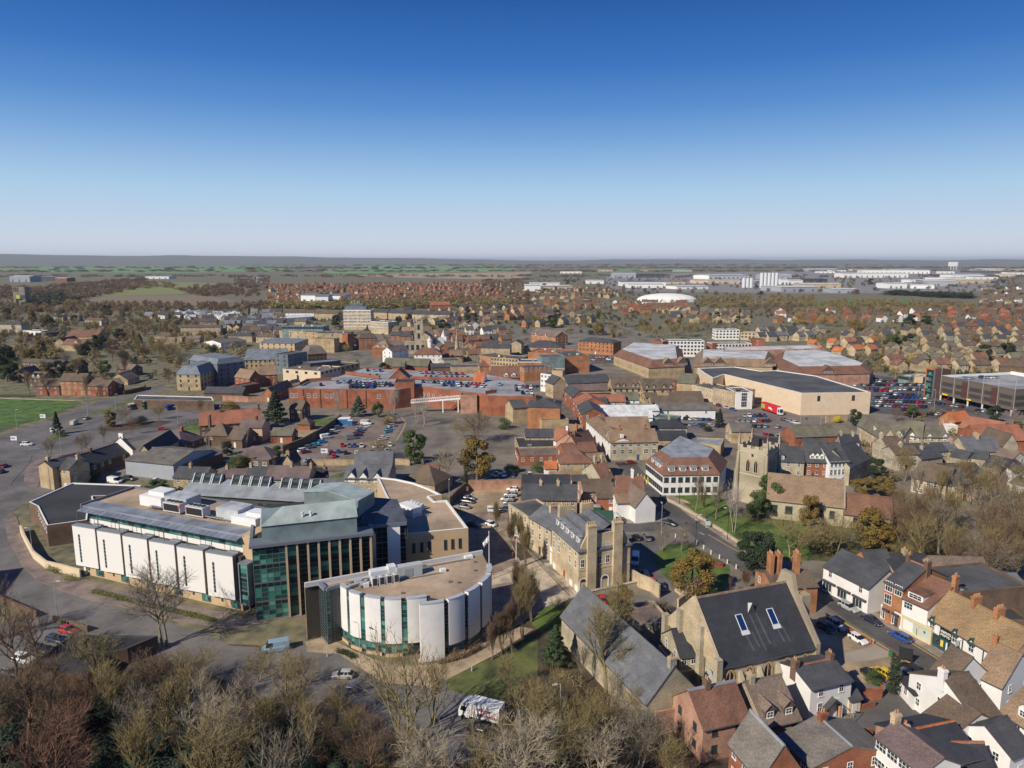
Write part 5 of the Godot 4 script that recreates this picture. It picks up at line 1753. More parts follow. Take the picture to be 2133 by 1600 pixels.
func street_things():
	var steel:=mp(.42,.44,.45,.5)
	var black:=mt(.02,.02,.022,.5)
	for q in [[1,-163.2,12.0,"white flagpole with a furled red, white and blue flag on the paved path",Color(.35,.05,.06)],[-5.4,-160.5,12.0,"white flagpole with a pale flag beside the curved white building",Color(.8,.8,.75)]]:
		var t:=thing("flagpole",q[3],"flagpole",V(q[0],0,q[1]))
		var m:=mb()
		m.tube(Vector3.ZERO,V(0,q[2],0),.13,.07,8)
		m.tube(V(0,q[2],0),V(0,q[2]+.25,0),.16,.1,8,true)
		part("pole",made([m,mt(.78,.78,.77,.4)]),t)
		var f:=mb()
		var w:=1.5 if q[4].r>.5 else .45
		for i in 4:
			var a:=V(-w*i/4,q[2] - .6-i*.5,.12*(i%2))
			var b:=V(-w*(i+1)/4,q[2]-1.1-i*.5,.12*((i+1)%2))
			f.poly([a,b,b+V(0,-1.0 if i<3 else -.3,0),a+V(0,-1.6,0)],Vector3.BACK)
		part("flag",made([f,mt(q[4].r,q[4].g,q[4].b)]),t)
		if w<1:
			bx(t,"flag_band",mt(.03,.05,.25),[[V(-.4,q[2]-2.6,-.02),V(-.05,q[2]-2.0,.16)]])
			bx(t,"flag_band",wall("white"),[[V(-.4,q[2]-2.0,-.02),V(-.05,q[2]-1.6,.16)]])
	var lamps:=[[-96.9,-142.8,8.0,.0,"grey street lamp at the near kerb of the curved road"],[-122.1,-173.4,8.0,180.0,"grey street lamp beside the curved beige wall"],[-28.6,-124.8,8.0,150.0,"grey street lamp in front of the curved white building"],[41.2,-188.8,9.0,90.0,"pale street lamp at the junction by the white gable"],[58.5,-185.5,9.0,180.0,"black street lamp on the churchyard kerb with blue sign"],[51.4,-211.8,8.0,180.0,"black street lamp beside the mansard building garden"],[49.2,-182.9,8.0,.0,"black lamp post on the near kerb of the junction road"],[-19.7,-216.5,7.0,90.0,"pale green lamp post by the gravel car park lane"],
		[52.1,-103.2,7.0,180.0,"pale lamp post in the lane beside the white villa"],[7.8,-105.5,8.0,200.0,"grey lamp post among the foreground wood"],[-152.7,-321.2,9.0,180.0,"tall grey lamp at the bus station lawn"],[-221.9,-314.7,9.0,.0,"grey lamp post at the edge of the green"],[-175.6,-271.9,10.0,180.0,"grey lamp post at the wide junction"],[-206.9,-343.5,9.0,90.0,"lamp post beside the silver car on the main road"],[-197.9,-352.4,9.0,.0,"lamp post on the bus island verge"],[-153,-229.1,8.0,.0,"lamp post before the narrow brick end house"],[-85.6,-235.6,7.0,180.0,"lamp post behind the clerestory hall roof"],[-50.8,-301.9,8.0,180.0,"green lamp post at the right of the public car park"],[-70.9,-263.6,6.0,.0,"sign post lamp in the middle of the public car park"]]
	for l in lamps:
		lamp(l[4],l[0],l[1],l[2],l[3],black if l[4].begins_with("black") else steel)
	for l in [[222.4,-387.1,"in mid car park"],[210.9,-352.4,"at the near end of the car park"],[212.8,-450.1,"before the supermarket front"],[244.7,-453.8,"near the glazed pavilion"],[123.3,-300.7,"behind the mossy barn"],[141.5,-322.1,"at the superstore corner"],[107.7,-322.1,"in the small yard car park"]]:
		lamp("tall lamp post "+l[2],l[0],l[1],11.0,90.0,steel)
	var stone:=wall("stone")
	wr("churchyard_wall","low pale stone wall between the road and the churchyard grass","wall",[U(47.48,-220.74),U(51.48,-211.81),U(54.44,-203.54),U(58.03,-192.46),U(61.53,-179.05)],.9,mat("brick",.50,.42,.31))
	wr("curved_stone_wall","curved pale stone wall right of the georgian house","wall",[U(28.2,-159.28),U(29.67,-156.63),U(31.64,-154.7),U(33.12,-151.27)],3.2,wall("pale"))
	wr("terrace_wall","low stone terrace wall before the georgian house gable","wall",[U(16.19,-151.88),U(21.77,-154.38),U(29.25,-157.62)],1.1,stone,.6)
	wr("brick_garden_wall","sunlit tall brick wall closing the gravel car park","wall",[U(-14.36,-227.91),U(-6.48,-228.57),U(2.89,-228.57)],3.4,wall("pink"))
	wr("lane_wall","brick wall at the left of the gravel car park","wall",[U(-19.23,-211.95),U(-17.12,-220.27),U(-15.15,-227.25)],3.0,wall("brown"))
	wr("long_garden_wall","long dark brick wall along the public car park","wall",[U(-89.82,-273.02),U(-85.58,-285.34),U(-82.65,-302.11),U(-80.59,-331.63)],3.2,wall("brown"),.6)
	wr("near_garden_wall","brick wall along the near edge of the public car park","wall",[U(-75.78,-257.26),U(-61.45,-257.26),U(-44.23,-258.5),U(-37.74,-257.26)],2.2,wall("buff"))
	wr("beige_wall","curved beige boundary wall beside the low brick office","wall",[U(-137.1,-191.01),U(-131.02,-183.74),U(-121.6,-172.96),U(-114.53,-166.9),U(-109.16,-164.73),U(-103.21,-161.91)],2.0,wall("cream"))
	wr("bus_station_wall","long pink brick wall behind the bus station","wall",[U(-155.42,-379.96),U(-140.76,-377.35),U(-130.52,-379.96)],3.0,wall("pink"))
	wr("low_brick_wall","low brick wall at the parking yard entrance, left part","wall",[U(-116.9,-151.47),U(-109.5,-147.29),U(-101,-142.49)],1.3,wall("brown"))
	wr("low_brick_wall","low brick wall behind the wheelie bins, right of the yard entrance","wall",[U(-96.32,-140.6),U(-91.48,-138.49),U(-86.63,-136.44)],1.3,wall("brown"))
	wr("lane_brick_wall","red brick wall with pillars across the lane from the white villa","wall",[U(52.49,-102.15),U(54.79,-102.6),U(57.11,-103.06)],1.8,wall("red"))
	wr("villa_yard_wall","brown brick yard wall behind the lane evergreen","wall",[U(60.54,-113.35),U(63.99,-113.71),U(64.55,-114.81)],1.9,wall("red"))
	wr("villa_low_wall","low red brick wall beside the pale lean-to","wall",[U(58.76,-110.52),U(61.83,-111.57)],.9,wall("red"))
	wr("garden_side_wall","stone garden wall at the bottom left of the white flats","wall",[U(51.82,-100.67),U(52.85,-98.09),U(53.6,-95.37)],1.8,stone)
	wr("white_garden_wall","white rendered wall of the farmhouse garden","wall",[U(70.36,-96.44),U(74.67,-98.66),U(77.57,-99.8)],1.6,wall("white"))
	wr("forecourt_brick_edge","low red brick edging along the gravel forecourt","wall",[U(68.79,-136.47),U(70.04,-134.23),U(71.15,-131.58)],.7,wall("red"))
	wr("school_yard_wall","dark brick wall in front of the brick row by the road","wall",[U(-218.45,-398.32),U(-214.24,-413.21),U(-218.43,-422.68)],2.2,wall("darkred"))
	wr("cream_yard_wall","cream wall at the superstore service yard","wall",[U(146.2,-327.95),U(158.17,-331.95)],3.0,wall("tan"))
	wr("church_path_wall","mossy stone wall beyond the golden-brown yew","wall",[U(37.43,-154.7),U(39.13,-149.76),U(36.09,-146.23)],2.2,wall("pale"))
	fence("post_and_rail_fence","post and rail fence along the edge of the green",[U(-226.44,-306.71),U(-228.52,-319.34),U(-228.08,-333.02),U(-223.95,-341.36),U(-224.53,-351.22),U(-226.56,-371.45)],1.2,mat("board",.22,.19,.15))
	fence("iron_fence","dark railing along the bus station lawn",[U(-152.01,-319.34),U(-146.94,-333.02),U(-144.66,-341.36)],1.2,black)
	hedge("long clipped green hedge along the white office wing",[U(-95.36,-153.97),U(-89.85,-151.79),U(-82.48,-148.48),U(-73.89,-145.01),U(-67.09,-142.51),U(-61.82,-140.08)],1.0,1.6,"lime")
	hedge("rounded green bushes at the left end of the office wing",[U(-113.45,-166.17),U(-109.64,-164.02)],1.5,1.8,"lime")
	hedge("larger bright bush beside the white pillar of the office wing",[U(-105.69,-160.54),U(-102.6,-159.86)],1.9,2.2,"lime")
	hedge("dark low planting at the corner of the curved building",[U(-33.47,-128.76),U(-31.8,-127.86),U(-29.72,-126.08)],.8,1.6,"dark")
	hedge("brown hedge at the foot of the curved building's right side",[U(-13.72,-124.35),U(-8.91,-126.97),U(-5.68,-130.61)],1.4,1.4,"brown")
	hedge("dark hedge beside the lane near the retirement flats",[U(149.87,-299.91),U(149.95,-290.24),U(151.91,-288.68)],1.6,2.0,"dark")
	hedge("ivy topped bank along the long garden wall",[U(-89.2,-275.82),U(-86.29,-289.17),U(-83.55,-305.52)],2.0,2.6,"olive")
	hedge("yellowing hedge in front of the left-hand villas",[U(-287.32,-392.65),U(-274.73,-392.65),U(-263.33,-391.25)],1.8,1.6,"lime")
	hedge("shrubs along the near wall of the public car park",[U(-73.42,-248.84),U(-67.32,-248.84),U(-61.23,-248.84)],2.6,3.0,"olive")
	hedge("tangled brown shrubs under the wood beside the church hall",[U(9.76,-119.41),U(12.8,-115.56),U(16.53,-111.92),U(19.85,-108.48),U(21.99,-104.29)],2.2,3.0,"olive")
	hedge("leafy shrubs along the wood's lower edge",[U(19.88,-99.22),U(23.87,-99.8),U(27.62,-99.22)],2.4,3.0,"olive")
	for q in [[-93.5,-139.3,"green","green wheelie bin beside two dark ones by the low wall"],[-92.7,-139,"dark blue","blue-lidded wheelie bin between green and black ones"],[-91.9,-138.7,"black","black wheelie bin at the end of the three by the low wall"],[72.7,-127.2,"green","green wheelie bin standing on the concrete apron"],[140.1,-335,"green","green bin at the superstore loading corner"],[60.3,-112.5,"blue","blue bin behind the red brick yard wall"]]:
		var t:=thing("wheelie_bin",q[3],"bin",V(q[0],0,q[1]),.5)
		bx(t,"body",paint(q[2]),[[V(-.3,.1,-.35),V(.3,1.0,.35)]])
		bx(t,"lid",paint(q[2]),[[V(-.33,1.0,-.4),V(.33,1.1,.4)]])
	for q in [[345,500],[403,537],[462,578],[527,613],[590,652],[660,692]]:
		pass
	var posts:=[[49.3,-182.3,"first"],[50.4,-179.2,"second"],[51.4,-175.8,"third"],[52.8,-173,"fourth"],[53.9,-170,"fifth"],[55.2,-167,"sixth"]]
	for q in posts:
		var m:=mb()
		m.tube(Vector3.ZERO,V(0,1.1,0),.16,.15,8,true)
		one("white_bollard",made([m,wall("white")]),q[2]+" white post along the lawn edge, counted from the junction","bollard",V(q[0],0,q[1]),0,"white posts along the lawn edge")
	for q in [[44.8,-187.3,"white bollard on the pavement corner by the small green"],[71.5,-131.8,"grey bollard pair at the end of the brick edging"],[-35.4,-127.2,"dark bollard by the paving left of the curved building"],[-7.4,-122.2,"dark bollard beside the curved path"]]:
		var m:=mb()
		m.tube(Vector3.ZERO,V(0,1.0,0),.14,.13,8,true)
		one("bollard",made([m,wall("white") if q[2].begins_with("white") else steel]),q[2],"bollard",V(q[0],0,q[1]))
	var t:=thing("red_barrier","red plastic barrier outside the white villa porch","barrier",V(50.33,0,-106.67),.2)
	bx(t,"panel",mt(.75,.02,.02),[[V(-1.0,.2,-.05),V(1.0,.45,.05)],[V(-1.0,.75,-.05),V(1.0,1.0,.05)]])
	for x in [-1.0,-.35,.3,.9]:
		bx(t,"upright",mt(.75,.02,.02),[[V(x,0,-.06),V(x+.1,1.0,.06)]])
	t=thing("dark_notice_board","dark free-standing board at the road edge of the gravel yard","sign",V(74.23,0,-125.02),-.5)
	bx(t,"board",mt(.02,.022,.025),[[V(-1.1,.8,-.05),V(1.1,3.0,.05)]])
	bx(t,"leg",black,[[V(-1.15,0,-.06),V(-1.0,3.2,.06)],[V(1.0,0,-.06),V(1.15,3.0,.06)]])
	t=thing("information_board","blue and white information board on the churchyard kerb","sign",V(55.4,0,-193.9),.3)
	bx(t,"panel",wall("white"),[[V(-.6,.3,-.05),V(.6,2.6,.05)]])
	bx(t,"band",mt(.05,.2,.4),[[V(-.62,2.2,-.06),V(.62,2.8,.06)]])
	bx(t,"band",mt(.1,.4,.2),[[V(-.55,.5,.05),V(.55,1.0,.07)]])
	for q in [[-206.5,-290.2,"white and blue road sign on posts at the wide junction"],[-199.5,-305,"pale blue direction sign beside the traffic island conifer"],[-222,-333,"large white notice board standing on the green"],[-72.7,-270.3,"white tariff board on a post in the public car park"],[-6,-204.7,"small white notice at the gravel car park entrance"]]:
		t=thing("sign_board",q[2],"sign",V(q[0],0,q[1]))
		bx(t,"panel",wall("white"),[[V(-1.3,1.2,-.05),V(1.3,3.0,.05)]])
		bx(t,"panel_band",mt(.1,.18,.38),[[V(-1.1,1.9,.05),V(.5,2.4,.07)]])
		bx(t,"leg",steel,[[V(-.9,0,-.05),V(-.8,1.2,.05)],[V(.8,0,-.05),V(.9,1.2,.05)]])
	t=thing("red_flower_bed","raised dark red planter on the lawn beside the white posts","planter",V(50.67,0,-169.61),-.5)
	bx(t,"bed",mat("board",.22,.03,.035),[[V(-2.2,0,-.9),V(2.2,.5,.9)]])
	var fl:=mb()
	leaves(fl,[[V(-1,.6,0),V(1.1,.2,.8)],[V(1,.6,0),V(1.1,.2,.8)]],300,.14,8)
	part("plants",made([fl,tone("brown")]),t)
	t=thing("yellow_frame_stand","bright yellow angled frames on the pavement beside the mansard building","street art",V(45.22,0,-235.24),-.6)
	for i in 6:
		var m:=mb()
		m.bar(V(-3+i*1.2,0,0),V(-2.6+i*1.2,3.2 - .2*i,.3),.16)
		m.bar(V(-2.6+i*1.2,3.2 - .2*i,.3),V(-2.0+i*1.2,.1,-.3),.16)
		part("yellow_frame",made([m,mt(.8,.68,.02)]),t)
	for i in 5:
		var m:=mb()
		m.box(V(-.9,.7,-.4),V(.9,.78,.4),true)
		m.box(V(-.9,.4,.55),V(.9,.46,.8),true)
		m.box(V(-.9,.4,-.8),V(.9,.46,-.55),true)
		m.bar(V(-.7,0,-.6),V(-.7,.7,0),.08)
		m.bar(V(.7,0,.6),V(.7,.7,0),.08)
		one("picnic_table",made([m,mat("board",.05,.03,.03)]),"dark picnic table outside the corner pub, %s from the left"%["first","second","third","fourth","fifth"][i],"table",(V(45.5,0,-268.75) as Vector3).lerp(V(51.84,0,-269.56),i/4.0),.1,"tables outside the corner pub")
	t=thing("car_park_kiosk","blue kiosk with white lid at the top of the public car park","kiosk",V(-77.55,0,-323.84),.1)
	bx(t,"body",mt(.03,.16,.38),[[V(-2.6,0,-4),V(2.6,2.6,0)],[V(2.2,0,1),V(4.2,2.4,2.6)]])
	bx(t,"lid",wall("white"),[[V(-2.8,2.6,-4.2),V(2.8,2.8,.2)],[V(2.1,2.4,.9),V(4.3,2.6,2.7)]])
	t=thing("villa_porch","small gabled porch on brick piers before the white villa","porch",V(51.64,0,-107.33),.2605)
	bx(t,"pier",wall("pink"),[[V(0,0,-.4),V(.5,2.2,0)],[V(2.6,0,-.4),V(3.1,2.2,0)]])
	var pr:=mb()
	pr.sweep(PA([U(-.3,2.1),U(1.55,3.7),U(3.4,2.1),U(3.4,2.3),U(1.55,3.95),U(-.3,2.3)]),-2.4,.3,false)
	part("roof",made([pr,roof("slate")]),t)
	for i in 7:
		var m:=mb()
		m.tube(Vector3.ZERO,V(0,.35,0),.16,.22,8,true)
		leaves(m,[[V(0,.5,0),V(.3,.2,.3)]],40,.1,i)
		one("flower_pot",made([m,mt(.3,.26,.2)]),"planted flower pot in the cluster right of the white villa porch","flower pot",(V(53.43,0,-107.16) as Vector3).lerp(V(56.64,0,-108.48),i/6.0),0,"flower pots beside the villa porch")
	t=thing("cream_shopfront","cream shopfront with wide blinds under the white house","shopfront",V(80.02,0,-137.23),-1.1646)
	bx(t,"frame",mp(.62,.55,.36),[[V(0,0,-.2),V(6.6,.7,.25)],[V(0,2.9,-.2),V(6.6,3.6,.3)],[V(0,.7,-.2),V(.4,2.9,.25)],[V(3.6,.7,-.2),V(3.9,2.9,.25)],[V(6.2,.7,-.2),V(6.6,2.9,.25)]])
	bx(t,"blind",mt(.50,.58,.50,.3),[[V(.4,.7,-.2),V(3.6,2.9,.1)],[V(3.9,.7,-.2),V(6.2,2.9,.1)]])
	t=thing("bay_shopfront","white bowed shop windows under the narrow brick bay house","shopfront",V(78.54,0,-142.25),-1.2005)
	bx(t,"frame",wall("white"),[[V(0,0,-.3),V(5.4,.7,.5)],[V(0,2.8,-.3),V(5.4,3.3,.6)]])
	for i in 6:
		bx(t,"mullion",wall("white"),[[V(i*1.05,.7,-.3),V(i*1.05+.15,2.8,.48)]])
	bx(t,"pane",glassy(.05,.06,.06),[[V(.1,.7,-.3),V(5.3,2.8,.38)]])
	bus("green double-decker bus with white roof at the bus station","green",[-186.3,-357.4,52.7,11.1,2.5,4.3,0],4.3,2)
	bus("blue single-decker bus with yellow tail at the bus station","blue",[-173.4,-354.7,48.6,11.7,2.5,3,0],3.0)
	bus("white-roofed grey bus beside the green double-decker","grey",[-192.8,-356.1,57.1,5.8,2.5,3,0],3.0)
	t=box_lorry("red articulated delivery lorry with white cab beside the cream superstore",[126.1,-357.3,-75,13,2.5,4.2,0],4.2,mp(.58,.02,.03),"white")
	bx(t,"side_panel",mt(.25,.42,.08),[[V(.3,1.4,.0),V(3.2,3.4,.03)]])
	bx(t,"side_lettering",wall("white"),[[V(6.2,2.0,.0),V(8.4,2.9,.03)],[V(8.2,1.6,.0),V(9.2,2.4,.035)]])
	t=box_lorry("white box lorry with red lettering parked among the bare trees",[-7,-107.5,-22.3,5.3,2.4,3.4,0],3.4,wall("white"),"white",false)
	lt(t,"House",V(2.6,2.55,.02),.8,mt(.6,.03,.05))
	lt(t,"Clearances",V(3.2,1.65,.02),.7,mt(.6,.03,.05))
	box_lorry("green curtain-sided lorry with white cab by the white cottage",[24.5,-197,-6.7,4.5,2.5,3.6,0],3.6,mp(.03,.10,.06),"white")
	t=thing("green_container","dark green container with pale roof left of the green lorry","container",V(20.74,0,-203.99),.0)
	bx(t,"body",mat("corr",.03,.11,.06),[[V(0,.2,-2.4),V(5.5,2.7,0)]])
	bx(t,"roof",mat("corr",.4,.42,.44),[[V(-.1,2.7,-2.5),V(5.6,2.85,.1)]])
	block("car_shelter","long flat dark-roofed car shelter with pale fascia in the shade of the wood",[U(-85.68,-129.66),U(-68.67,-129.18),U(-72.11,-124.59),U(-75.39,-122.83),U(-74.59,-115.86),U(-86.98,-116.84)],3.2,"brown","dark",{"cat":"shelter","cap":"dark"})
	t=thing("off_road_tower","tall brown block standing off the left edge of the curved road","building",V(-116.78,0,-161.91)-V(34,0,-27),.35)
	bx(t,"wall",wall("brown"),[[V(-12,0,-9),V(13,21,9)]])
	person("person in a red top walking across the shaded paving by the flagpole",.2,-173.1,60,Color(.3,.06,.07),Color(.03,.03,.04))
	person("person in dark clothes walking down the street beside the white gable",44.6,-217.2,30,Color(.03,.03,.035),Color(.02,.02,.03))
	person("person in white and red crossing by the small green",47,-186.4,200,Color(.6,.55,.55),Color(.35,.04,.05))
	person("person in a pale top near the black lamp post on the junction",53.2,-197.9,150,Color(.6,.6,.6),Color(.04,.04,.05))
	person("person in dark coat walking in the small yard car park",106,-308.4,40,Color(.03,.04,.07),Color(.02,.02,.03))
	person("person in high-visibility yellow by the glazed lift tower",232,-395.5,0,Color(.6,.7,.05),Color(.03,.03,.05))

# ---------- smaller things ----------
func wr(called:String,label:String,cat:String,pts:Array,h:float,m:Material,thick:=.35):
	var o:Vector2=pts[0]
	var t:=thing(called,label,cat,V(o.x,0,o.y))
	for i in pts.size()-1:
		var a:Vector2=pts[i]-o
		var b:Vector2=pts[i+1]-o
		var n:=(b-a).normalized().orthogonal()*thick/2
		var w:=mb()
		var q:=PA([a+n,b+n,b-n,a-n])
		w.skirt(q,0,h)
		w.flat(q,h)
		part("wall_length",made([w,m]),t)
		var c:=mb()
		var k:=n*1.35
		q=PA([a+k,b+k,b-k,a-k])
		c.skirt(q,h,h+.1)
		c.flat(q,h+.1)
		part("coping",made([c,m]),t)

func hedge(label:String,pts:Array,h:float,w:float,tn:String):
	var m:=mb()
	var l:=[]
	var o:Vector2=pts[0]
	for i in pts.size()-1:
		var a:Vector2=pts[i]-o
		var b:Vector2=pts[i+1]-o
		var n:=int(a.distance_to(b)/(w*.5))+1
		for j in n:
			var p:=a.lerp(b,float(j)/n)
			l.append([V(p.x,h*.5,p.y),V(w*.55,h*.52,w*.55)])
	leaves(m,l,l.size()*130,.14,3)
	one("hedge",made([m,tone(tn)]),label,"hedge",V(o.x,0,o.y))

func fence(called:String,label:String,pts:Array,h:float,m:Material):
	var o:Vector2=pts[0]
	var t:=thing(called,label,"fence",V(o.x,0,o.y))
	var post:=mb()
	post.cbox(V(0,h/2,0),V(.14,h,.14))
	var pm:=made([post,m])
	for i in pts.size()-1:
		var a:Vector2=pts[i]-o
		var b:Vector2=pts[i+1]-o
		var n:=maxi(1,int(a.distance_to(b)/2.4))
		for j in n:
			var p:=a.lerp(b,float(j)/n)
			part("post",pm,t,V(p.x,0,p.y))
		for y in [h*.45,h*.9]:
			var r:=mb()
			r.bar(V(a.x,y,a.y),V(b.x,y,b.y),.1)
			part("rail",made([r,m]),t)

func bus(label:String,colour:String,d:Array,H:float,deck:=1):
	var L:float=d[3]
	var t:=thing("bus",label,"bus",V(d[0],0,d[1]),deg_to_rad(d[2]))
	var b:=mb()
	var r:=.25
	b.sweep(PA([U(-2.5,.35),U(0,.35),U(0,H-r),U(-r,H),U(-2.5+r,H),U(-2.5,H-r)]),0,L,true)
	part("body",made([b,paint(colour)]),t)
	var g:=mt(.015,.02,.025,.06)
	for k in deck:
		var y:=1.3+k*1.9
		bx(t,"window",g,[[V(.3,y,-.05),V(L - .3,y+.9,.02)],[V(.3,y,-2.52),V(L - .3,y+.9,-2.4)]])
		bx(t,"windscreen",g,[[V(-.02,y - .2,-2.3),V(.05,y+1.0,-.2)],[V(L - .05,y - .1,-2.3),V(L+.02,y+.9,-.2)]])
	bx(t,"roof_panel",mp(.75,.75,.74) if colour!="blue" else paint("blue"),[[V(.2,H,-2.2),V(L - .2,H+.06,-.3)]])
	for x in [1.8,L-2.2]:
		for z in [-.1,-2.4]:
			var w:=mb()
			w.tube(V(x,.48,z - .15),V(x,.48,z+.15),.48,.48,12,true)
			part("wheel",made([w,mt(.02)]),t)

func box_lorry(label:String,d:Array,H:float,box_m:Material,cab:String,right:=true)->Node3D:
	var L:float=d[3]
	var t:=thing("box_lorry",label,"lorry",V(d[0],0,d[1]),deg_to_rad(d[2]))
	var s:=1.0 if right else -1.0
	var x0:=.0 if right else L
	bx(t,"box_body",box_m,[[V(0,.9,-2.4),V(L,H,0)]])
	var c:=mb()
	var f:=x0+(L if right else -L)
	c.sweep(PA([U(f+.15*s,.5),U(f+2.1*s,.5),U(f+2.1*s,1.5),U(f+1.7*s,H*.78),U(f+.9*s,H*.92),U(f+.15*s,H*.92)]),-2.3,-.1,false)
	var q:=part("cab",made([c,paint(cab)]),t)
	var g:=mb()
	g.poly([V(f+2.12*s,1.55,-2.1),V(f+2.12*s,1.55,-.3),V(f+1.75*s,H*.75,-.3),V(f+1.75*s,H*.75,-2.1)],V(s,.3,0))
	g.poly([V(f+.7*s,1.6,-.08),V(f+1.8*s,1.6,-.08),V(f+1.55*s,H*.72,-.08),V(f+.7*s,H*.72,-.08)],Vector3.BACK)
	part("cab_window",made([g,mt(.015,.02,.025,.06)]),q)
	bx(t,"chassis",mt(.03),[[V(minf(0,f),.5,-2.0),V(maxf(L,f),.9,-.4)]])
	for x in [f+1.2*s,x0+1.2*s,x0+2.3*s]:
		for z in [-.15,-2.25]:
			var w:=mb()
			w.tube(V(x,.45,z - .14),V(x,.45,z+.14),.45,.45,10,true)
			part("wheel",made([w,mt(.02)]),t)
	return t

func shed(label:String,d:Array,D:float,h:float,wl:String,rf:String):
	var f:="flats" in label
	var t:=thing("flats_block" if f else "warehouse",label,"apartment building" if f else "warehouse",V(d[0],0,d[1]),deg_to_rad(d[2]),"" if f else "industrial sheds beyond the town")
	var L:float=d[3]
	var w:=mb()
	w.sweep(PA([U(-D,0),U(0,0),U(0,h),U(-D/2,h*1.12),U(-D,h)]),0,L,true)
	part("wall",made([w,wall(wl)]),t)
	var r:=mb()
	r.sweep(PA([U(1,h+.1),U(-D/2,h*1.12+.2),U(-D-1,h+.1),U(-D-1,h+.7),U(-D/2,h*1.12+.8),U(1,h+.7)]),-1,L+1,true)
	part("roof",made([r,roof(rf)]),t)
	var n:=maxi(2,int(L/22))
	for i in n:
		bx(t,"loading_door",mp(.12,.14,.17),[[V(L*(i+.3)/n,0,-.2),V(L*(i+.3)/n+5,h*.5,.25)]])

func sb(label:String,group:String,q:Array,rows:int,cols:int,walls:Array,roofs:Array,sd:int,windows:=true,called:="suburban_house"):
	for r in rows:
		for c in cols:
			var h0:=hash1(c,r,sd)
			var h1:=hash1(c,r,sd+1)
			var u:=(c+.5+(h0 - .5)*.35)/cols
			var v:=(r+.5+(h1 - .5)*.3)/rows
			var top:Vector2=(q[0] as Vector2).lerp(q[1],u)
			var bot:Vector2=(q[3] as Vector2).lerp(q[2],u)
			var p:=top.lerp(bot,v)
			var dir:Vector2=(q[1] as Vector2).lerp(q[2],v)-(q[0] as Vector2).lerp(q[3],v)
			if hash1(c,r,sd+2)<.09:
				continue
			var turn:=-atan2(dir.y,dir.x)+(PI/2 if hash1(c/2,r,sd+3)<.28 else .0)+(h1 - .5)*.3
			var wl:String=walls[int(h0*977)%walls.size()]
			var rf:String=roofs[int(h1*877)%roofs.size()]
			var k:=int(hash1(c,r,sd+4)*4)
			var key:="sub %s %s %d"%[wl,rf,k]
			var L:=[8.0,10.0,13.0,9.0][k] as float
			var D:=[7.5,8.0,8.0,9.0][k] as float
			var rh:=[3.0,3.2,3.0,3.6][k] as float
			if not cache.has(key):
				var w:=mb()
				w.sweep(PA([U(-D/2,0),U(D/2,0),U(D/2,5.2),U(0,5.2+rh),U(-D/2,5.2)]),-L/2,L/2,true)
				var f:=mb()
				var s:=rh/(D/2)
				f.sweep(PA([U(D/2+.4,5.25 - .4*s),U(0,5.25+rh),U(-D/2 - .4,5.25 - .4*s),U(-D/2 - .4,5.5 - .4*s),U(0,5.5+rh),U(D/2+.4,5.5 - .4*s)]),-L/2 - .3,L/2+.3,true)
				var ch:=mb()
				ch.box(V(L*.3,4.5+rh,-.4),V(L*.3+.9,6.6+rh,.4))
				cache[key]=[made([w,wall(wl)]),made([f,roof(rf)]),made([ch,wall("brown")])]
			var m:Array=cache[key]
			var t:=thing(called,label,"house",V(p.x,0,p.y),turn,group)
			part("wall",m[0],t)
			part("roof",m[1],t)
			part("chimney",m[2],t)
			if windows:
				for s in [-1.0,1.0]:
					for y in [.9,3.4]:
						aw(t,V(s*L*.26,y,D/2),0,1.7,1.3,"casement")

func grove(label:String,group:String,q:Array,n:int,sp:Array,tn:Array,h0:float,h1:float,sd:int):
	for i in n:
		var u:=hash1(i,1,sd)
		var v:=hash1(i,2,sd)
		var p:=(q[0] as Vector2).lerp(q[1],u).lerp((q[3] as Vector2).lerp(q[2],u),v)
		var s:String=sp[int(hash1(i,3,sd)*991)%sp.size()]
		var t:String=tn[int(hash1(i,4,sd)*991)%tn.size()]
		if s[0] in "ec":
			t=["dark","green","dark","yew"][i%4]
		var word:String={"olive":"olive","grey":"grey","brown":"brown","red":"reddish","gold":"golden","pale":"pale","willow":"yellowish","silver":"silvery","dark":"dark evergreen","green":"green evergreen","yew":"bronze evergreen"}.get(t,"bare")
		tree(s,label%word,p.x,p.y,lerpf(h0,h1,hash1(i,5,sd)),t,group,1.0+.3*hash1(i,6,sd))

func wd(label:String,polys:Array,size:float,tn:String,sd:int,twigs:=false):
	var key:="clump %s %s"%[tn,twigs]
	if twigs and not cache.has(key):
		cache[key]=made([species.m1[1],tone(tn)])
	if not cache.has(key):
		var b:=mb()
		leaves(b,lumpy(300,9,3.4,1.0,8,2.4),230,.75,301)
		b.tube(Vector3.ZERO,V(0,3,0),.3,.2,4)
		cache[key]=made([b,tone(tn)])
	var mm:=MultiMesh.new()
	mm.transform_format=MultiMesh.TRANSFORM_3D
	mm.mesh=cache[key]
	var total:=0
	for q in polys:
		total+=q[4]
	mm.instance_count=total
	var k:=0
	for q in polys:
		for i in q[4]:
			var u:=hash1(i,11+k,sd)
			var p:=(q[0] as Vector2).lerp(q[1],u).lerp((q[3] as Vector2).lerp(q[2],u),hash1(i,12,sd+k))
			var s:float=size*(.7+.7*hash1(i,13,sd))/10.0*(q[5] if q.size()>5 else 1.0)
			mm.set_instance_transform(k,Transform3D(Basis(Vector3.UP,TAU*hash1(i,14,sd)).scaled(V(s*1.3,s,s*1.3) if s<1.3 else V(s*4,s*.6,s*2)),V(p.x,0,p.y)))
			k+=1
	var o:=MultiMeshInstance3D.new()
	o.multimesh=mm
	o.name=nb_("woodland")
	add_child(o)
	tag(o,label,"woodland","","stuff")

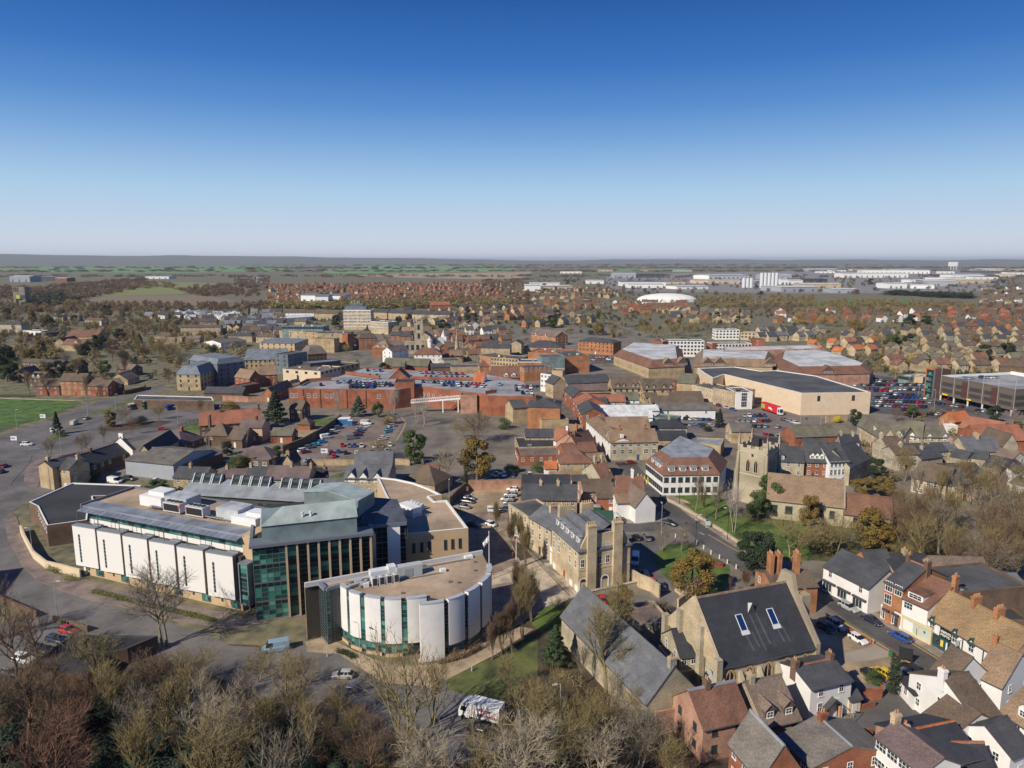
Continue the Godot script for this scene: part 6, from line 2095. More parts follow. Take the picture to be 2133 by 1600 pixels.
func fh(label:String,q:Array,n:int,wl:String,rf:String,sd:int,k:=1.0):
	var w:=mb()
	w.sweep(PA([U(-4,0),U(4,0),U(4,5),U(0,8.2),U(-4,5)]),-5,5,true)
	var f:=mb()
	f.sweep(PA([U(4.4,4.8),U(0,8.3),U(-4.4,4.8),U(-4.4,5.1),U(0,8.6),U(4.4,5.1)]),-5.3,5.3,true)
	var mm:=MultiMesh.new()
	mm.transform_format=MultiMesh.TRANSFORM_3D
	mm.mesh=made([w,wall(wl),f,roof(rf)])
	mm.instance_count=n
	for i in n:
		var u:=hash1(i,21,sd)
		var p:=(q[0] as Vector2).lerp(q[1],u).lerp((q[3] as Vector2).lerp(q[2],u),hash1(i,22,sd))
		mm.set_instance_transform(i,Transform3D(Basis(Vector3.UP,[.2,1.7,.5,2.1][i%4]+hash1(i,23,sd)*.5).scaled(V(k,k,k)),V(p.x,0,p.y)))
	var o:=MultiMeshInstance3D.new()
	o.multimesh=mm
	o.name=nb_("distant_houses")
	add_child(o)
	tag(o,label,"houses","","stuff")

func sky_image()->Image:
	var im:=Image.create(8,1024,false,Image.FORMAT_RGBF)
	var stops:=[[-90.0,Color(.12,.12,.12)],[-2.0,Color(.45,.47,.5)],[.0,Color(.63,.655,.74)],[1.5,Color(.60,.675,.785)],[5.1,Color(.40,.60,.80)],[8.6,Color(.20,.39,.70)],[11.0,Color(.10,.27,.61)],[14.0,Color(.045,.175,.51)],[18.3,Color(.02,.108,.37)],[35.0,Color(.012,.065,.26)],[90.0,Color(.008,.04,.18)]]
	for y in 1024:
		var el:=90.0-180.0*(y+.5)/1024.0
		var c:Color=stops[0][1]
		for i in stops.size()-1:
			if el>=stops[i][0]:
				c=(stops[i][1] as Color).lerp(stops[i+1][1],clampf((el-stops[i][0])/(stops[i+1][0]-stops[i][0]),0,1))
		for x in 8:
			im.set_pixel(x,y,c*.97)
	return im

func _ready():
	var cam:=Camera3D.new()
	cam.name="camera"
	cam.fov=56.145
	cam.position=V(0,75,0)
	cam.rotation_degrees.x=-9.796
	cam.near=1.0
	cam.far=60000.0
	add_child(cam)
	var env:=Environment.new()
	var sky:=Sky.new()
	var pano:=PanoramaSkyMaterial.new()
	pano.panorama=ImageTexture.create_from_image(sky_image())
	sky.sky_material=pano
	env.sky=sky
	env.background_mode=Environment.BG_SKY
	env.tonemap_mode=Environment.TONE_MAPPER_LINEAR
	env.tonemap_exposure=1.05
	env.sdfgi_enabled=true
	env.ssao_enabled=true
	env.ssil_enabled=true
	env.fog_enabled=true
	env.fog_mode=Environment.FOG_MODE_EXPONENTIAL
	env.fog_density=.000035
	env.fog_light_color=Color(.86,.92,1.0)
	var we:=WorldEnvironment.new()
	we.name="world_environment"
	we.environment=env
	add_child(we)
	var sun:=DirectionalLight3D.new()
	sun.name="sun"
	sun.light_energy=1.55
	sun.light_color=Color(1.0,.955,.88)
	sun.light_angular_distance=.5
	sun.shadow_enabled=true
	sun.rotation_degrees=V(-36,-47,0)
	add_child(sun)
	make_textures()
	make_species()
	ground()
	civic_wing()
	civic_centre()
	civic_link()
	civic_rear()
	round_building()
	georgian_house()
	church_hall()
	parish_church()
	pub()
	multistorey()
	office_tower()
	fire_tower()
	deck_car_park()
	clerestory()
	landmarks()
	houses()
	sheds()
	outskirts()
	trees()
	cars()
	street_things()

func houses():
	hs("h","narrow buff brick end house with red corner bands at the road bend","z",[-157.6,-231.5,-26.1,7.4,11,7.5,1.7],"buff","slate",{chim=[.1],n=0,nr=2})
	hs("h","buff brick house with red quoins and grey gable roof behind the narrow end house","x",[-149.9,-229.9,-15.6,4.3,8,7,2.5],"buff","slate",{chim=[.95],n=1,nr=2})
	hs("terraced_house","long low dark slate terrace behind the buff house with red quoins","x",[-147.2,-243.1,76,20.2,9.6,4.2,3.1],"brown","darkslate",{chim=[.25]})
	hs("h","white rendered gable with broad white chimney ending the dark slate terrace","z",[-151,-262.6,-18.6,10.7,1.2,5.5,4.2],"white","slate",{win="none",chim=[.5],cw="white",pots=4})
	hs("shop","buff brick gabled workshop with long dark roof above the grey shop front","z",[-135.1,-250.7,3.8,5.7,24,5.5,3.6],"buff","darkslate",{n=1})
	hs("shop","pale grey shop front with green sign and open dark entrance","x",[-136.1,-244.9,-16.7,20.6,20,5.5,2.2],"grey","corr",{n=0,nl=0,nr=0,far=true})
	hs("shed","long brown shed with pale corrugated roof beside the grey shop","x",[-115.6,-241,67.8,20.6,14.3,4,2.3],"brown","corr",{win="none"})
	hs("h","slate-roofed buff cottage at the left end of the row beyond the clerestory building","x",[-110.6,-226.2,-5.9,11,8,5,2.4],"buff","slate",{chim=[.38]})
	hs("terraced_house","buff terraced house with brownish roof at the start of the long row","x",[-95.9,-226.7,-5.4,8.7,8.5,5,1.4],"buff","purple",{chim=[.12]})
	hs("terraced_house","buff terraced house with newer dark slate roof in mid row","x",[-87,-225.6,-4.3,6.8,8.5,5,2.5],"buff","slate",{chim=[.08]})
	hs("terraced_house","wide buff terraced house with mottled purple slate roof and red end gable","x",[-80.1,-224.9,-4.9,14.3,8.5,5,3],"buff","purple",{chim=[.52,.98]})
	hs("h","small buff and red rear house with dark slate roof behind the terrace end","x",[-65.2,-229.1,24.3,4.6,6,4,2],"buff","darkslate",{chim=[.8]})
	hs("b","low grey-roofed red brick annexe between terrace and gabled flats","x",[-65.1,-222,5.3,10.6,7,3,1.5],"red","greyslate",{win="none"})
	hs("apartment_block","buff flats with grey roof and white and buff gabled dormers behind the office wing","x",[-52.2,-215.6,-4.4,13.7,11,8,2.5],"buff","greyslate",{dorm=[.17,.44,.76],dw=2.2,dkind="wallhead",n=6})
	hs("apartment_block","grey slate roof block directly behind the gabled buff flats","x",[-52.1,-229.5,2.7,12.4,9,8,3.4],"buff","greyslate",{win="none"})
	hs("h","low house with big brown pyramid roof right of the gabled flats","h",[-36,-227.9,-25.8,12.4,11,3.6,4.4],"buff","brown",{win="none"})
	hs("h","small pink brick outbuilding with red-brown tiles behind the pyramid roof","x",[-30.4,-233.4,-0,5.7,6,4.6,1.9],"pink","redbrown",{chim=[.02]})
	hs("villa","long villa with faded red tiled roof and tall chimneys near the bus station","x",[-133.9,-300.7,20.6,25,11,5,4.5],"brown","red",{chim=[.35,.98],pots=3,ch=2.2})
	hs("h","brown hipped house with tall chimney below the red-tiled villa","h",[-124.9,-285.6,-5.9,9.3,8,4.5,4.4],"brown","brown",{chim=[0],ch=3,n=2})
	hs("h","sloping brown tiled wing right of the hipped house","x",[-115.5,-284,-18.9,7.2,10,3.5,3.9],"brown","brown",{n=1})
	hs("h","tan rendered house with dark solar panels between villa and brick garage","x",[-114.1,-293.5,-5,9.9,8,6,2.5],"tan","purple",{chim=[.6],n=1})
	hs("garage","long red brick garage with mossy roof and one white window","x",[-100.2,-290.8,-3.1,9,7,3.2,2.2],"red","moss",{n=1})
	hs("garage","small brick garage with pyramid roof and dark door","h",[-95.7,-313.6,-7.5,5.7,5.6,2.7,2.6],"red","brown",{win="none"})
	hs("h","dark brick house half hidden behind the tall pointed conifer","x",[-104.5,-330.8,-7.9,6.3,9,6,3.4],"brown","brown",{chim=[.9]})
	hs("bungalow","bungalow with broad purple-brown hipped roof by the bus station verge","h",[-139.6,-277.9,-14.7,9.9,13,3,4],"red","purple",{chim=[.5]})
	hs("bungalow","pinkish-roofed bungalow carrying a small white cupola","h",[-102.2,-257.9,-2.8,13.3,9,3,3.2],"red","purple",{n=3})
	hs("b","flat zinc-roofed garden room with wide glazed front","f",[-95.3,-254.8,-15.2,7.2,6,2.8,.4],"wood","zinc",{n=2,ww=1.8})
	hs("cottage","tiny buff gabled cottage by the car park wall","z",[-81.3,-246.9,-7.9,3.5,7,4,2.7],"buff","darkslate",{n=0,chim=[.1]})
	hs("apartment_block","buff flats with grey zinc mansard floors by the bus station","m",[-194.8,-412.5,-1.4,13.9,30,9.5,4.5],"buff","zinc",{top="zinc",n=3,floors=3,win="dark"})
	hs("apartment_block","taller zinc-clad upper block stepping up behind the buff zinc-roofed flats","m",[-202.8,-449.2,-39,33,18,13,3],"zinc","zinc",{top="zinc",n=3,win="dark"})
	hs("apartment_block","buff flats under a broad sloping dark metal roof with a strip of windows","s",[-177.2,-472.3,9,26.4,13,9.5,5.5],"buff","zinc",{n=9,floors=2,win="dark",far=true})
	hs("b","square dark-clad flats block at the right end of the sloping metal roof","f",[-147.5,-469.7,65.3,18.9,11,13,.4],"zinc","felt",{n=4,floors=3,win="dark"})
	hs("apartment_block","pale flats under a flat dark grey roof behind the sloping-roof block","s",[-198.9,-564.2,-12.4,30.2,22,10.5,1.5],"tan","zinc",{n=6,floors=3,win="dark"})
	hs("zinc_mansard_block","dark zinc mansard block between the flats and tall buff hall","m",[-146.7,-512.7,29.8,13.9,18,8,5],"brown","building",{top="zinc",n=5,win="dark"})
	hs("b","broad buff flat-roofed complex left of the tall plain hall","f",[-205.9,-636.1,-27.3,43.7,24,13,.4],"buff","felt",{n=5,floors=3,win="dark"})
	hs("hall","tall plain buff hall with one slit window and red brick flank","f",[-163,-600.9,-2.3,25.6,20,14,.4],"buff","felt",{n=1,nr=0,win="dark"})
	hs("b","lower buff block with bare climbers on its wall below the plain hall","f",[-163.2,-588.6,-11.9,18.4,10,11,.4],"buff","felt",{win="none"})
	hs("store","teal glazed top storey set on the buff complex","f",[-202.2,-631.4,-3.7,37.2,16,17,.4],"teal","zinc",{n=14,floors=1,ww=2.4,wh=2,win="dark"})
	hs("b","narrow dark red brick stair block at the side of the plain hall","f",[-136.5,-595.7,51.5,5.3,8,14,.4],"red","felt",{win="none"})
	hs("h","old red brick house with mossy tiled roof and paired stacks","x",[-151.5,-425.7,16.6,10.1,11,7,4.8],"red","stone",{chim=[.05,.92],cw="orange",ch=2.4})
	hs("b","gabled red brick wing with weathered pinkish tiles on the old brick house","z",[-154.4,-417.9,56.6,8.3,14,6,4.2],"red","stone",{n=1})
	hs("b","plain dark red brick flat block by the bus station wall","f",[-151.7,-398.9,56.2,11.7,8,4.5,.4],"darkred","felt",{win="none"})
	hs("b","long low slate roof behind the bus station wall","x",[-168.9,-388.3,-3,21.6,8,3,2.5],"brown","slate",{win="none"})
	hs("orange_gable_house","orange brick gable with long brown roof beside the rooftop car park","z",[-133.3,-379.1,-5.9,5.4,26,4.2,3.1],"orange","building",{n=1,chim=[.3]})
	hs("cream_health_centre","cream curved-fronted modern building with long dark window behind the car park","f",[-144.1,-447.5,-20.9,28.1,22,7,.4],"cream","building",{n=4,floors=1,ww=2,win="dark"})
	hs("hall","buff flat-roofed hall with brown panels beyond the cream building","f",[-116.2,-454.1,63.9,30.3,18,6,.4],"buff","felt",{n=6,floors=1,ww=2,wh=2,win="dark"})
	hs("hall","black-clad upper box rising from the buff hall","f",[-129.6,-457.8,38.4,21.1,12,9,.4],"dark","zinc",{win="none"})
	hs("barn","white double-gabled barn with grey roof left of the flats","z",[-266.2,-619.5,-30.9,22.2,26,5,1.9],"white","corr",{n=0})
	hs("h","three-storey orange-red brick house facing the green","x",[-252.9,-396.5,-2.5,14.5,9,8.5,3.2],"orange","brown",{chim=[.55],n=4,floors=3,pots=3})
	hs("h","two-storey red brick house adjoining the left of the orange three-storey house","x",[-265.2,-395.9,-0,12.2,9,5.6,3.2],"red","brown",{n=3})
	hs("h","two-storey red brick house adjoining the right of the orange three-storey house","x",[-238.3,-395.9,-9.9,14.1,9,5.6,2.6],"red","brown",{n=3})
	hs("shaded_brick_house","dark red house at the road end of the brick row","x",[-225.9,-396.6,48.2,8.4,11,5.6,2.5],"darkred","building",{n=2})
	hs("white_gabled_house","brown house with white bargeboards above the orange house","z",[-293,-466.9,-0,8.5,11,6.5,3.1],"brown","building",{n=1,floors=2,ww=1.6})
	hs("b","brown brick flats row with white window bands at the upper left","x",[-334.8,-487.2,-13.5,15.7,9,6,1.7],"brown","brown",{n=5,floors=2,ww=1.6})
	hs("b","buff and brown flats row right of the white-banded flats","x",[-317.7,-481.7,-10.5,14.7,9,6,1.7],"brown","felt",{n=5,floors=2,ww=1.6})
	hs("villa","brown gabled villa among trees behind the green","z",[-306.6,-440.7,-0,6.6,12,5.6,3.1],"brown","brown",{n=1})
	hs("villa","brown tiled villa with pale dormers next to the gabled villa","x",[-287,-421.6,-10.9,9.1,10,5.6,3.1],"brown","brown",{n=3,dorm=[.3,.7]})
	hs("white_edged_bungalow","dark-roofed bungalow with white verge near the road junction trees","x",[-233.1,-430.7,89.1,13.6,11,3,3.7],"buff","building",{n=1})
	hs("twin_roof_bungalow","brown-roofed house behind the white-edged bungalow","x",[-260.2,-467.7,-18.4,13.1,9,4.5,2.5],"brown","building",{n=2})
	hs("school","school hall with large red-brown roof among trees","x",[-405.3,-651.4,-0,28,20,6,5.1],"buff","redbrown",{n=0})
	hs("school","buff gabled school wing with red-brown roof, left of three","z",[-389.7,-610,-0,9.1,22,5,3.8],"buff","redbrown",{n=0})
	hs("school","buff gabled school wing with red-brown roof, middle of three","z",[-369.1,-600.8,-31.7,13.7,22,5,3.8],"buff","redbrown",{n=0})
	hs("school","buff gabled school wing with red-brown roof, right of three","z",[-357,-593.6,71.3,11.5,22,5,3.8],"buff","redbrown",{n=0})
	hs("h","cream house with brown roof and row of chimneys near the dark pines","x",[-494.5,-833.9,-9.5,21.2,9,6,2.2],"cream","brown",{chim=[.3,.5,.7],n=5})
	hs("villa","brown-roofed villa with many stacks left of the cream house","x",[-548.4,-886.2,-0,15.5,9,6,2.5],"buff","brown",{chim=[.2,.5,.8]})
	hs("villa","slate-roofed pale villa by the cedar","x",[-565.8,-886.2,-13.8,16.5,9,6,2.5],"stone","slate",{chim=[.1,.9]})
	hs("b","pale stone mansion at the left picture edge","h",[-543.4,-758.4,-11.3,30.5,10,8,2.5],"stone","slate",{chim=[.4],n=9,floors=3})
	hs("b","low white block beside the stone mansion","f",[-499,-731,-24.2,31.7,10,4,.4],"white","felt",{win="none"})
	hs("hall","low long slate-roofed hall left of the school","x",[-458.3,-705.5,55,18.4,10,4,1.7],"brown","slate",{win="none"})
	hs("apartment_block","long buff flats with two rows of white windows","x",[-332.4,-721.1,8.3,38.1,11,8,1.7],"buff","brown",{n=9,floors=2,wh=1.6,ww=1.6})
	hs("h","buff house with dark hipped roof below the long flats","h",[-331.6,-665,-7.3,17.5,9,5.5,3],"buff","brown")
	hs("h","flat-roofed buff house joined to the hipped house","f",[-313.8,-645.4,7.7,15.9,9,5.5,.4],"buff","felt",{n=4})
	hs("slate_cottage_pair","buff house with slate roof right of the flat-roofed house","x",[-292.6,-643.7,-0,12.1,9,5,2.2],"buff","building")
	hs("villa","buff double villa with slate hip and tall stacks","h",[-263.6,-665,-5.5,23.4,9,5.5,3],"buff","slate",{chim=[.3,.7]})
	hs("villa","pale double villa with brown hip beside the buff complex","h",[-234.2,-656.2,-6.5,19.3,9,5.5,3],"pale","brown",{chim=[.2,.8]})
	hs("apartment_block","long white flats with brown roof near the railway trees","x",[-292.1,-922.6,-0,38.7,12,8,2.5],"white","brown",{n=9})
	hs("apartment_block","buff flats with brown roof beside the long white flats","x",[-250.2,-913.8,-15.2,32.7,12,8,3],"buff","brown",{n=6})
	hs("shed","low shed with bright white roof in front of the long flats","x",[-275.7,-869.8,45.7,40.9,22,5,1.7],"white","white",{win="none"})
	hs("hall","tan hall with grey-tan hipped roof below the white shed","x",[-250.5,-828.4,-0,13,12,5,2.5],"tan","moss",{win="none"})
	hs("apartment_block","buff flats with slate roof right of the office tower","x",[-183.1,-938.3,-26.8,25.1,14,8,3.4],"buff","slate",{n=5})
	hs("apartment_block","long slate-roofed flats next along from the tower","x",[-158.3,-922.6,-22.3,34.5,14,8,3.4],"buff","slate",{n=7})
	hs("apartment_block","widest slate-roofed flats with pale walls before the dark trees","x",[-122.9,-887.5,-14.7,48.4,16,9,3.8],"pale","slate",{n=9})
	hs("hall","bright red-roofed hall behind the slate flats","x",[-119.6,-1067.3,12.4,28,14,9,4.2],"red","red",{win="none"})
	hs("terraced_house","buff terrace behind the dark round evergreens","x",[-79.1,-1085.3,-0,22.7,10,6,2.5],"buff","slate",{chim=[.3,.7]})
	hs("apartment_block","four-storey red brick flats with brown mansard","m",[-128.2,-601.7,24,14.6,12,10,3.5],"orange","brown",{n=4,floors=3,top="brown"})
	hs("h","red brick house with steep mossy roof and two white dormers","h",[-109.5,-561.4,-13.1,14.4,11,7,5],"red","stone",{dorm=[.3,.65],dkind="box",n=0})
	hs("white_gabled_hotel","white-gabled house with dark slate roof and pale dormers","x",[-88.5,-527,59.8,19.3,9,8,3],"white","building",{n=3,cat="building"})
	hs("hall","buff hall with pedimented slate gable behind the church","z",[-80.4,-613.7,-0,10.8,14,10,3.4],"buff","slate",{n=3})
	hs("hall","white town hall under an orange-brown hipped roof","h",[-69.1,-503.6,4,19.5,15,9,5],"white","redbrown",{n=5})
	hs("b","small slate-roofed white projection on the town hall","h",[-63.8,-515.1,-9.5,8.4,5,7.5,2],"white","slate",{n=2})
	hs("hall","long red brick hall with grey-green mossy roof behind the rooftop cars","x",[-85.5,-472.5,-9.7,30.7,12,6,4],"red","moss",{n=0})
	hs("b","forward wing of the mossy-roofed hall","x",[-77.6,-460.6,-0,8.1,9,7,3.1],"red","moss",{n=0})
	hs("b","red brick gable with brown roof standing on the rooftop car park","z",[-68.4,-394.9,-0,11,9,9.8,5.1],"red","brown",{n=1,floors=1})
	hs("h","white-sided house with lichen-orange tiled roof beside the rooftop car park","x",[-21.2,-384.2,-12,5.9,8,10,4.1],"white","orange",{n=0})
	hs("b","red-brown tiled block with two tall white gabled dormers","x",[-11.4,-407.8,4.8,16.1,14,8,5.6],"brown","redbrown",{dorm=[.5,.77],dw=2.4,dkind="gable",n=3})
	hs("shop","flat-roofed buff shop rear left of the brick pyramid turret","f",[-39.4,-460.6,7.8,18.4,14,6,.4],"buff","felt",{win="none"})
	hs("shop","low slate shop rear beyond the rooftop cars","x",[-53.2,-466.5,7.5,13,8,5.5,1.7],"brown","slate",{win="none"})
	hs("b","square orange brick turret block with red-brown pyramid roof","h",[-20,-440.2,8,5.8,9,10,3.5],"orange","redbrown",{n=1})
	hs("b","pale flat-roofed stone rear near the small spire","f",[-46.1,-483.4,17.3,12.5,14,7,.4],"stone","felt",{n=3})
	hs("office_building","orange brick end of the flat-roofed office with small windows","f",[-22.8,-500.9,-54.5,13.8,14,9,.4],"orange","felt",{n=6,floors=2,ww=.8})
	hs("office_building","buff flat-roofed office with a row of small dark windows","f",[-14.6,-488.4,-27.3,20.7,16,9,.4],"buff","felt",{n=9,floors=2,ww=1,win="dark"})
	hs("store","long low orange brick store with white capping","f",[4,-468.6,-1.6,21.5,14,8.5,.4],"orange","felt",{win="none",cap="white"})
	hs("b","windowless grey-green clad box above the high street","f",[19.5,-465.6,13.7,15.7,12,12,.4],"teal","felt",{win="none"})
	hs("store","large orange brick superstore with flat roof","f",[35.6,-476.7,13,17,28,11,.4],"orange","felt",{n=0,win="none"})
	hs("store","broad store with flat red-brown roof left of the grey clad box","f",[11.3,-507,-20.7,27.3,26,10,.4],"orange","red",{win="none"})
	hs("store","orange brick store with tall arched windows on the street","f",[7.7,-442.6,20.2,18.4,12,8,.4],"orange","felt",{n=6,floors=1,wh=2.5})
	hs("shop","white three-storey shop at the upper end of the street","f",[16.5,-410,-39.5,7.2,14,10,.4],"white","felt",{n=3,floors=3,ww=1.5})
	hs("b","tan block with grey plant box next to the white shop","f",[22.5,-401.5,-13.2,6.1,9,13,.4],"tan","zinc",{win="none"})
	hs("store","long buff store with unbroken slate roof","x",[30.2,-389.9,11.3,25.4,15,8,2.9],"buff","slate",{win="none"})
	hs("shop","slate-roofed shop with hipped front to the street","z",[22.6,-387.4,23,8.3,10,8,3.4],"buff","slate",{n=2})
	hs("b","buff building with steep brown roof and four dark dormers, left of the pair","x",[53.7,-379.7,2.8,16,13,7,5.1],"buff","brown",{dorm=[.2,.4,.72,.88],dwall="brown",n=5,floors=2,win="dark"})
	hs("b","buff building with steep brown roof and four dark dormers, right of the pair","x",[69.5,-376.7,5,17.3,13,7,4.2],"buff","brown",{dorm=[.14,.36,.68,.9],dwall="brown",n=4,floors=2,win="dark"})
	hs("b","small red brick flat block right of the dormered pair","f",[92.1,-401.5,6.9,7,10,6,.4],"red","felt",{n=2})
	hs("h","buff house with pale mossy roof and gable behind the flats","x",[92.8,-398.6,-25.2,9.8,14,7,4.2],"buff","moss",{n=1})
	hs("b","buff flat-roofed block with white windows behind the car park","f",[99,-389.4,-63.3,16.3,14,7,.4],"pale","felt",{n=5})
	hs("apartment_block","stepped buff block with dark flat roof next to the white end","f",[105.4,-371.9,-59.3,14.9,15,8.5,.4],"buff","felt",{n=5})
	hs("b","white-fronted end block with grey panel beside the delivery lorry","f",[113.5,-358.5,3.5,8.6,14,8.5,.4],"white","felt",{n=1,ww=3,wh=3})
	hs("apartment_block","four-storey white-panelled flats with red brick ends","f",[118.1,-561.1,-3.1,32.1,13,12,.4],"white","felt",{n=12,floors=4,ww=1.6,win="dark"})
	hs("apartment_block","red brick end block of the white-panelled flats","f",[111,-566.5,-54.4,10.9,13,12,.4],"red","felt",{win="none"})
	hs("apartment_block","lower white-panelled flats right of the four-storey ones","f",[158.5,-566.5,4.7,31.8,12,9,.4],"white","felt",{n=12,floors=3,ww=1.6,win="dark"})
	hs("apartment_block","red brick end block of the lower white-panelled flats","f",[155.4,-571.7,-67.1,7.1,12,9,.4],"red","felt",{win="none"})
	hs("b","red brick block with white roof tanks behind the shopping roofs","f",[197.1,-591.6,-7.4,11,10,10,.4],"red","felt",{n=1})
	hs("office_building","orange-buff offices with dark top storey and slate roof among trees","h",[54.1,-584.5,-34.6,31.7,14,10,2.5],"orange","slate",{n=9,floors=3,win="dark"})
	hs("gabled_flats_block","orange brick flats with slate roof and white gable tips","x",[17.5,-658.8,-53.7,35.2,14,8,4.2],"orange","building",{dorm=[.2,.6],dkind="wallhead",n=5})
	hs("hall","low hall with broad grey slate hips beside the street","h",[9.9,-583.1,-9.5,31.1,22,5,4.5],"buff","slate",{win="none"})
	hs("office_building","buff offices with slate roof left of the gable","x",[-24.5,-561.4,-8.1,23.1,10,7,2.5],"buff","slate",{n=6})
	hs("office_building","buff gabled office with four white windows","z",[-1.3,-575.1,-16.9,9.1,9,8.5,2.5],"buff","slate",{n=2})
	hs("apartment_block","white modern flats beside bare poplars","f",[193.4,-682,-0,22.7,12,9,.4],"white","zinc",{n=7,ww=1.8,win="dark"})
	hs("apartment_block","pale low modern flats with round corner beyond the shopping roofs","f",[216.6,-680.2,-26.2,20.1,11,7,.4],"pale","zinc",{n=6,ww=1.8,win="dark"})
	hs("shop","red brick shop with slate roof midway along the street","x",[27.4,-375.2,-81.2,20.7,6.3,7,2.9],"red","slate",{n=2})
	hs("shop","purple-roofed rear range with white band behind the street shops","x",[33.9,-379.6,-0,17.5,9,6,2.3],"red","purple",{n=0})
	hs("b","flat black roof behind the street shops","f",[37.1,-366.5,8.8,17.2,10,5,.4],"buff","dark",{win="none"})
	hs("b","buff range with bright red-brown tiles","x",[35.9,-348.8,-1.4,20.2,9,6,2.5],"stone","red",{n=2})
	hs("shop","red-tiled shop beside the purple-roofed range","x",[30,-348.5,-85.6,14.1,14,7,3.4],"red","red",{n=2})
	hs("cottage","buff cottage with slate roof in the yard behind the street","x",[37,-344.2,5.4,10,8,5.5,2.2],"buff","slate",{n=2})
	hs("shop","white-walled building with grey-brown roof by the yard","x",[52.8,-353.2,-0,10.8,9,6,2.9],"white","moss",{n=2})
	hs("b","long low brown-roofed arcade with dark columned front","x",[70.3,-356.5,1,26.8,8,4,2.5],"buff","brown",{n=12,floors=1,win="dark"})
	hs("b","short brown-roofed wing left of the arcade","x",[69.7,-369.1,4.4,6.8,8,4,1.7],"buff","brown",{n=2,floors=1,win="dark"})
	hs("b","second brown roof behind the arcade","x",[82.3,-369.1,-0,17.3,9,4.5,1.9],"buff","brown",{win="none"})
	hs("store","long white store with grey corrugated roof by the yard","x",[69.6,-335.1,1.8,27.4,11,4.5,2.3],"white","corr",{n=3,floors=1})
	hs("b","small flat grey roof by the yard","f",[58.2,-345.1,2.3,11.7,7,4,.4],"buff","felt",{win="none"})
	hs("shop","tall red brick shop next to the white roofs","x",[30.4,-328.7,-89.2,19.9,10,8,2.5],"red","slate",{n=3})
	hs("hall","long hall with bright white low-pitched roof behind the corner pub","x",[36.6,-319,-5.9,26.8,11,5,1.8],"white","white",{win="none"})
	hs("hall","second white-roofed hall nearer the yard cottages","x",[35.8,-328.2,.7,32.9,10,5.5,1.6],"white","white",{win="none"})
	hs("store","flat green roof right of the white halls","f",[63.8,-317.9,-28.5,10.2,9,4.5,.4],"teal","green",{win="none"})
	hs("h","tall old roof of mottled brown tiles behind the corner pub","x",[38.6,-284.4,3.2,17.6,10,7.5,3.5],"red","stone",{n=0})
	hs("pub","brown brick corner pub with mottled tiled roof, white windows and outdoor tables","x",[37.2,-263.7,5.4,18.3,10,7,3.7],"stone","stone",{chim=[.25,.79],cw="orange",ch=2,n=6,floors=2,ww=1.7,wh=1.8})
	hs("b","white-fronted shop row with long brown tiled roof down the street","x",[31.8,-301.6,-82.2,38.2,9.5,7,1.5],"white","stone",{n=9,chim=[.98]})
	hs("h","stone house with dark slate hip and red chimney behind the corner pub","h",[58.2,-294.5,-1.3,15.1,9,5.5,3],"stone","darkslate",{chim=[.55],n=4})
	hs("b","low slate outbuilding below the slate-hipped house","x",[58.7,-280.8,-0,11.6,8,4,2.4],"buff","darkslate",{n=0})
	hs("shop","tall orange brick building with rooflight standing above its neighbours","h",[6.8,-309.3,-5.8,14.3,15,11.5,2.6],"orange","slate",{n=1,nl=4,floors=1,chim=[.2,.8]})
	hs("shop","buff shop with green felt roof below the tall brick building","f",[12.9,-304.2,9,11.9,12,6,.4],"buff","green",{win="none"})
	hs("hall","blank buff hall with dark hipped roof left of the tall brick building","x",[.4,-327.9,20.9,7.3,10,7,2.5],"buff","felt",{win="none"})
	hs("cottage","buff slate-roofed house with two white windows among flat roofs","x",[5.3,-280.8,-0,11.4,9,5,2],"buff","slate",{n=3})
	hs("cottage","white cottage with weathered red tiles beside the flat roofs","x",[16.1,-272.1,-17.6,4.9,9,6,3.4],"white","red",{n=1,chim=[.9]})
	hs("cottage","pink-tiled cottage roof with rooflight near the street mouth","x",[21.3,-277.5,-14.8,6,10,6,3.7],"pink","stone",{n=0})
	hs("cottage","pink cottage whose gable faces the camera","z",[18.7,-261.7,-38.4,7.7,12,6,4.6],"pink","redbrown",{n=1,chim=[.2]})
	hs("cottage","steep red-brown roofed cottage with big stack by the street mouth","x",[25.2,-262.8,55.5,10.5,10,6,3.9],"pink","redbrown",{n=0,chim=[.6],cw="orange",ch=2.4})
	hs("b","wide black flat roof with small rooflights","f",[2.5,-268.3,4.9,16.7,16,3.6,.4],"buff","dark",{win="none"})
	hs("garden_office_range","low red brick range with flat dark roof facing the garden","f",[2.4,-257,5.7,16.9,12,3.4,.4],"red","building",{n=5,floors=1})
	hs("cottage","brown-tiled range right of the garden offices","x",[19,-253.5,15,12.7,8,5.6,2.5],"red","redbrown",{n=0})
	hs("h","buff house with large red-brown hipped roof behind the slate terrace","h",[16.4,-237.8,2.3,11.4,10,6.5,3.6],"buff","redbrown",{n=2})
	hs("h","plain buff house with tan tiles next to the hipped roof","x",[26.5,-239.3,10.7,6.3,8,6,2.2],"buff","stone",{n=1})
	hs("b","little orange-pantiled outhouse left of the hipped roof","x",[11.3,-241.1,-0,4.3,5,3.6,1.7],"white","orange",{n=1})
	hs("b","low tan-tiled range with small gable behind the slate terrace","x",[12.7,-231,-0,7.1,6,3,1.5],"buff","stone",{n=0})
	hs("b","small dark lean-to between the terrace and pink house","x",[19.9,-227.2,5.8,5,5,3.2,1.3],"red","slate",{n=0})
	hs("h","pink rendered house with grey-brown roof by the street","x",[21.6,-208.5,5.6,9.3,10,6,2.1],"pink","brown",{n=2,chim=[.98],ch=2.6})
	hs("b","red-brown roofed range along the street with tall stacks","x",[28.7,-221.9,25.7,4.7,12,5.5,3.9],"stone","redbrown",{n=0,chim=[.25,.8],ch=2.4})
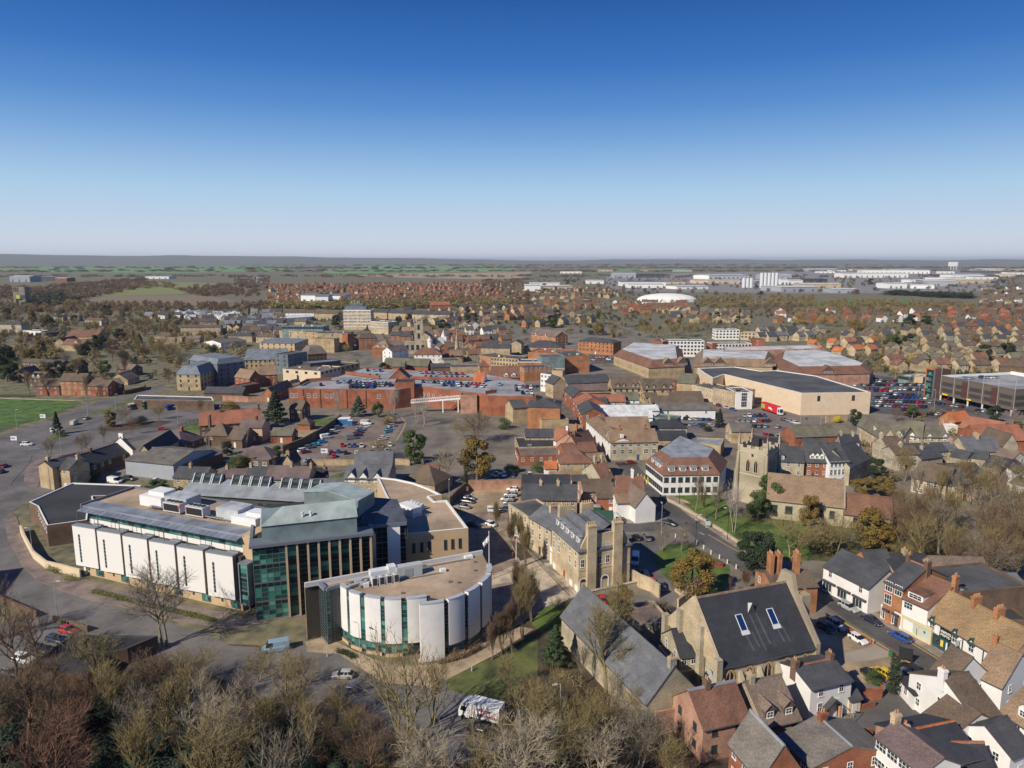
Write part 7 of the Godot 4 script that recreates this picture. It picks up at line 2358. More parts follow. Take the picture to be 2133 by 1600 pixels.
	hs("b","tiled range joining the white gabled cottage to the street stacks","x",[30.9,-205.4,-6,8.3,11,6,4.1],"white","redbrown",{n=0,chim=[.6],ch=2.4})
	hs("b","streaky black-roofed range behind the slate terrace","x",[3.1,-216.5,-.7,15.1,8,5.6,1.9],"dark","darkslate",{win="none"})
	hs("terraced_house","buff terrace with smooth slate roof, sash windows and two pale stacks","x",[2.9,-200.9,-2.4,16,9,6.2,3.1],"buff","slate",{chim=[.34,.66],cw="pale",n=6,win="sash",wh=1.7})
	hs("cottage","white cottage range with tan tiled roof left of the white gable","x",[30.6,-200.9,4.6,5.5,7,5,1.4],"white","stone",{n=0})
	hs("white_gable_cottage","bright white blank gable at the road junction","z",[35.5,-197.6,15.9,6.3,13,5,3.7],"white","building",{win="none"})
	hs("b","tiled rear range above the white cottage","x",[25.3,-206,-0,8.4,7,5,2],"red","brown",{n=1})
	hs("b","buff stone wing with slate roof continuing the georgian front","x",[4.6,-180.2,-60.1,10.3,9,8.4,2.5],"pale","greyslate",{n=3,win="sash",wh=1.8,chim=[.45,.9],pots=5})
	hs("b","farthest buff wing with flat felt roof along the paved path","f",[-1,-192.7,-63.1,12.1,9,7.4,.4],"pale","felt",{n=3,win="sash",wh=1.7})
	hs("barn","long barn with moss-grey roof and pink brick gable behind the church tower","x",[113.5,-280.3,7.6,26.3,11,5,3],"red","moss",{win="none"})
	hs("store","small buff store with grey roof left of the parked cars","x",[90.9,-290,-0,8.2,9,5,2.9],"buff","corr",{n=0})
	hs("b","large stone building with slate roof and white dormers right of the tower","x",[88.9,-237.4,-13.2,10.1,13,7.5,3.5],"stone","slate",{n=3,dorm=[.12,.3],dkind="box"})
	hs("b","red brick section with slate roof and triple gablets","x",[99.6,-236.3,-8.7,7.6,12,7.5,6.4],"red","slate",{n=3,dorm=[.3,.5,.7]})
	hs("h","slate-roofed house with white two-storey bays behind the yews","x",[106.6,-233.4,9.1,7.3,14,8,4.7],"white","slate",{n=5,wh=1.9})
	hs("h","dark slate-roofed house with stone gable right of the white bays","x",[113.2,-232.9,43.4,17,12,6.5,4.7],"stone","slate",{n=1})
	hs("b","flat dark range with red ridges immediately behind the tower","f",[90.8,-257.8,-0,11.2,10,8,.4],"brown","dark",{win="none"})
	hs("h","dark slate house with white box dormer","x",[119.6,-253.7,-11.4,6.7,10,7.5,3.8],"stone","darkslate",{n=0,dorm=[.8],dkind="box",chim=[.1,.7]})
	hs("apartment_block","pale flats with grey-brown roof and white dormers, rear wing","x",[146.9,-298.7,-94.5,25.1,5,6,3.8],"pale","moss",{n=4,dorm=[.6]})
	hs("apartment_block","pale flats with white dormer, middle wing by the lane","x",[147.6,-279,-55.2,7.5,11,6,3.9],"pale","moss",{n=3,dorm=[.85]})
	hs("apartment_block","pale flats with a white-framed gable in the front centre","x",[155,-277.3,-31.2,6.5,11,6.5,4.8],"pale","moss",{n=4,dorm=[.45],dkind="wallhead"})
	hs("apartment_block","pale flats with twin white dormers at the right wing","x",[161,-274.5,-3.6,9.8,10,6.5,3.4],"pale","moss",{n=4,dorm=[.25,.85],dkind="wallhead"})
	hs("h","stone end house with blank gable and brown tiles","x",[139.4,-259.3,6.8,8.1,9,6,3.2],"stone","brown",{n=2,chim=[.02,.9],pots=3})
	hs("h","forward stone house with brown roof and white sash windows","x",[137.7,-250.8,3.2,9.2,8,6,1.8],"stone","brown",{n=3,chim=[.45],pots=3})
	hs("terraced_house","slate-roofed terrace house right of the projecting house","x",[146,-256.2,4.1,7.4,9,5.5,1.8],"stone","slate",{n=2,chim=[.98]})
	hs("terraced_house","terrace house whose roof carries dark solar panels","x",[153.4,-256.5,7.5,8.1,9,5.5,1.9],"stone","slate",{n=2,chim=[.3]})
	hs("terraced_house","terrace house with paler slate next to the solar roof","x",[161.1,-257,4.7,6.5,9,5.5,2.1],"stone","greyslate",{n=2,chim=[.5],pots=4})
	hs("terraced_house","wide steep slate roof with four rooflights ending the terrace","x",[165.4,-253.7,4.5,13.3,10,6.2,4.1],"pale","greyslate",{n=3,chim=[.5],pots=5})
	hs("b","stone rear wing with chimney below the solar roof","x",[146.5,-249.5,21.4,11,8,4.6,2],"stone","slate",{n=2,chim=[.45]})
	hs("b","stone rear wing with mono roof below the paler slate house","x",[159.6,-253.9,-53.4,5.5,7,4.6,2],"stone","slate",{n=1})
	hs("b","stone rear wing beside the whitewashed extension","x",[165,-252.6,-37.4,6.2,7,4.6,2],"stone","slate",{n=1})
	hs("whitewashed_extension","cream rear extension with broad white window","x",[174.1,-252.1,-63.1,6.4,8,5.2,2.2],"cream","building",{n=1,ww=2})
	hs("barn","pinkish stone barn with new black slate roof","x",[145.7,-234.1,4.6,13.7,8,4.6,1.4],"pink","darkslate",{n=2})
	hs("barn","pink stone house with black roof right of the long barn","x",[162.7,-240.3,-61.2,6.9,9,5,2.9],"pink","darkslate",{n=1})
	hs("b","small black-roofed lean-to between the stone barns","x",[156.9,-231.4,2.5,4.9,6,3,1],"pink","darkslate",{win="none"})
	hs("cottage","long cottage with dark brown roof behind the bare lime trees","x",[130.6,-226.6,-51,10.3,11,5,4.2],"pale","brown",{n=5})
	hs("cottage","dark slate continuation of the long cottage roof","x",[138.3,-220.1,-20.4,8.3,10,4.5,3.6],"pale","darkslate",{n=4})
	hs("b","big blank stone gable at the right picture edge","z",[182,-259,6.5,6.1,12,7,4.2],"stone","brown",{n=0})
	hs("cottage","white cottage with slate lean-to at the right edge","x",[167.8,-233,23.3,8.4,9,5,2],"white","slate",{n=2})
	hs("cottage","low white outbuilding with grey roof at the right edge","x",[161.1,-224.2,-63,6.1,8,4,1.2],"white","moss",{n=2})
	hs("b","long low building with broad red tiled roof near the multi-storey","x",[191.7,-301.4,-56,15.3,12,4,4.2],"red","red",{win="none"})
	hs("b","nearer red tiled range with brick gable porch","x",[184.6,-276.5,2.2,20,13,4.5,4.7],"red","red",{n=0,dorm=[.5],dwall="red",dw=3.4,dkind="wallhead"})
	hs("b","bright orange-roofed lodge by the car park fence","x",[195.3,-310.2,16.7,9.9,8,4.5,3.4],"orange","orange",{n=0})
	hs("b","small white framed pergola by the orange lodge","f",[191.2,-307.5,-0,4.1,4,3,.4],"white","white",{win="none"})
	hs("b","low pavilion with glazed front and white roof edge by the car park","f",[238.7,-439.1,-69.5,7.7,12,4.5,.4],"teal","white",{n=5,ww=1.6,wh=2.4,floors=1,win="dark"})
	hs("b","tan continuation of the glazed pavilion","f",[243.5,-435.4,-45.6,7.5,12,4.5,.4],"tan","white",{win="none"})
	hs("hall","wide brown hipped hall beyond the multi-storey deck","h",[330,-481.4,-22.8,16.8,16,4.5,4],"brown","brown",{win="none"})
	hs("h","red brick house with three tall chimney stacks behind the slate church roof","x",[55.7,-143.6,5.9,9.9,9,6,1.5],"orange","brown",{chim=[.12,.3,.72],ch=4.5,pots=4,cw="orange",n=1,nl=2})
	hs("church_annexe","small stone annexe with slate roof and twin white windows left of the big church roof","x",[29.6,-117,9.6,3.5,8,6,2.9],"stone","darkslate",{n=2,wh=1.8})
	hs("church_annexe","flat mossy terrace roof in the corner of the church annexe","f",[29.8,-116.4,14.3,4.8,9,3,.4],"stone","felt",{win="none"})
	hs("low_flat_extension","low flat extension with white upstand left of the stone annexe","f",[22.8,-131.5,12.3,9.3,9,3.5,.4],"stone","building",{win="none"})
	hs("hall","long slate-roofed hall with white side wall under bare trees","z",[21.5,-104,22.1,9.6,31,5.5,5.3],"stone","greyslate",{n=0,nl=0,chim=[.02],cw="stone"})
	hs("hall","low pink porch with mossy flat roof at the slate hall gable","f",[23,-104,17.3,3.6,4,3.6,.4],"pink","moss",{win="none"})
	hs("h","pink and buff brick house with red-brown pantiles and ivy-free gable","x",[28.6,-97.4,17.8,8.2,8.6,5.8,3.6],"pink","redbrown",{n=2,nl=2,chim=[.38],ridge="lead",win="dark"})
	hs("dormered_slate_house","grey slate house with two wooden gabled dormers","x",[38.6,-99.6,17.3,6.6,10.5,4.6,4.2],"stone","building",{dorm=[.22,.74],dwall="wood",dw=1.7,n=3,chim=[.15],win="dark"})
	hs("b","white house with mossy slate roof, small porch and flower pots","x",[48.7,-107.1,18.5,8.3,8.6,6,1.4],"white","slate",{chim=[.03,.9],cw="brown",n=2,nl=0,floors=2,win="sash",wh=1.7,ridge="red"})
	hs("villa","pale lean-to with white door at the right of the white villa","x",[56.3,-109.4,16.9,2.4,4.5,2.6,1.4],"cream","slate",{n=1,cat="building"})
	hs("h","red brick house with grey-brown pantile roof nearest the camera","x",[31.6,-94.1,-75.3,7.8,6.3,6,4.4],"red","greytile",{n=3,ridge="lead"})
	hs("h","second grey-pantiled red house with pale verge beside the lane","x",[40,-96.9,-74.1,7.2,12.7,5,2],"red","greytile",{n=2,ridge="lead",chim=[.15]})
	hs("apartment_block","tall white house with long plain brown roof at the bottom edge","x",[52.3,-93.2,-73.4,8.1,6.4,7.6,1.6],"white","purple",{n=4,nl=0,floors=3,ww=1.9,chim=[0],cw="pale"})
	hs("h","black slate roof with orange ridge tiles at the bottom edge","x",[58.2,-89.8,15.3,9.2,10,5,2.2],"pink","darkslate",{n=3,ridge="orange",chim=[.02],cw="pale"})
	hs("h","white farmhouse wing with brown tiled hip by the street corner","x",[70.2,-112.4,-71.4,4,11,4.8,4.8],"white","brown",{n=1})
	hs("h","white farmhouse with steep dark brown roof and white stack","x",[70.7,-99.7,13.5,5,13,5.6,3.3],"white","brown",{n=2,chim=[0],cw="white"})
	hs("b","low white range with brown roof in front of the steep farmhouse","x",[64.9,-103.4,-73.8,5.5,10.3,4,2.7],"white","brown",{n=2})
	hs("b","white row with long sunlit tan tiled roof at the right edge","x",[76.3,-102,-74.7,5.7,11,5.6,4.6],"white","stone",{n=3,chim=[.05],dorm=[.5]})
	hs("h","tan-tiled house with red stack between pub and farmhouse","x",[78.8,-112.1,-60.8,4.2,10,5.5,4.4],"white","stone",{n=0,chim=[0],cw="orange",pots=1})
	hs("b","small white annexe with hipped slate cap by the lane","h",[67.7,-110.5,-0,3,5,3,1.2],"white","darkslate",{n=1})
	hs("b","small white lean-to with mossy roof in the farmhouse garden","x",[70.9,-99.8,-2.8,3.1,5,3,1.7],"white","moss",{n=1})
	hs("h","slate-roofed white house cut by the right edge","x",[72.1,-93.4,24.7,5.2,8,4,2.5],"white","slate",{n=1})
	hs("h","dark roofed outhouse with red ridge at the bottom edge","x",[63.6,-90.9,-0,4.6,6,3.5,2.5],"red","darkslate",{n=0,ridge="red"})
	hs("shop","white weatherboarded shops with slate roof across the road from the church front","x",[71.4,-155.4,-67.6,12.5,10.5,5.8,3.1],"white","slate",{shop=3,n=3,nr=0,floors=1,win="sash",wh=1.7})
	hs("h","narrow tall red brick house with white stacked bays","x",[78,-141.4,-64.4,4.3,14,8.6,3.4],"orange","slate",{shop=2,n=2,nr=0,floors=2,chim=[.02,.98],ridge="red",wh=2.2,ww=1.7,win="sash"})
	hs("shop","white house over a cream shopfront with large lead dormer","x",[79.7,-137.3,-63.2,5.4,16,7,3.2],"white","redbrown",{n=2,floors=1,dorm=[.4],dw=3.2,dkind="box",ww=1.9,chim=[1],cw="orange",ch=2.2})
	hs("new_red_roof_house","new buff house with bright red tiled roof and two dark box dormers","x",[94.1,-149.8,-3.6,12,9,5,3.6],"buff","building",{n=3,dorm=[.28,.6],dwall="dark",dkind="box",dw=2.6,win="dark"})
	hs("h","black slate roof between the brick bay house and red-roofed house","x",[86.5,-153.5,2.4,9.7,9,5.5,1.9],"buff","darkslate",{n=0,chim=[.5]})
	hs("b","slate-roofed rear range behind the white shops","x",[81.5,-153.8,8,6.2,8,5,3.4],"orange","slate",{n=0})
	hs("hall","large blank brown brick wall behind the pub","f",[90.4,-135.4,11.2,16.2,12,8.6,.4],"brown","felt",{win="none"})
	hs("h","grey-roofed white house behind the blank brick wall","x",[100.7,-143,1.5,9.3,9,6,1.4],"white","greyslate",{n=0})
	hs("b","black flat roof with ducts behind the pub","f",[91.4,-133,-2.6,11.2,10,4.2,.4],"brown","dark",{win="none"})
	hs("pub","grey flat roof with silver duct behind the pub ridge","f",[92.6,-127.9,-43.4,6,8,3.8,.4],"brown","felt",{win="none"})
	hs("patched_roof_house","white house with patchy red tiles continuing from the pub","x",[87.5,-116.6,-75.5,3.4,10,5.2,3.8],"white","building",{n=1,win="dark"})
	block("cream_superstore","large cream brick superstore with dark flat roof and rooftop plant",[U(141,-344.55),U(175.96,-347.08),U(170.34,-398.5),U(155.44,-418.84),U(145.55,-415.92),U(135.26,-432.9),U(111.1,-427.09),U(110.1,-408.77),U(110.08,-389.36),U(120.32,-403.23)],11,"ivory","felt",{"cap":"white","inset":.8,"win":[[0,2,7.0]],"ww":1.5,"wh":2.6,"style":"dark","cat":"supermarket"})
	block("low_brick_office","low dark-roofed brick building with white fascia beside the curved road",[U(-139.72,-199.36),U(-138.06,-217.64),U(-114.99,-215.07),U(-114.38,-205.35),U(-124.35,-204.77),U(-119.82,-197.51),U(-118.99,-193.27),U(-114.43,-184.82),U(-122.67,-180.71),U(-134.89,-195.69)],6,"brown","dark",{"cap":"white","win":[[8,6,3.6]],"ww":1.6,"cat":"office building"})
	block("mansard_library","white office building with brown tiled mansard, dormers and grey flat roof",[U(45.84,-238.05),U(48.47,-222.68),U(66.81,-223.71),U(73.47,-238.63),U(62.27,-266.73)],7,"white","lead",{"rise":4.5,"inset":4.2,"dorm":[[1,2.2,"box","white","lead",[.16,.36,.55,.76]],[0,2.0,"box","white","lead",[.25,.5,.65]]],"slope":"redbrown","win":[[1,8,4.4,1.0],[0,9,4.4,1.0]],"ww":1.5,"wh":1.7,"style":"dark"})
	block("blue_flat_roof_hall","low hall with blue-grey flat roof right of the slate outbuilding",[U(68.92,-274.58),U(79.61,-266.58),U(84.48,-278.37),U(73.68,-280.23)],5,"buff","lead",{})
	block("shopping_centre","shopping centre with brown tiled slopes round a white flat roof, western part",[U(73.62,-516.08),U(87.4,-454.56),U(112.02,-461.74),U(129.07,-543.93),U(92.68,-568.09)],7,"buff","paleflat",{"dorm":[[1,7,"gable","wood","stone",[.55,.95]]],"rise":4.5,"inset":5,"slope":"redbrown","cat":"shopping centre"})
	block("shopping_centre","shopping centre with brown gabled slopes and white roof, middle part",[U(117.48,-459.96),U(144.35,-462.06),U(167.38,-457.88),U(185.54,-503.22),U(181.65,-529.33),U(133.45,-518.58)],7,"buff","paleflat",{"dorm":[[0,7,"gable","wood","stone",[.35,.65]],[1,7,"gable","wood","stone",[.95]]],"rise":4.5,"inset":5,"slope":"stone","cat":"shopping centre"})
	block("shopping_centre","supermarket with long brown front roof, white flat roof and dark solar panels",[U(168.56,-427.71),U(193.48,-428.8),U(217.62,-432.47),U(227.38,-447.77),U(229.95,-484.07),U(229.24,-529.33),U(193.68,-523.9),U(171.92,-470.62)],7,"pink","paleflat",{"dorm":[[0,6,"gable","wood","redbrown",[.9]]],"rise":4,"inset":6,"slope":"redbrown","cat":"supermarket"})
	block("covered_mall","long pink-walled mall roof behind the shopping centre",[U(147.95,-500.79),U(223.05,-517.19),U(227.46,-537.71),U(155.87,-525.79)],12,"pink","paleflat",{"cat":"shopping centre"})
	block("bus_station_shelter","long brown-roofed bus station building with white canopy edges",[U(-191.97,-358.8),U(-150.41,-356.31),U(-155.54,-366.47),U(-196.94,-371.76)],5,"brown","felt",{"cap":"white","cat":"bus station"})

func sheds():
	shed("widest white warehouse on the industrial estate skyline",[1923,-3998,-12.3,337],120,17.8,"white","white")
	shed("long pale barrel-roofed warehouse below the widest one",[1409,-3094,-.0,276],90,17.0,"white","white")
	shed("white shed in the middle of the industrial rows",[1508,-2661,-27.7,103],90,9.1,"white","white")
	shed("large grey and white shed nearest the conifer hedge",[1183,-2088,-13.9,83],80,14.4,"grey","white")
	shed("buff-walled shed at the right of the industrial rows",[1427,-2334,-.0,108],90,11.2,"pale","white")
	shed("white shed behind the buff-walled shed",[1797,-2968,-.0,129],90,13.2,"white","white")
	shed("white peaked shed left of the dark hedge",[993,-1922,-.0,53],60,12.6,"white","white")
	shed("small white block right of the peaked shed",[1055,-1922,-17.4,56],50,9.3,"white","white")
	shed("grey-roofed shed behind the rugby field",[734,-1652,-.0,57],60,8.5,"grey","white")
	shed("round-cornered grey shed beside the silos",[637,-1717,12.0,99],90,10.7,"grey","white")
	shed("dark long shed right of the silos",[916,-2411,-.0,130],80,10.8,"dark","felt")
	shed("tall grey shed behind the silos",[970,-2816,-.0,112],80,17.4,"grey","white")
	shed("square white tower block beside the silos",[804,-2171,-.0,21],40,16.4,"white","white")
	shed("far grey shed with pale roof on the skyline",[1943,-4783,-.0,190],90,16.3,"grey","white")
	shed("thin far shed with white roof at the right",[2726,-4313,-.0,213],120,8.8,"dark","white")
	shed("blue-grey shed left of the silos",[667,-1993,-.0,42],60,10.3,"grey","zinc")
	shed("white stepped plant building left of the trees",[29,-1652,-.0,36],50,17.1,"white","white")
	shed("cream long low shed beside the stepped plant",[73,-1865,16.0,88],60,7.7,"cream","white")
	shed("white shed behind the cream low one",[51,-2088,-.0,86],60,8.6,"white","white")
	shed("white shed with red end sign",[237,-2285,-.0,52],60,10.2,"white","white")
	shed("big grey distribution shed left half",[423,-3030,-.0,94],90,17.6,"grey","white")
	shed("big dark distribution shed right half",[529,-3094,-.0,118],90,15.9,"dark","zinc")
	shed("long white shed row at the right of the centre",[767,-2834,26.9,210],90,14.6,"white","white")
	shed("cream shed with blue edge",[586,-2334,-.0,69],60,9.6,"cream","white")
	shed("low white shed behind the white dome",[423,-1865,15.2,92],60,7.1,"white","white")
	shed("white and grey works left of the wood",[-1703,-2466,-.0,68],60,18.6,"grey","white")
	shed("dark blue shed behind the left wood",[-1729,-2614,-16.7,108],60,13.4,"dark","zinc")
	shed("red shed behind the left wood",[-1577,-2508,-.0,41],50,12.1,"red","white")
	shed("white far shed by the dual carriageway",[-1456,-2890,-.0,93],60,8.9,"white","white")
	shed("white flats block near the river trees, left",[-364,-1248,-14.9,28],30,15.1,"white","zinc")
	shed("white flats block near the river trees, middle",[-329,-1213,-.0,21],30,14.7,"white","zinc")
	shed("white flats block near the river trees, right",[-347,-1366,-14.1,35],30,8.5,"white","zinc")
	shed("far white shed on the horizon left of centre",[-3860,-44060,-.0,532],90,45.0,"white","white")
	var q:=[U(163,-4621),U(4300,-6085),U(1339,-1886),U(197,-1619)]
	for i in 34:
		var u:=hash1(i,1,900)
		var p:=(q[0] as Vector2).lerp(q[1],u).lerp((q[3] as Vector2).lerp(q[2],u),hash1(i,2,900))
		shed("pale warehouse in the far rows of the industrial estate",[p.x,p.y,20.0*hash1(i,3,900)-10,40+90*hash1(i,4,900)],50.0,8+5*hash1(i,5,900),["white","grey","pale","white","cream"][i%5],["white","white","zinc"][i%3])

func trees():
	tree("r0","great bare tree standing before the white office wing",-68.1,-130.6,17,"grey","",1.15)
	tree("m0","tall many-stemmed bare tree in front of the curved white building",-16.9,-100.1,19,"olive","",1.25)
	tree("m1","bare tree leaning beside the curved white building",-13.0,-106.8,13,"olive")
	tree("m2","lichened bare tree left of the curved white building",-36.4,-108.5,13,"olive","",1.2)
	tree("h0","young tree by the gravel car park entrance",-4.1,-190.2,9,"olive","",.6)
	tree("h1","young street tree beside the railings of the stone house",3.4,-169.2,9,"olive","",.75)
	tree("h0","second young street tree before the stone wing",2.5,-179.6,8,"olive","",.7)
	tree("h1","third young street tree nearer the gravel car park",.8,-184.7,8,"olive","",.7)
	tree("h0","young tree in the paved square bed",-.2,-177.1,8,"brown","",.6)
	tree("h1","dense upright hornbeam at the right of the curved building",2.1,-134.0,13,"olive","",.85)
	tree("h0","upright hornbeam behind the flagpole",1.4,-147.4,10,"brown","",.75)
	tree("h1","brown upright hedge tree beside the curved path",-.1,-130.7,9,"brown","",.8)
	tree("h0","brown hedge tree at the foot of the curved building",-1.8,-128.4,8,"brown","",.9)
	tree("h1","low brown hedge tree by the curved path end",-3.7,-126.2,7,"brown","",.9)
	tree("h0","hornbeam on the lawn edge right of the path",4.1,-140.7,11,"olive","",.7)
	tree("t0","tall bare tree over the slate hall roof",18.4,-123.6,17,"olive","",1.1)
	tree("t1","bare tree in front of the slate hall wall",16.6,-115.6,16,"olive","",1.2)
	tree("c0","bright green drooping conifer left of the slate hall",8.1,-123.6,9,"fir","",1.25)
	tree("e0","large golden-brown yew beside the lawn",40.4,-151.6,12,"yew","",1.15)
	tree("u0","brown bushy growth at the foot of the golden yew",40.5,-149.8,6,"brown")
	tree("e1","golden-brown yew near the red car",22.4,-139.1,9,"yew","",1.05)
	tree("m0","spreading bare tree on the small green by the junction",39.3,-177.9,8,"grey","",1.1)
	tree("m1","second bare tree on the small green",44.3,-177.9,7,"grey")
	tree("p0","slim bare tree beside the church yard path",29.4,-140.2,6,"olive","",.7)
	tree("u1","dark shrub behind the church annexe",27.8,-142.9,3,"dark","",1.2)
	tree("u2","brown shrub beside the churchyard wall",31.7,-143.4,3.5,"brown","",1.3)
	tree("r1","low tangled bare shrub tree on the lawn",11.1,-141.8,5,"olive","",1.4)
	tree("r2","tangled bare shrub tree left of the slate hall",14.3,-139.1,6,"olive","",1.4)
	tree("t0","bare tree on the churchyard grass before the tower",59.8,-201.4,12,"grey","",.9)
	tree("i0","pale-trunked bare tree in front of the church tower",62.0,-191.5,15,"silver","",.8)
	tree("t1","bare tree left of the tower near the mansard building",55.7,-208.4,12,"grey","",.8)
	tree("t2","slim bare tree before the mansard building",57.0,-202.5,11,"brown","",.7)
	tree("e1","dark green evergreen against the church nave",77.6,-206.8,12,"green","",1.2)
	tree("e2","broad green evergreen below the nave roof",82.3,-212.4,9,"green","",1.2)
	tree("e0","green evergreen at the foot of the tower",71.7,-200.4,9,"green","",1.1)
	tree("e2","brown-green yew by the nave windows",84.0,-194.4,10,"yew","",.9)
	tree("r1","domed bare tree in the churchyard centre",71.0,-173.4,12,"olive","",1.35)
	tree("e0","dark holly tree left of the tall-stack house",59.3,-160.9,13,"dark","",.95)
	tree("e1","dark evergreen at the road edge of the churchyard",59.0,-171.0,8,"dark","",1.1)
	tree("r2","yellowish bare tree right of the domed tree",82.9,-175.0,11,"olive","",1.25)
	tree("e2","bronze-green yew before the church chancel",93.6,-178.2,12,"yew","",1.15)
	tree("e0","second bronze yew beside the chancel",95.9,-178.2,9,"yew","",1.1)
	tree("u2","scrubby shrub under the churchyard trees",80.7,-178.2,7,"olive","",1.4)
	tree("p0","small reddish bare tree beside the church wall",49.6,-153.4,5,"red","",.8)
	tree("h0","reddish brush-like tree beside the small bare one",53.3,-154.3,5,"red","",.8)
	tree("k0","dark conical evergreen beside the parked yellow car",66.8,-115.2,8,"dark","",1.5)
	tree("u0","green bush behind the yellow car",64.9,-118.2,3,"green","",1.1)
	tree("c1","tall pointed conifer between the villa and the brick store",-109.4,-325.7,17,"dark","",1.35)
	tree("e1","broad leafy evergreen at the corner of the public car park",-36.8,-261.0,13,"green","",1.15)
	tree("r0","ivy-clad pale bare tree between the two evergreens",-22.4,-234.5,13,"pale")
	tree("e2","large bronze evergreen right of the pale bare tree",-12.1,-239.8,16,"yew","",1.1)
	tree("k0","dark column shrub by the gravel car park wall",-15.5,-232.5,6,"dark","",1.7)
	tree("r2","wide brown bare tree behind the bronze evergreen",-14.9,-290.7,14,"brown","",1.35)
	tree("r1","bare tree above the private drive",-22.3,-295.5,9,"olive","",1.1)
	tree("r2","spreading bare tree standing among the parked cars",-50.7,-264.9,9,"olive","",1.45)
	tree("i0","silver birch before the red brick store, left of the road",-56.7,-337.8,15,"silver")
	tree("i1","silver birch right of the car park road",-39.8,-319.9,15,"silver")
	tree("i0","slender birch beside the larger silver birch",-44.2,-325.7,12,"silver","",.8)
	tree("i1","tall thin birch against the red brick wall",-82.9,-335.7,15,"silver","",.7)
	tree("c0","blue-grey cedar by the car park kiosk",-74.4,-342.0,11,"blue","",1.5)
	tree("e0","green shrubby tree by the car park exit",-64.8,-339.9,8,"green")
	tree("u1","low shrub clump at the car park exit",-56.9,-325.7,5,"olive","",1.5)
	tree("i0","white birch in the bungalow garden",-107.9,-283.1,12,"silver","",.8)
	tree("k0","small cypress left of the bungalow path",-123.9,-284.6,4,"dark","",.9)
	tree("e1","dark garden evergreen by the bungalow",-110.7,-271.6,6,"dark","",1.2)
	tree("e0","dark shrub behind the solar house",-107.3,-295.5,5,"dark","",1.2)
	tree("e2","grey-green tree beside the car park wall",-89.4,-264.9,6,"green","",1.1)
	tree("u0","garden shrubs behind the terrace",-100.3,-253.6,5,"green","",1.5)
	tree("u1","bright green garden shrub behind the terrace",-98.1,-257.3,4,"bright","",1.2)
	tree("u1","broad olive shrub mass near the bus station",-140.5,-353.1,6,"yew","",1.6)
	tree("r0","brown bare tree by the bus bays",-153.3,-346.4,8,"brown","",.9)
	tree("c0","dark pointed conifer on the traffic island",-197.7,-305.0,11,"dark","",.8)
	tree("u0","shrub bed at the foot of the island conifer",-193.9,-301.6,2.5,"green","",1.6)
	tree("e1","bronze shrub tree on the bus station island",-182.5,-319.3,8,"yew","",1.1)
	tree("r1","bare tree on the bus station island",-181.0,-327.0,9,"olive")
	tree("r2","reddish bare tree in front of the bus shelters",-165.2,-305.0,8,"red","",.8)
	tree("r0","spreading bare tree beside the blue bus",-168.2,-335.1,7,"olive","",1.3)
	tree("u2","dark shrub mass below the bus island tree",-172.1,-325.1,4,"dark","",1.8)
	tree("r1","brown bare tree by the slate terrace road",-167.5,-272.6,9,"brown","",.9)
	tree("r2","bare tree behind the narrow end house",-177.0,-267.1,8,"brown","",.8)
	tree("r0","bare tree left of the broad white chimney",-169.3,-290.2,8,"brown","",.7)
	tree("u0","dark round shrub by the buff house yard",-143.0,-237.4,4,"dark","",1.2)
	tree("e0","low spreading green tree behind the roof plant",-113.6,-221.3,6,"green","",1.9)
	tree("c0","little dark conifer in the garden of the office range",8.5,-261.0,4,"dark")
	tree("u1","yellow-green shrub bed facing the garden office range",.0,-248.8,3,"lime","",1.8)
	tree("u0","green shrub bed right of the little conifer",9.2,-250.0,3.5,"green","",1.8)
	tree("u0","bright green bush below the windowless hall",-3.4,-316.2,5,"bright","",1.4)
	tree("c1","dark straggly conifer by the small yard",94.6,-320.2,9,"dark")
	tree("u1","dark shrub in the small yard",86.1,-311.1,4,"dark","",1.3)
	tree("u2","bright yellow forsythia bush at the superstore corner",151.9,-328.0,3.5,"yellow","",1.2)
	tree("e1","dark evergreen right of the forsythia",157.1,-322.1,8,"dark","",1.1)
	tree("c0","dark slim conifer before the supermarket front",224.3,-483.2,7,"dark","",.8)
	tree("e2","dark tree beside the retirement flats lane",151.1,-300.7,7,"dark","",.9)
	tree("e1","dark green yew in front of the school gables",105.2,-240.0,9,"dark","",1.5)
	tree("e0","green tree between the flats and car park",191.7,-337.1,7,"green","",1.2)
	tree("r1","brown bare tree behind the retirement flats",181.2,-331.0,7,"brown")
	tree("e1","dark evergreen near the multi-storey corner",224.0,-327.0,9,"dark")
	tree("r0","pale blossoming tree beside the red-roofed range",225.8,-317.5,9,"blossom","",1.2)
	tree("u0","orange-gold shrub tree beyond the glazed pavilion",288.2,-512.1,7,"gold","",1.6)
	tree("e2","dark conifer beside the lane cottage",124.8,-237.4,9,"dark")
	tree("e0","russet evergreen mass right of the church nave",117.7,-221.4,7,"yew","",1.8)
	tree("e1","russet and green shrub mass behind the chancel",113.2,-223.3,6,"yew","",1.8)
	tree("t0","tall bare lime tree right of the chancel",125.3,-214.2,14,"grey","",.9)
	tree("t1","bare lime tree before the long cottage",138.2,-214.2,12,"grey","",.9)
	tree("t2","brown lime tree before the slate cottage roof",141.7,-213.3,12,"brown","",.9)
	tree("t0","bare lime tree behind the wood edge",135.7,-219.5,12,"olive","",.9)
	tree("r2","bare tree in front of the projecting stone house",139.7,-249.6,9,"olive","",.9)
	tree("r0","reddish bare tree by the slate gable house",120.1,-243.9,9,"red","",.9)
	tree("r1","bare tree against the retirement flats",157.9,-298.3,7,"olive")
	tree("r2","bare tree before the red-tiled surgery",201.9,-306.7,8,"olive","",1.2)
	tree("e0","tall dark pine group on the ridge, centre",-531.5,-946.3,18,"dark","",1.2)
	tree("e1","spreading dark cedar by the pale villa",-528.8,-819.6,12,"dark","",1.8)
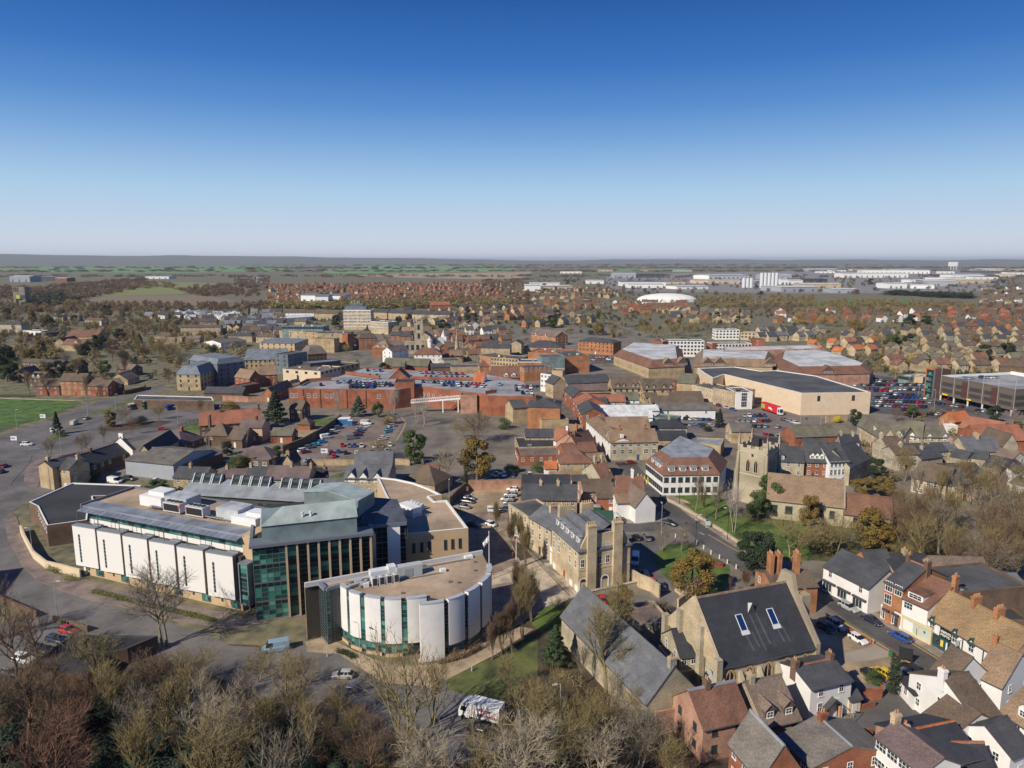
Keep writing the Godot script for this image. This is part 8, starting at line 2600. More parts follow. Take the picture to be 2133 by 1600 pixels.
	tree("e0","dark conifer mass behind the school",-345.9,-599.9,15,"dark","",1.2)
	tree("c0","golden conifer among the trees beyond the school",-346.2,-655.6,13,"yew")
	tree("c1","blue-dark conifer beside the golden one",-335.4,-645.7,11,"dark","",1.1)
	tree("e2","dark evergreen between the school and houses",-370.1,-676.5,12,"dark","",1.3)
	tree("e1","big dark evergreen at the left picture edge",-346.1,-488.5,18,"dark","",1.2)
	tree("e2","green round tree behind the brick row",-270.3,-472.0,10,"green","",1.2)
	tree("b0","bare tree at the left end of the brick row",-271.9,-399.5,14,"brown","",.9)
	tree("b1","bare tree before the left brick house",-259.5,-395.6,14,"brown","",.9)
	tree("b2","bare tree before the right brick house",-233.3,-388.2,13,"brown","",.9)
	tree("c1","lone dark conifer beyond the roofs at left",-360.2,-989.9,14,"dark","",.7)
	tree("e0","dark conifer right of the office tower",-128.9,-819.6,13,"dark","",.9)
	tree("e1","dark round tree left of the office tower",-200.7,-819.6,14,"dark","",1.2)
	tree("c0","small conifer in front of the office annexe",-153.3,-761.2,8,"green")
	tree("r0","grey-green tree beyond the slate flats",-101.1,-852.3,12,"olive")
	tree("e1","great dark yew mass at centre",-46.5,-835.6,15,"dark","",1.8)
	tree("r1","ivy-green tree below the plain hall",-133.2,-575.4,10,"green","",.9)
	tree("e0","large green oak-like evergreen in the park",104.7,-852.3,15,"green","",1.3)
	tree("e1","large dark yew left of the park",44.6,-804.2,15,"dark","",1.4)
	tree("e2","bronze evergreen in the park front",87.1,-722.5,14,"yew","",1.1)
	tree("c0","blue-grey spruce in the park",100.7,-710.4,13,"blue","",1.1)
	tree("u1","yellow-green willow by the centre roofs",27.4,-887.6,9,"lime")
	tree("t0","pale poplar behind the willow",40.8,-946.3,14,"pale","",.8)
	tree("u1","round olive evergreen among the terraces",370.9,-775.0,12,"yew","",1.7)
	tree("e1","wide dark pine among the red roofs, left half",462.4,-835.6,13,"dark","",1.6)
	tree("e2","wide dark pine among the red roofs, right half",481.4,-835.6,12,"dark","",1.6)
	tree("e0","green evergreen clump behind the buff houses",323.6,-608.6,14,"green","",1.6)
	tree("e1","dark evergreen clump behind the buff houses",341.3,-617.4,13,"dark","",1.3)
	tree("e2","dark yew right of the buff houses",355.7,-538.6,13,"dark","",1.3)
	tree("e0","dark yew at the right beyond the deck",382.4,-552.8,13,"dark","",1.3)
	tree("e1","dark tree before the industrial sheds",1080.4,-2193.3,20,"dark","",1.4)
	tree("u0","orange bare willow among the terraces, left",340.1,-852.3,15,"gold","",1.2)
	tree("u2","orange bare willow among the terraces, right",361.4,-835.6,13,"gold","",1.5)
	tree("r1","bare tree clump behind the orange roofs",318.5,-617.4,14,"olive","",1.2)
	tree("u1","golden shrub near the glazed pavilion",298.8,-525.2,9,"gold","",1.4)
	bw("in the left of the foreground wood","bare trees of the foreground wood",[["m2","brown",-102.9,-133.9,13],["b1","brown",-88.9,-118.9,14],["b1","brown",-75.9,-107.9,13],["b0","brown",-75.2,-100.7,15],["b0","brown",-75.2,-94.4,16],["m2","red",-67.1,-98.6,13],["b3","olive",-72.6,-114.5,12],["t1","olive",-62.8,-104.2,13],["b0","grey",-55.8,-96.4,13],["r0","brown",-59.7,-110.4,11],["b3","olive",-53.5,-100.7,12],["r1","olive",-56.4,-115.9,9],["b0","pale",-49.8,-104.2,11],["t1","olive",-50.3,-87.0,15],["r2","red",-63.2,-88.8,15],["b2","red",-90.6,-126.8,11],["m2","grey",-79.4,-121.9,10],["t1","olive",-53.7,-107.9,10]])
	bw("in the left of the foreground wood","evergreens of the foreground wood",[["e0","dark",-50.1,-90.6,9],["e1","dark",-50.8,-85.3,9],["e2","dark",-67.0,-100.7,6],["e0","dark",-66.7,-104.2,6],["e2","dark",-72.5,-91.5,10],["e1","dark",-46.9,-97.5,5],["e2","dark",-46.1,-87.9,9],["e1","dark",-57.2,-92.5,8]])
	bw("in the middle of the foreground wood","bare trees of the foreground wood",[["r0","pale",-42.5,-95.4,14],["b0","grey",-44.2,-107.9,9],["b0","olive",-37.5,-99.6,11],["b2","pale",-39.5,-115.9,8],["m2","olive",-34.7,-105.4,10],["t1","olive",-28.9,-95.4,12],["r0","olive",-28.8,-106.6,8],["t1","olive",-24.6,-98.6,9],["r1","brown",-19.8,-92.5,11],["b1","olive",-14.6,-94.4,10],["r0","olive",-39.8,-87.0,15],["m0","grey",-30.6,-87.0,14],["r1","olive",-45.6,-118.9,7]])
	bw("in the middle of the foreground wood","evergreens of the foreground wood",[["e1","green",-36.5,-92.5,6],["e2","dark",-29.0,-90.6,6],["e2","green",-39.4,-105.4,5],["e0","dark",-23.2,-88.8,7]])
	bw("in the right of the foreground wood","bare trees of the foreground wood",[["r0","pale",-11.0,-87.9,12],["b3","olive",-4.5,-90.6,11],["b1","olive",-.5,-96.4,10],["r2","pale",1.6,-87.9,14],["r0","olive",4.7,-100.7,12],["r0","olive",7.2,-92.5,12],["t0","olive",9.9,-99.6,11],["t1","olive",12.5,-96.4,11],["m1","grey",16.7,-100.7,9],["r0","grey",18.8,-95.4,10],["m1","grey",22.2,-98.6,8],["b3","olive",-.5,-114.5,8],["b2","brown",2.7,-107.9,9],["b3","olive",7.6,-110.4,8],["b1","pale",11.6,-88.8,12],["t1","olive",22.7,-90.6,9],["b2","grey",12.3,-117.4,8],["m1","pale",16.5,-110.4,8],["r2","olive",19.9,-106.6,7]])
	bw("in the right of the foreground wood","evergreens of the foreground wood",[["e0","dark",.9,-91.5,7],["e1","green",8.5,-100.7,5],["e0","green",-12.0,-90.6,6]])
	bw("in the wood behind the red-roofed house","bare trees right of the church",[["t1","grey",110.2,-175.9,14.2],["t0","olive",137.8,-183.7,13.7],["r1","brown",121.6,-173.3,15],["r1","brown",113.8,-160.6,12.4],["b2","olive",111.7,-191.0,11.2],["r1","grey",133.1,-188.7,14.7],["t2","brown",105.3,-179.4,12.1],["m0","olive",143.8,-197.0,12.7],["t2","olive",117.2,-157.2,11.6],["t2","brown",111.6,-186.1,12.9],["m0","olive",115.6,-189.8,13.1],["t0","brown",126.3,-181.1,13.5],["m2","brown",123.9,-166.1,14.5],["t0","olive",121.4,-191.6,13.5],["m0","red",105.6,-187.1,11.6],["t1","brown",109.8,-196.2,11.6],["m2","olive",143.7,-213.2,11.8],["r1","grey",108.9,-157.3,13.4],["r1","brown",101.6,-176.2,14.9],["b2","brown",116.8,-189.8,14],["m0","olive",148.3,-205.8,11.1],["b2","olive",112.1,-159.3,14],["m0","olive",125.7,-170.6,12],["m0","olive",116.7,-186.5,13.2],["b0","olive",99.4,-164.9,14.9],["r1","brown",122.5,-168.2,11.9],["r1","brown",111.1,-155.7,14.2],["m0","brown",102.2,-171.9,12.4],["m0","olive",108.6,-191.6,12.9],["t0","brown",103.0,-155.9,13.4],["t1","brown",142.4,-192.3,13.6],["t2","brown",120.8,-167.6,12.9],["m2","brown",138.1,-193.1,14.2],["t2","olive",103.0,-160.6,13.9]])
	grove("%s tree among the villas at the upper left","trees among the upper left villas",[U(-404,-563),U(-320,-584),U(-234,-452),U(-313,-434)],22,["b0","b2","r0","t1","e1"],["brown","grey","brown","olive"],9,14,501)
	grove("%s tree in the wooded gardens left of the zinc flats","trees left of the zinc flats",[U(-448,-765),U(-361,-765),U(-254,-555),U(-266,-482)],30,["b1","b3","r1","t0","e0"],["brown","olive","red","brown"],9,14,502)
	grove("%s tree along the road to the bus station","trees along the bus station road",[U(-282,-569),U(-267,-584),U(-196,-434),U(-206,-418)],14,["b0","t2","r2"],["brown","olive"],8,12,503)
	grove("%s tree in the park behind the panelled flats","trees in the park",[U(72,-871),U(237,-821),U(181,-653),U(81,-693)],30,["b0","t0","t1","r0","m0"],["olive","pale","olive","grey","willow"],10,15,504)
	grove("%s tree among the centre rooftops","trees among the centre rooftops",[U(-182,-1157),U(141,-1157),U(94,-765),U(-111,-765)],30,["b1","r2","t0","e2"],["olive","brown","pale","grey"],8,13,505)
	grove("%s tree at the edge of the far left meadow","trees below the far left meadow",[U(-759,-1070),U(-510,-1070),U(-366,-765),U(-511,-716)],34,["b0","r1","t2","e1"],["brown","olive","grey"],10,15,506)
	grove("%s tree in the gardens of the right-hand suburb","trees in the right-hand suburb",[U(359,-1050),U(745,-1050),U(313,-434),U(224,-452)],46,["r0","b2","e0","u0","e1","t1"],["olive","brown","gold","grey"],5,10,507)
	grove("%s tree beside the terraces above the shopping centre","trees above the shopping centre",[U(174,-1289),U(379,-1157),U(252,-765),U(183,-821)],22,["r1","b0","t0","e2"],["olive","brown","pale"],7,12,508)
	grove("%s tree in front of the long cottages at right","trees before the long cottages",[U(139,-248),U(177,-239),U(156,-210),U(125,-215)],12,["t0","t1","b1"],["brown","grey","olive"],9,12,509)
	grove("%s tree among the yards in the town middle","trees among the town yards",[U(-275,-634),U(-128,-716),U(-69,-452),U(-137,-434)],12,["b0","t2","e1","r2"],["olive","brown","grey"],6,10,510)

func outskirts():
	sb("slate-roofed buff terraced house above the shopping centre","slate terraces above the shopping centre",[U(260,-765),U(341,-775),U(281,-657),U(214,-627)],2,7,["buff","pale"],["slate","greyslate"],601,true,"terraced_house")
	sb("buff semi-detached house in the right-hand suburb","buff semis of the right-hand suburb",[U(333,-739),U(548,-765),U(415,-575),U(266,-563)],4,10,["buff","pale","buff","stone"],["brown","slate","brown","moss"],602,true,"suburban_house")
	sb("red brick terraced house near the right edge","red brick terraces near the right edge",[U(504,-845),U(614,-858),U(541,-754),U(444,-744)],2,8,["red","orange"],["brown","slate"],603,true,"terraced_house")
	sb("orange-roofed house behind the supermarket","orange-roofed houses behind the supermarket",[U(250,-620),U(340,-665),U(287,-555),U(221,-526)],2,4,["buff","pale"],["orange","red","orange"],604,true,"suburban_house")
	sb("brown-roofed buff house above the multi-storey","brown-roofed houses above the multi-storey",[U(293,-563),U(411,-569),U(345,-476),U(247,-468)],3,7,["buff","pale"],["brown","redbrown","moss"],605,true,"suburban_house")
	sb("far red or brown roofed house below the sports field","houses below the rugby field",[U(373,-1050),U(764,-1070),U(624,-871),U(301,-845)],3,15,["red","brown","white","orange"],["brown","redbrown","brown","red"],606,true,"distant_house")
	sb("gabled brown-roofed house below the white dome","gabled houses below the white dome",[U(174,-1260),U(304,-1260),U(247,-994),U(145,-994)],3,13,["white","orange","pale","red"],["brown","redbrown"],607,false,"gabled_house")
	sb("buff house with brown roof behind the park","buff houses behind the park",[U(226,-1050),U(348,-1050),U(281,-845),U(185,-845)],3,8,["buff","orange","pale"],["brown","slate","moss"],608,true,"suburban_house")
	sb("town roof between the office tower and the park","roofs between tower and park",[U(-159,-1031),U(26,-1157),U(26,-899),U(-113,-765)],3,12,["buff","orange","pale","stone"],["brown","slate","redbrown","brown"],617,true,"town_house")
	sb("older roof crowding the upper street","older roofs of the upper street",[U(-88,-707),U(-50,-716),U(-23,-516),U(-55,-504)],4,5,["orange","buff","white"],["stone","redbrown","brown"],618,true,"town_house")
	sb("modern grey or brown roof left of the tower","roofs left of the tower",[U(-458,-1003),U(-327,-1031),U(-223,-716),U(-305,-716)],4,8,["pale","buff","orange"],["zinc","slate","brown"],619,true,"town_house")
	sb("flat-fronted house near the park edge","houses near the park edge",[U(9,-1003),U(123,-1003),U(98,-845),U(11,-716)],2,7,["buff","orange"],["slate","brown"],620,true,"town_house")
	sb("small house among the centre roofs beyond the park","houses beyond the park",[U(-51,-1492),U(177,-1454),U(134,-1070),U(-28,-1031)],4,11,["buff","orange","pale","red"],["brown","redbrown","slate","brown"],609,false,"town_house")
	sb("old town house near the top of the street","old houses near the top of the street",[U(-89,-885),U(-22,-899),U(-3,-707),U(-58,-689)],3,7,["buff","stone","orange","white"],["brown","slate","stone"],610,true,"town_house")
	sb("town building roof left of the upper street","roofs left of the upper street",[U(-45,-665),U(8,-681),U(7,-575),U(-25,-563)],2,5,["buff","orange","red"],["brown","slate","redbrown"],611,true,"town_house")
	sb("modern house with grey roof near the building site","modern grey-roofed houses at the left",[U(-360,-899),U(-290,-914),U(-246,-775),U(-302,-765)],2,8,["pale","orange","buff"],["zinc","slate"],612,true,"modern_house")
	sb("buff house between the grey-roofed estate and the complex","buff houses left of the complex",[U(-283,-754),U(-243,-754),U(-214,-657),U(-246,-649)],2,4,["buff","pale"],["slate","brown"],613,true,"town_house")
	sb("town house right of the red mansard flats","roofs right of the red mansard flats",[U(-128,-765),U(-80,-744),U(-72,-649),U(-108,-642)],2,4,["orange","buff","red"],["stone","brown","slate"],614,true,"town_house")
	sb("house among trees on the far right rise","houses on the far right rise",[U(1256,-1951),U(1487,-2020),U(856,-1157),U(712,-1101)],3,6,["pale","brown","white"],["brown","moss"],615,false,"distant_house")
	sb("buff house near the railway at the left","houses near the railway",[U(-535,-1050),U(-392,-1003),U(-363,-899),U(-459,-899)],2,6,["buff","pale","white"],["brown","slate","zinc"],616,false,"distant_house")
	fh("dense estate of small brown-roofed houses beyond the river trees",[U(-749,-2173),U(-103,-2351),U(12,-1334),U(-397,-1181)],520,"orange","redbrown",701,1)
	fh("paler houses scattered through the dense estate",[U(-701,-2093),U(-99,-2259),U(3,-1366),U(-406,-1233)],160,"pale","brown",702,1)
	fh("distant village houses on the horizon at centre",[U(-506,-11572),U(1746,-14469),U(880,-7711),U(-253,-6802)],220,"orange","brown",703,1.4)
	fh("scattered houses along the far right slopes",[U(5366,-16538),U(10146,-14469),U(5411,-7711),U(2683,-8262)],60,"pale","brown",704,1.4)
	fh("houses along the river road beyond the centre",[U(-54,-2259),U(282,-1826),U(210,-1417),U(-16,-1492)],140,"buff","brown",705,1)
	fh("houses of the far right-hand estate above the dark hedge",[U(1140,-1769),U(1430,-1826),U(757,-961),U(663,-1003)],90,"brown","brown",706,1)
	fh("white and pale building-site houses near the railway",[U(-461,-994),U(-375,-994),U(-339,-899),U(-411,-899)],50,"white","paleflat",707,.8)
	wd("bare wood on the left skyline behind the concrete tower",[[U(-1298,-1951),U(-1496,-2958),U(-1010,-2020),U(-783,-1260),300,1],[U(-1890,-2351),U(-1298,-1951),U(-783,-1260),U(-935,-1157),200,1]],11,"brown",801)
	wd("dark mixed trees round the concrete tower",[[U(-1035,-1553),U(-1022,-1666),U(-767,-1260),U(-774,-1157),60,1]],13,"dark",802)
	wd("bare trees right of the far meadow and along the motorway",[[U(-911,-1951),U(-853,-2452),U(-507,-1454),U(-639,-1492),170,1],[U(-1335,-3395),U(-1042,-3118),U(-653,-1951),U(-756,-2020),80,1]],10,"brown",803)
	wd("yellowish river trees below the dense estate",[[U(-406,-1207),U(-6,-1350),U(3,-1157),U(-357,-1070),230,1],[U(-303,-1319),U(-216,-1319),U(-186,-1134),U(-261,-1134),30,1]],11,"willow",804)
	wd("brown river trees around the dense estate",[[U(-323,-1260),U(43,-1492),U(33,-1157),U(-268,-1101),170,1],[U(-115,-2620),U(65,-2958),U(42,-1454),U(-6,-1366),110,1],[U(-820,-1157),U(-415,-1233),U(-354,-1050),U(-731,-1031),200,.8]],11,"brown",805)
	wd("willow scrub between the dome and the terraces",[[U(342,-1383),U(493,-1492),U(379,-1134),U(289,-1134),120,.9],[U(476,-1417),U(610,-1454),U(487,-1157),U(389,-1157),90,.9],[U(572,-1319),U(764,-1233),U(694,-1050),U(451,-1070),170,.9]],9,"olive",806)
	wd("dark conifer hedge beyond the rugby field",[[U(875,-1666),U(952,-1492),U(888,-1383),U(805,-1532),60,1]],12,"dark",807)
	wd("bare trees scattered through the industrial estate",[[U(65,-2958),U(2387,-3395),U(1143,-1619),U(31,-1417),330,.9]],10,"brown",808)
	wd("dark trees scattered through the industrial estate",[[U(93,-2620),U(2017,-2958),U(1108,-1619),U(52,-1454),60,.9]],11,"dark",809)
	wd("far hedgerows and woods of the plain",[[U(-24098,-28951),U(24422,-28951),U(17761,-21051),U(-17526,-21051),700,3.2],[U(-13770,-16538),U(13955,-16538),U(10854,-12860),U(-10710,-12860),500,2.8],[U(-8763,-10519),U(8881,-10519),U(7514,-8899),U(-7415,-8899),420,2.4],[U(-6025,-7228),U(6105,-7228),U(5280,-6249),U(-5210,-6249),380,2.0],[U(-4191,-5024),U(4247,-5024),U(3757,-4443),U(-3707,-4443),330,1.5],[U(-2921,-3498),U(2960,-3498),U(2640,-3118),U(-2605,-3118),300,1.2]],11,"brown",810)
	wd("darker far woods of the plain",[[U(-16066,-19296),U(16281,-19296),U(8881,-10519),U(-8763,-10519),170,3.0],[U(-6426,-7711),U(170,-7711),U(-202,-4621),U(-3570,-4278),90,1.8]],11,"dark",811)
	wd("trees around the left suburb and railway",[[U(-933,-1319),U(-578,-1233),U(-493,-1050),U(-712,-1003),120,.8],[U(-1268,-2351),U(-1144,-2452),U(-911,-1951),U(-1019,-1886),60,1]],10,"olive",812)
	wd("tangled undergrowth of the foreground wood",[[U(-98,-119),U(-54,-119),U(-35,-92),U(-79,-91),240,.3],[U(-50,-108),U(-29,-109),U(-5,-92),U(-34,-91),150,.3],[U(1,-110),U(15,-112),U(28,-96),U(0,-92),120,.26]],10,"brown",813,true)
	wd("leafy undergrowth of the foreground wood",[[U(-91,-110),U(-52,-115),U(-34,-91),U(-77,-87),110,.32],[U(-39,-105),U(-12,-96),U(-4,-89),U(-33,-87),60,.3],[U(1,-108),U(14,-110),U(17,-96),U(0,-92),50,.28]],10,"dark",814)
	wd("undergrowth of the churchyard wood",[[U(96,-198),U(162,-215),U(129,-168),U(95,-171),150,.3]],10,"olive",815,true)
	wd("small garden trees and hedges spread through the town",[[U(-708,-961),U(-451,-1050),U(-143,-452),U(-325,-434),420,.55],[U(-407,-961),U(-5,-1050),U(36,-634),U(-215,-634),150,.45],[U(-5,-1157),U(379,-1157),U(246,-716),U(62,-693),150,.5],[U(345,-1050),U(815,-1101),U(327,-434),U(239,-452),480,.42],[U(163,-350),U(266,-350),U(170,-219),U(117,-215),70,.3]],10,"olive",816)
	wd("dark garden evergreens spread through the town",[[U(-708,-961),U(-451,-1050),U(-143,-452),U(-325,-434),150,.5],[U(-407,-961),U(-5,-1050),U(36,-634),U(-215,-634),90,.45],[U(-5,-1157),U(379,-1157),U(246,-716),U(62,-693),90,.5],[U(345,-1050),U(815,-1101),U(327,-434),U(239,-452),170,.35]],10,"dark",817)
	wd("brown scrub and hedges between the outer houses",[[U(-851,-1157),U(-436,-1157),U(-271,-716),U(-385,-516),300,.6],[U(-86,-1951),U(495,-1454),U(316,-961),U(-32,-1050),260,.6],[U(379,-1157),U(952,-1289),U(712,-961),U(316,-961),240,.6]],10,"brown",818)

func cars():
	car("e","silver","silver estate car with its front on the sunlit road by the white shops",73.3,-146.2,24)
	car("s","dark blue","dark blue saloon driving behind the silver estate",75.5,-140.4,24)
	car("e","blue","bright blue estate car driving away past the cream shop",77.9,-133.7,-156)
	car("u","silver","silver-grey car parked at the church front beside the white coupe",67.1,-138.3,23)
	car("h","black","black car deep in the shade of the tall church front",64.5,-137.2,24)
	car("h","white","white coupe with dark roof on the sunlit gravel",69.0,-132.8,23)
	car("u","black","black car at the right end of the gravel car park row",73.7,-121.9,-152)
	car("h","grey","grey car between the black car and the conical evergreen",71.4,-121.0,-154)
	car("h","yellow","bright yellow sports car behind the conical evergreen",67.9,-121.0,-157)
	car("s","black","black car in front of the yellow sports car",65.6,-120.0,20)
	car("h","black","black car parked beside the georgian house rear",33.8,-186.1,-168)
	car("u","grey","dark grey car next to the black one by the georgian house",36.7,-186.1,-176)
	car("v","white","white van in the shade beside the georgian house",31.0,-170.8,-13)
	car("h","dark blue","dark blue car in the yard right of the georgian house",32.0,-163.1,-174)
	car("h","red","red car half hidden by the curved stone wall",32.7,-158.9,-160)
	car("s","grey","dark grey car at the end of the curved stone wall",34.6,-156.6,1)
	car("s","black","black car parked near the steps of the paved path",17.5,-148.3,-168)
	car("h","red","bright red car beside the golden-brown yew",20.1,-150.1,-178)
	car("s","black","black car turning at the junction by the white gable",45.2,-197.0,51)
	car("h","dark red","dark red car turning at the street mouth by the corner pub",44.5,-259.4,107)
	car("s","dark blue","dark blue car in the shade of the buff wing",-11.2,-196.0,63)
	car("m","white","white and red small car beside the gravel car park entry",-6.0,-196.0,48)
	car("s","grey","grey car by the left wall of the gravel car park rear one",-13.6,-219.0,68)
	car("s","black","black car by the left wall of the gravel car park middle one",-13.8,-216.0,69)
	car("h","grey","grey hatchback at the left front of the gravel car park",-14.5,-210.8,69)
	car("h","white","white car nearest the brick wall of the gravel car park",.2,-227.9,-100)
	car("u","silver","silver car next to the white one in the gravel car park",-.4,-222.1,-100)
	car("u","silver","silver car in mid row of the gravel car park",-1.4,-217.8,-100)
	car("h","grey","grey car in front of the mid-row silver car",-.8,-214.5,-99)
	car("h","dark blue","dark blue car by the white notice of the gravel car park",-2.3,-208.3,-99)
	car("h","silver","silver car in the shade of the garden wall leftmost",-5.6,-244.0,1)
	car("h","white","white car with red rear in the shaded garden row",-2.7,-244.0,1)
	car("h","dark blue","dark blue car in the shaded garden row",.2,-244.0,-0)
	car("h","white","white car at the right of the shaded garden row",6.2,-243.6,-1)
	car("h","silver","silver car parked on the tarmac below the curved building",-30.8,-120.2,-90)
	car("h","blue","blue car with open boot below the silver car",-29.2,-115.6,-103)
	car("s","black","black car in the tree shade right of the white lorry",-4.6,-103.8,69)
	car("h","red","red car at the top of the slanting row beside the dark shelter",-90.6,-136.2,72)
	car("h","dark blue","dark blue car below the red one beside the dark shelter",-91.0,-132.7,72)
	car("h","black","black car below the dark blue one beside the dark shelter",-91.6,-129.0,72)
	car("u","white","white car low in the slanting row beside the dark shelter",-92.4,-125.4,73)
	car("h","grey","grey car at the bottom of the slanting row",-91.7,-121.0,73)
	car("h","bright blue","bright blue car glimpsed through the foreground wood",-54.1,-113.9,66)
	car("u","white","white car beside the bright blue one in the foreground wood",-55.3,-112.1,66)
	car("v","light blue","pale blue van parked left of the curved building",-46.0,-129.4,-71)
	car("u","white","white car crossing the wide junction",-198.7,-286.4,98)
	car("s","silver","silver car approaching along the bus station road",-202.9,-335.5,-172)
	car("v","cream","cream and white van behind the silver car on the main road",-201.9,-324.1,-172)
	car("h","dark red","dark red car queueing at the left edge",-186.2,-255.0,-165)
	car("h","dark blue","dark blue car queueing behind the dark red one",-182.3,-247.9,-165)
	car("h","red","small red car parked by the bungalow verge",-156.2,-313.8,113,false)
	car("u","black","black car outside the grey shop",-132.1,-239.5,71)
	car("v","white","white van in the yard beside the grey shop",-135.5,-236.3,71)
	car("h","white","white car to the right of the grey shop entrance",-121.9,-237.4,173)
	car("h","dark blue","dark blue car parked on the drive beside the brick garage",-91.3,-283.8,149,false)
	car("s","light blue","pale blue car at the near left corner of the public car park",-76.2,-262.2,108,false)
	car("s","red","bright red car by the leafy evergreen at the car park exit",-41.2,-261.6,90)
	car("p","white","white cage truck with red load at the top of the public car park",-67.3,-324.8,82)
	cr("left row of the walled car park",0,[["h","blue",-80.9,-319.7,132],["u","grey",-77.8,-315.7,132],["u","white",-78.2,-308.5,131],["h","dark blue",-77.9,-305.2,131],["v","white",-79.0,-298.0,130],["h","bright blue",-78.7,-290.5,130],["h","teal",-80.2,-285.3,129],["u","grey",-81.5,-281.6,129],["u","white",-82.7,-276.6,129],["h","dark red",-81.2,-274.5,128]])
	cr("middle row of the walled car park",0,[["h","white",-66.2,-318.6,119],["e","silver",-67.3,-314.6,119],["h","grey",-66.9,-311.2,118],["h","dark blue",-67.0,-307.4,118],["h","red",-67.3,-304.7,118],["h","dark blue",-66.4,-302.1,118],["v","grey",-67.9,-296.9,117]])
	cr("far cross row of the walled car park",0,[["m","red",-69.1,-284.8,15],["h","grey",-66.1,-284.3,15],["m","blue",-64.0,-284.3,14],["h","cream",-61.1,-283.9,14],["h","white",-55.7,-283.4,13],["h","silver",-52.9,-283.4,12],["m","white",-49.8,-285.3,12]])
	cr("near cross row of the walled car park",0,[["h","dark red",-71.2,-274.5,-160],["h","blue",-68.5,-275.3,-161],["h","black",-65.3,-273.6,-161],["h","red",-68.8,-268.9,-160],["m","white",-60.8,-273.2,-162],["h","dark blue",-55.2,-274.5,-163],["h","white",-49.6,-277.1,-164],["h","bright blue",-53.0,-266.8,-163],["h","grey",-55.9,-266.4,-163],["h","white",-50.6,-266.8,-164]])
	cr("right row of the walled car park",0,[["u","silver",-54.3,-319.7,130],["h","light blue",-54.5,-312.9,130],["h","teal",-54.4,-308.5,130],["h","white",-54.5,-298.0,129],["h","white",-54.4,-294.9,128]])
	cr("back row beside the cream superstore",0,[["s","silver",112.8,-341.4,-8],["h","white",115.3,-341.6,-9],["s","blue",117.7,-341.8,-9],["u","black",120.2,-342.0,-9],["s","blue",122.6,-342.3,-10]])
	cr("second row beside the cream superstore",0,[["h","silver",106.3,-329.9,140],["h","silver",109.0,-329.9,140],["s","light blue",111.7,-329.9,139],["s","white",114.5,-329.9,139],["e","red",117.2,-329.9,139],["u","black",120.0,-329.9,139]])
	cr("third row beside the cream superstore",0,[["s","red",105.4,-320.0,139],["h","black",110.4,-319.2,139],["u","grey",112.9,-318.8,138],["h","light blue",115.4,-318.4,138],["h","silver",120.4,-317.6,137]])
	cr("near row beside the cream superstore",0,[["u","red",109.2,-301.1,-3],["h","black",111.4,-300.3,-3],["h","silver",113.7,-299.4,-3]])
	cr("kerb side beside the cream superstore",0,[["h","dark blue",128.9,-332.3,49],["h","grey",130.3,-328.9,50],["e","silver",131.6,-325.7,50]])
	cr("far side of white store yard",0,[["u","black",83.4,-334.7,123],["e","white",85.8,-334.1,123],["h","silver",88.3,-333.5,122],["s","blue",90.7,-332.9,122],["h","blue",93.2,-332.3,122]])
	cr("near side of white store yard",0,[["e","light blue",82.8,-321.7,122],["u","blue",86.6,-320.7,122],["e","white",90.4,-319.8,121],["u","black",94.2,-318.8,121],["s","dark red",97.9,-317.9,121]])
	cr("lane behind the stepped flats",0,[["h","dark red",107.5,-366.2,27],["s","silver",109.6,-361.0,28],["h","blue",111.6,-355.9,28]])
	cr("front row of supermarket car park",0,[["e","grey",204.0,-454.4,-44],["s","light blue",208.3,-455.5,-45],["h","black",212.6,-456.7,-45],["s","red",216.9,-457.9,-45],["s","silver",221.3,-459.0,-45],["s","blue",225.7,-460.2,-45],["s","silver",230.1,-461.4,-46],["h","black",234.5,-462.6,-46]])
	cr("second row of supermarket car park",0,[["u","grey",210.4,-439.5,134],["s","red",213.1,-439.8,134],["e","black",215.8,-440.0,134],["h","black",218.4,-440.3,134],["e","dark blue",221.1,-440.5,134],["h","white",223.8,-440.8,134],["u","silver",226.5,-441.0,133],["u","white",229.2,-441.3,133],["h","black",231.9,-441.5,133],["h","grey",234.5,-441.8,133],["s","red",237.2,-442.0,133],["s","black",239.9,-442.3,133],["h","dark red",242.6,-442.6,133],["s","dark blue",245.3,-442.8,132]])
	cr("third row of supermarket car park",0,[["s","white",207.3,-427.6,-46],["e","grey",210.1,-427.7,-46],["s","light blue",213.0,-427.8,-47],["e","black",215.8,-427.9,-47],["u","grey",218.6,-428.0,-47],["u","black",221.5,-428.1,-47],["e","black",224.3,-428.2,-47],["h","red",227.1,-428.3,-47],["h","light blue",230.0,-428.4,-48],["h","dark blue",232.8,-428.6,-48],["u","silver",235.6,-428.7,-48],["u","black",238.5,-428.8,-48],["h","silver",241.3,-428.9,-48],["u","black",244.2,-429.0,-48],["e","light blue",247.0,-429.1,-49],["h","silver",249.9,-429.2,-49]])
	cr("fourth row of supermarket car park",0,[["h","grey",206.9,-416.2,133],["h","red",209.4,-415.8,133],["u","blue",212.0,-415.5,133],["s","dark blue",214.5,-415.1,132],["s","white",217.0,-414.8,132],["e","black",219.5,-414.5,132],["s","red",222.0,-414.1,132],["u","light blue",224.6,-413.8,132],["e","white",227.1,-413.5,132],["h","white",229.6,-413.2,131],["h","black",232.1,-412.8,131],["h","white",234.5,-412.5,131],["e","dark blue",237.0,-412.2,131],["s","light blue",239.5,-411.8,131]])
	cr("fifth row of supermarket car park",0,[["e","dark blue",210.0,-408.6,-48],["u","red",213.0,-408.6,-48],["h","red",216.0,-408.6,-48],["h","white",219.0,-408.6,-48]])
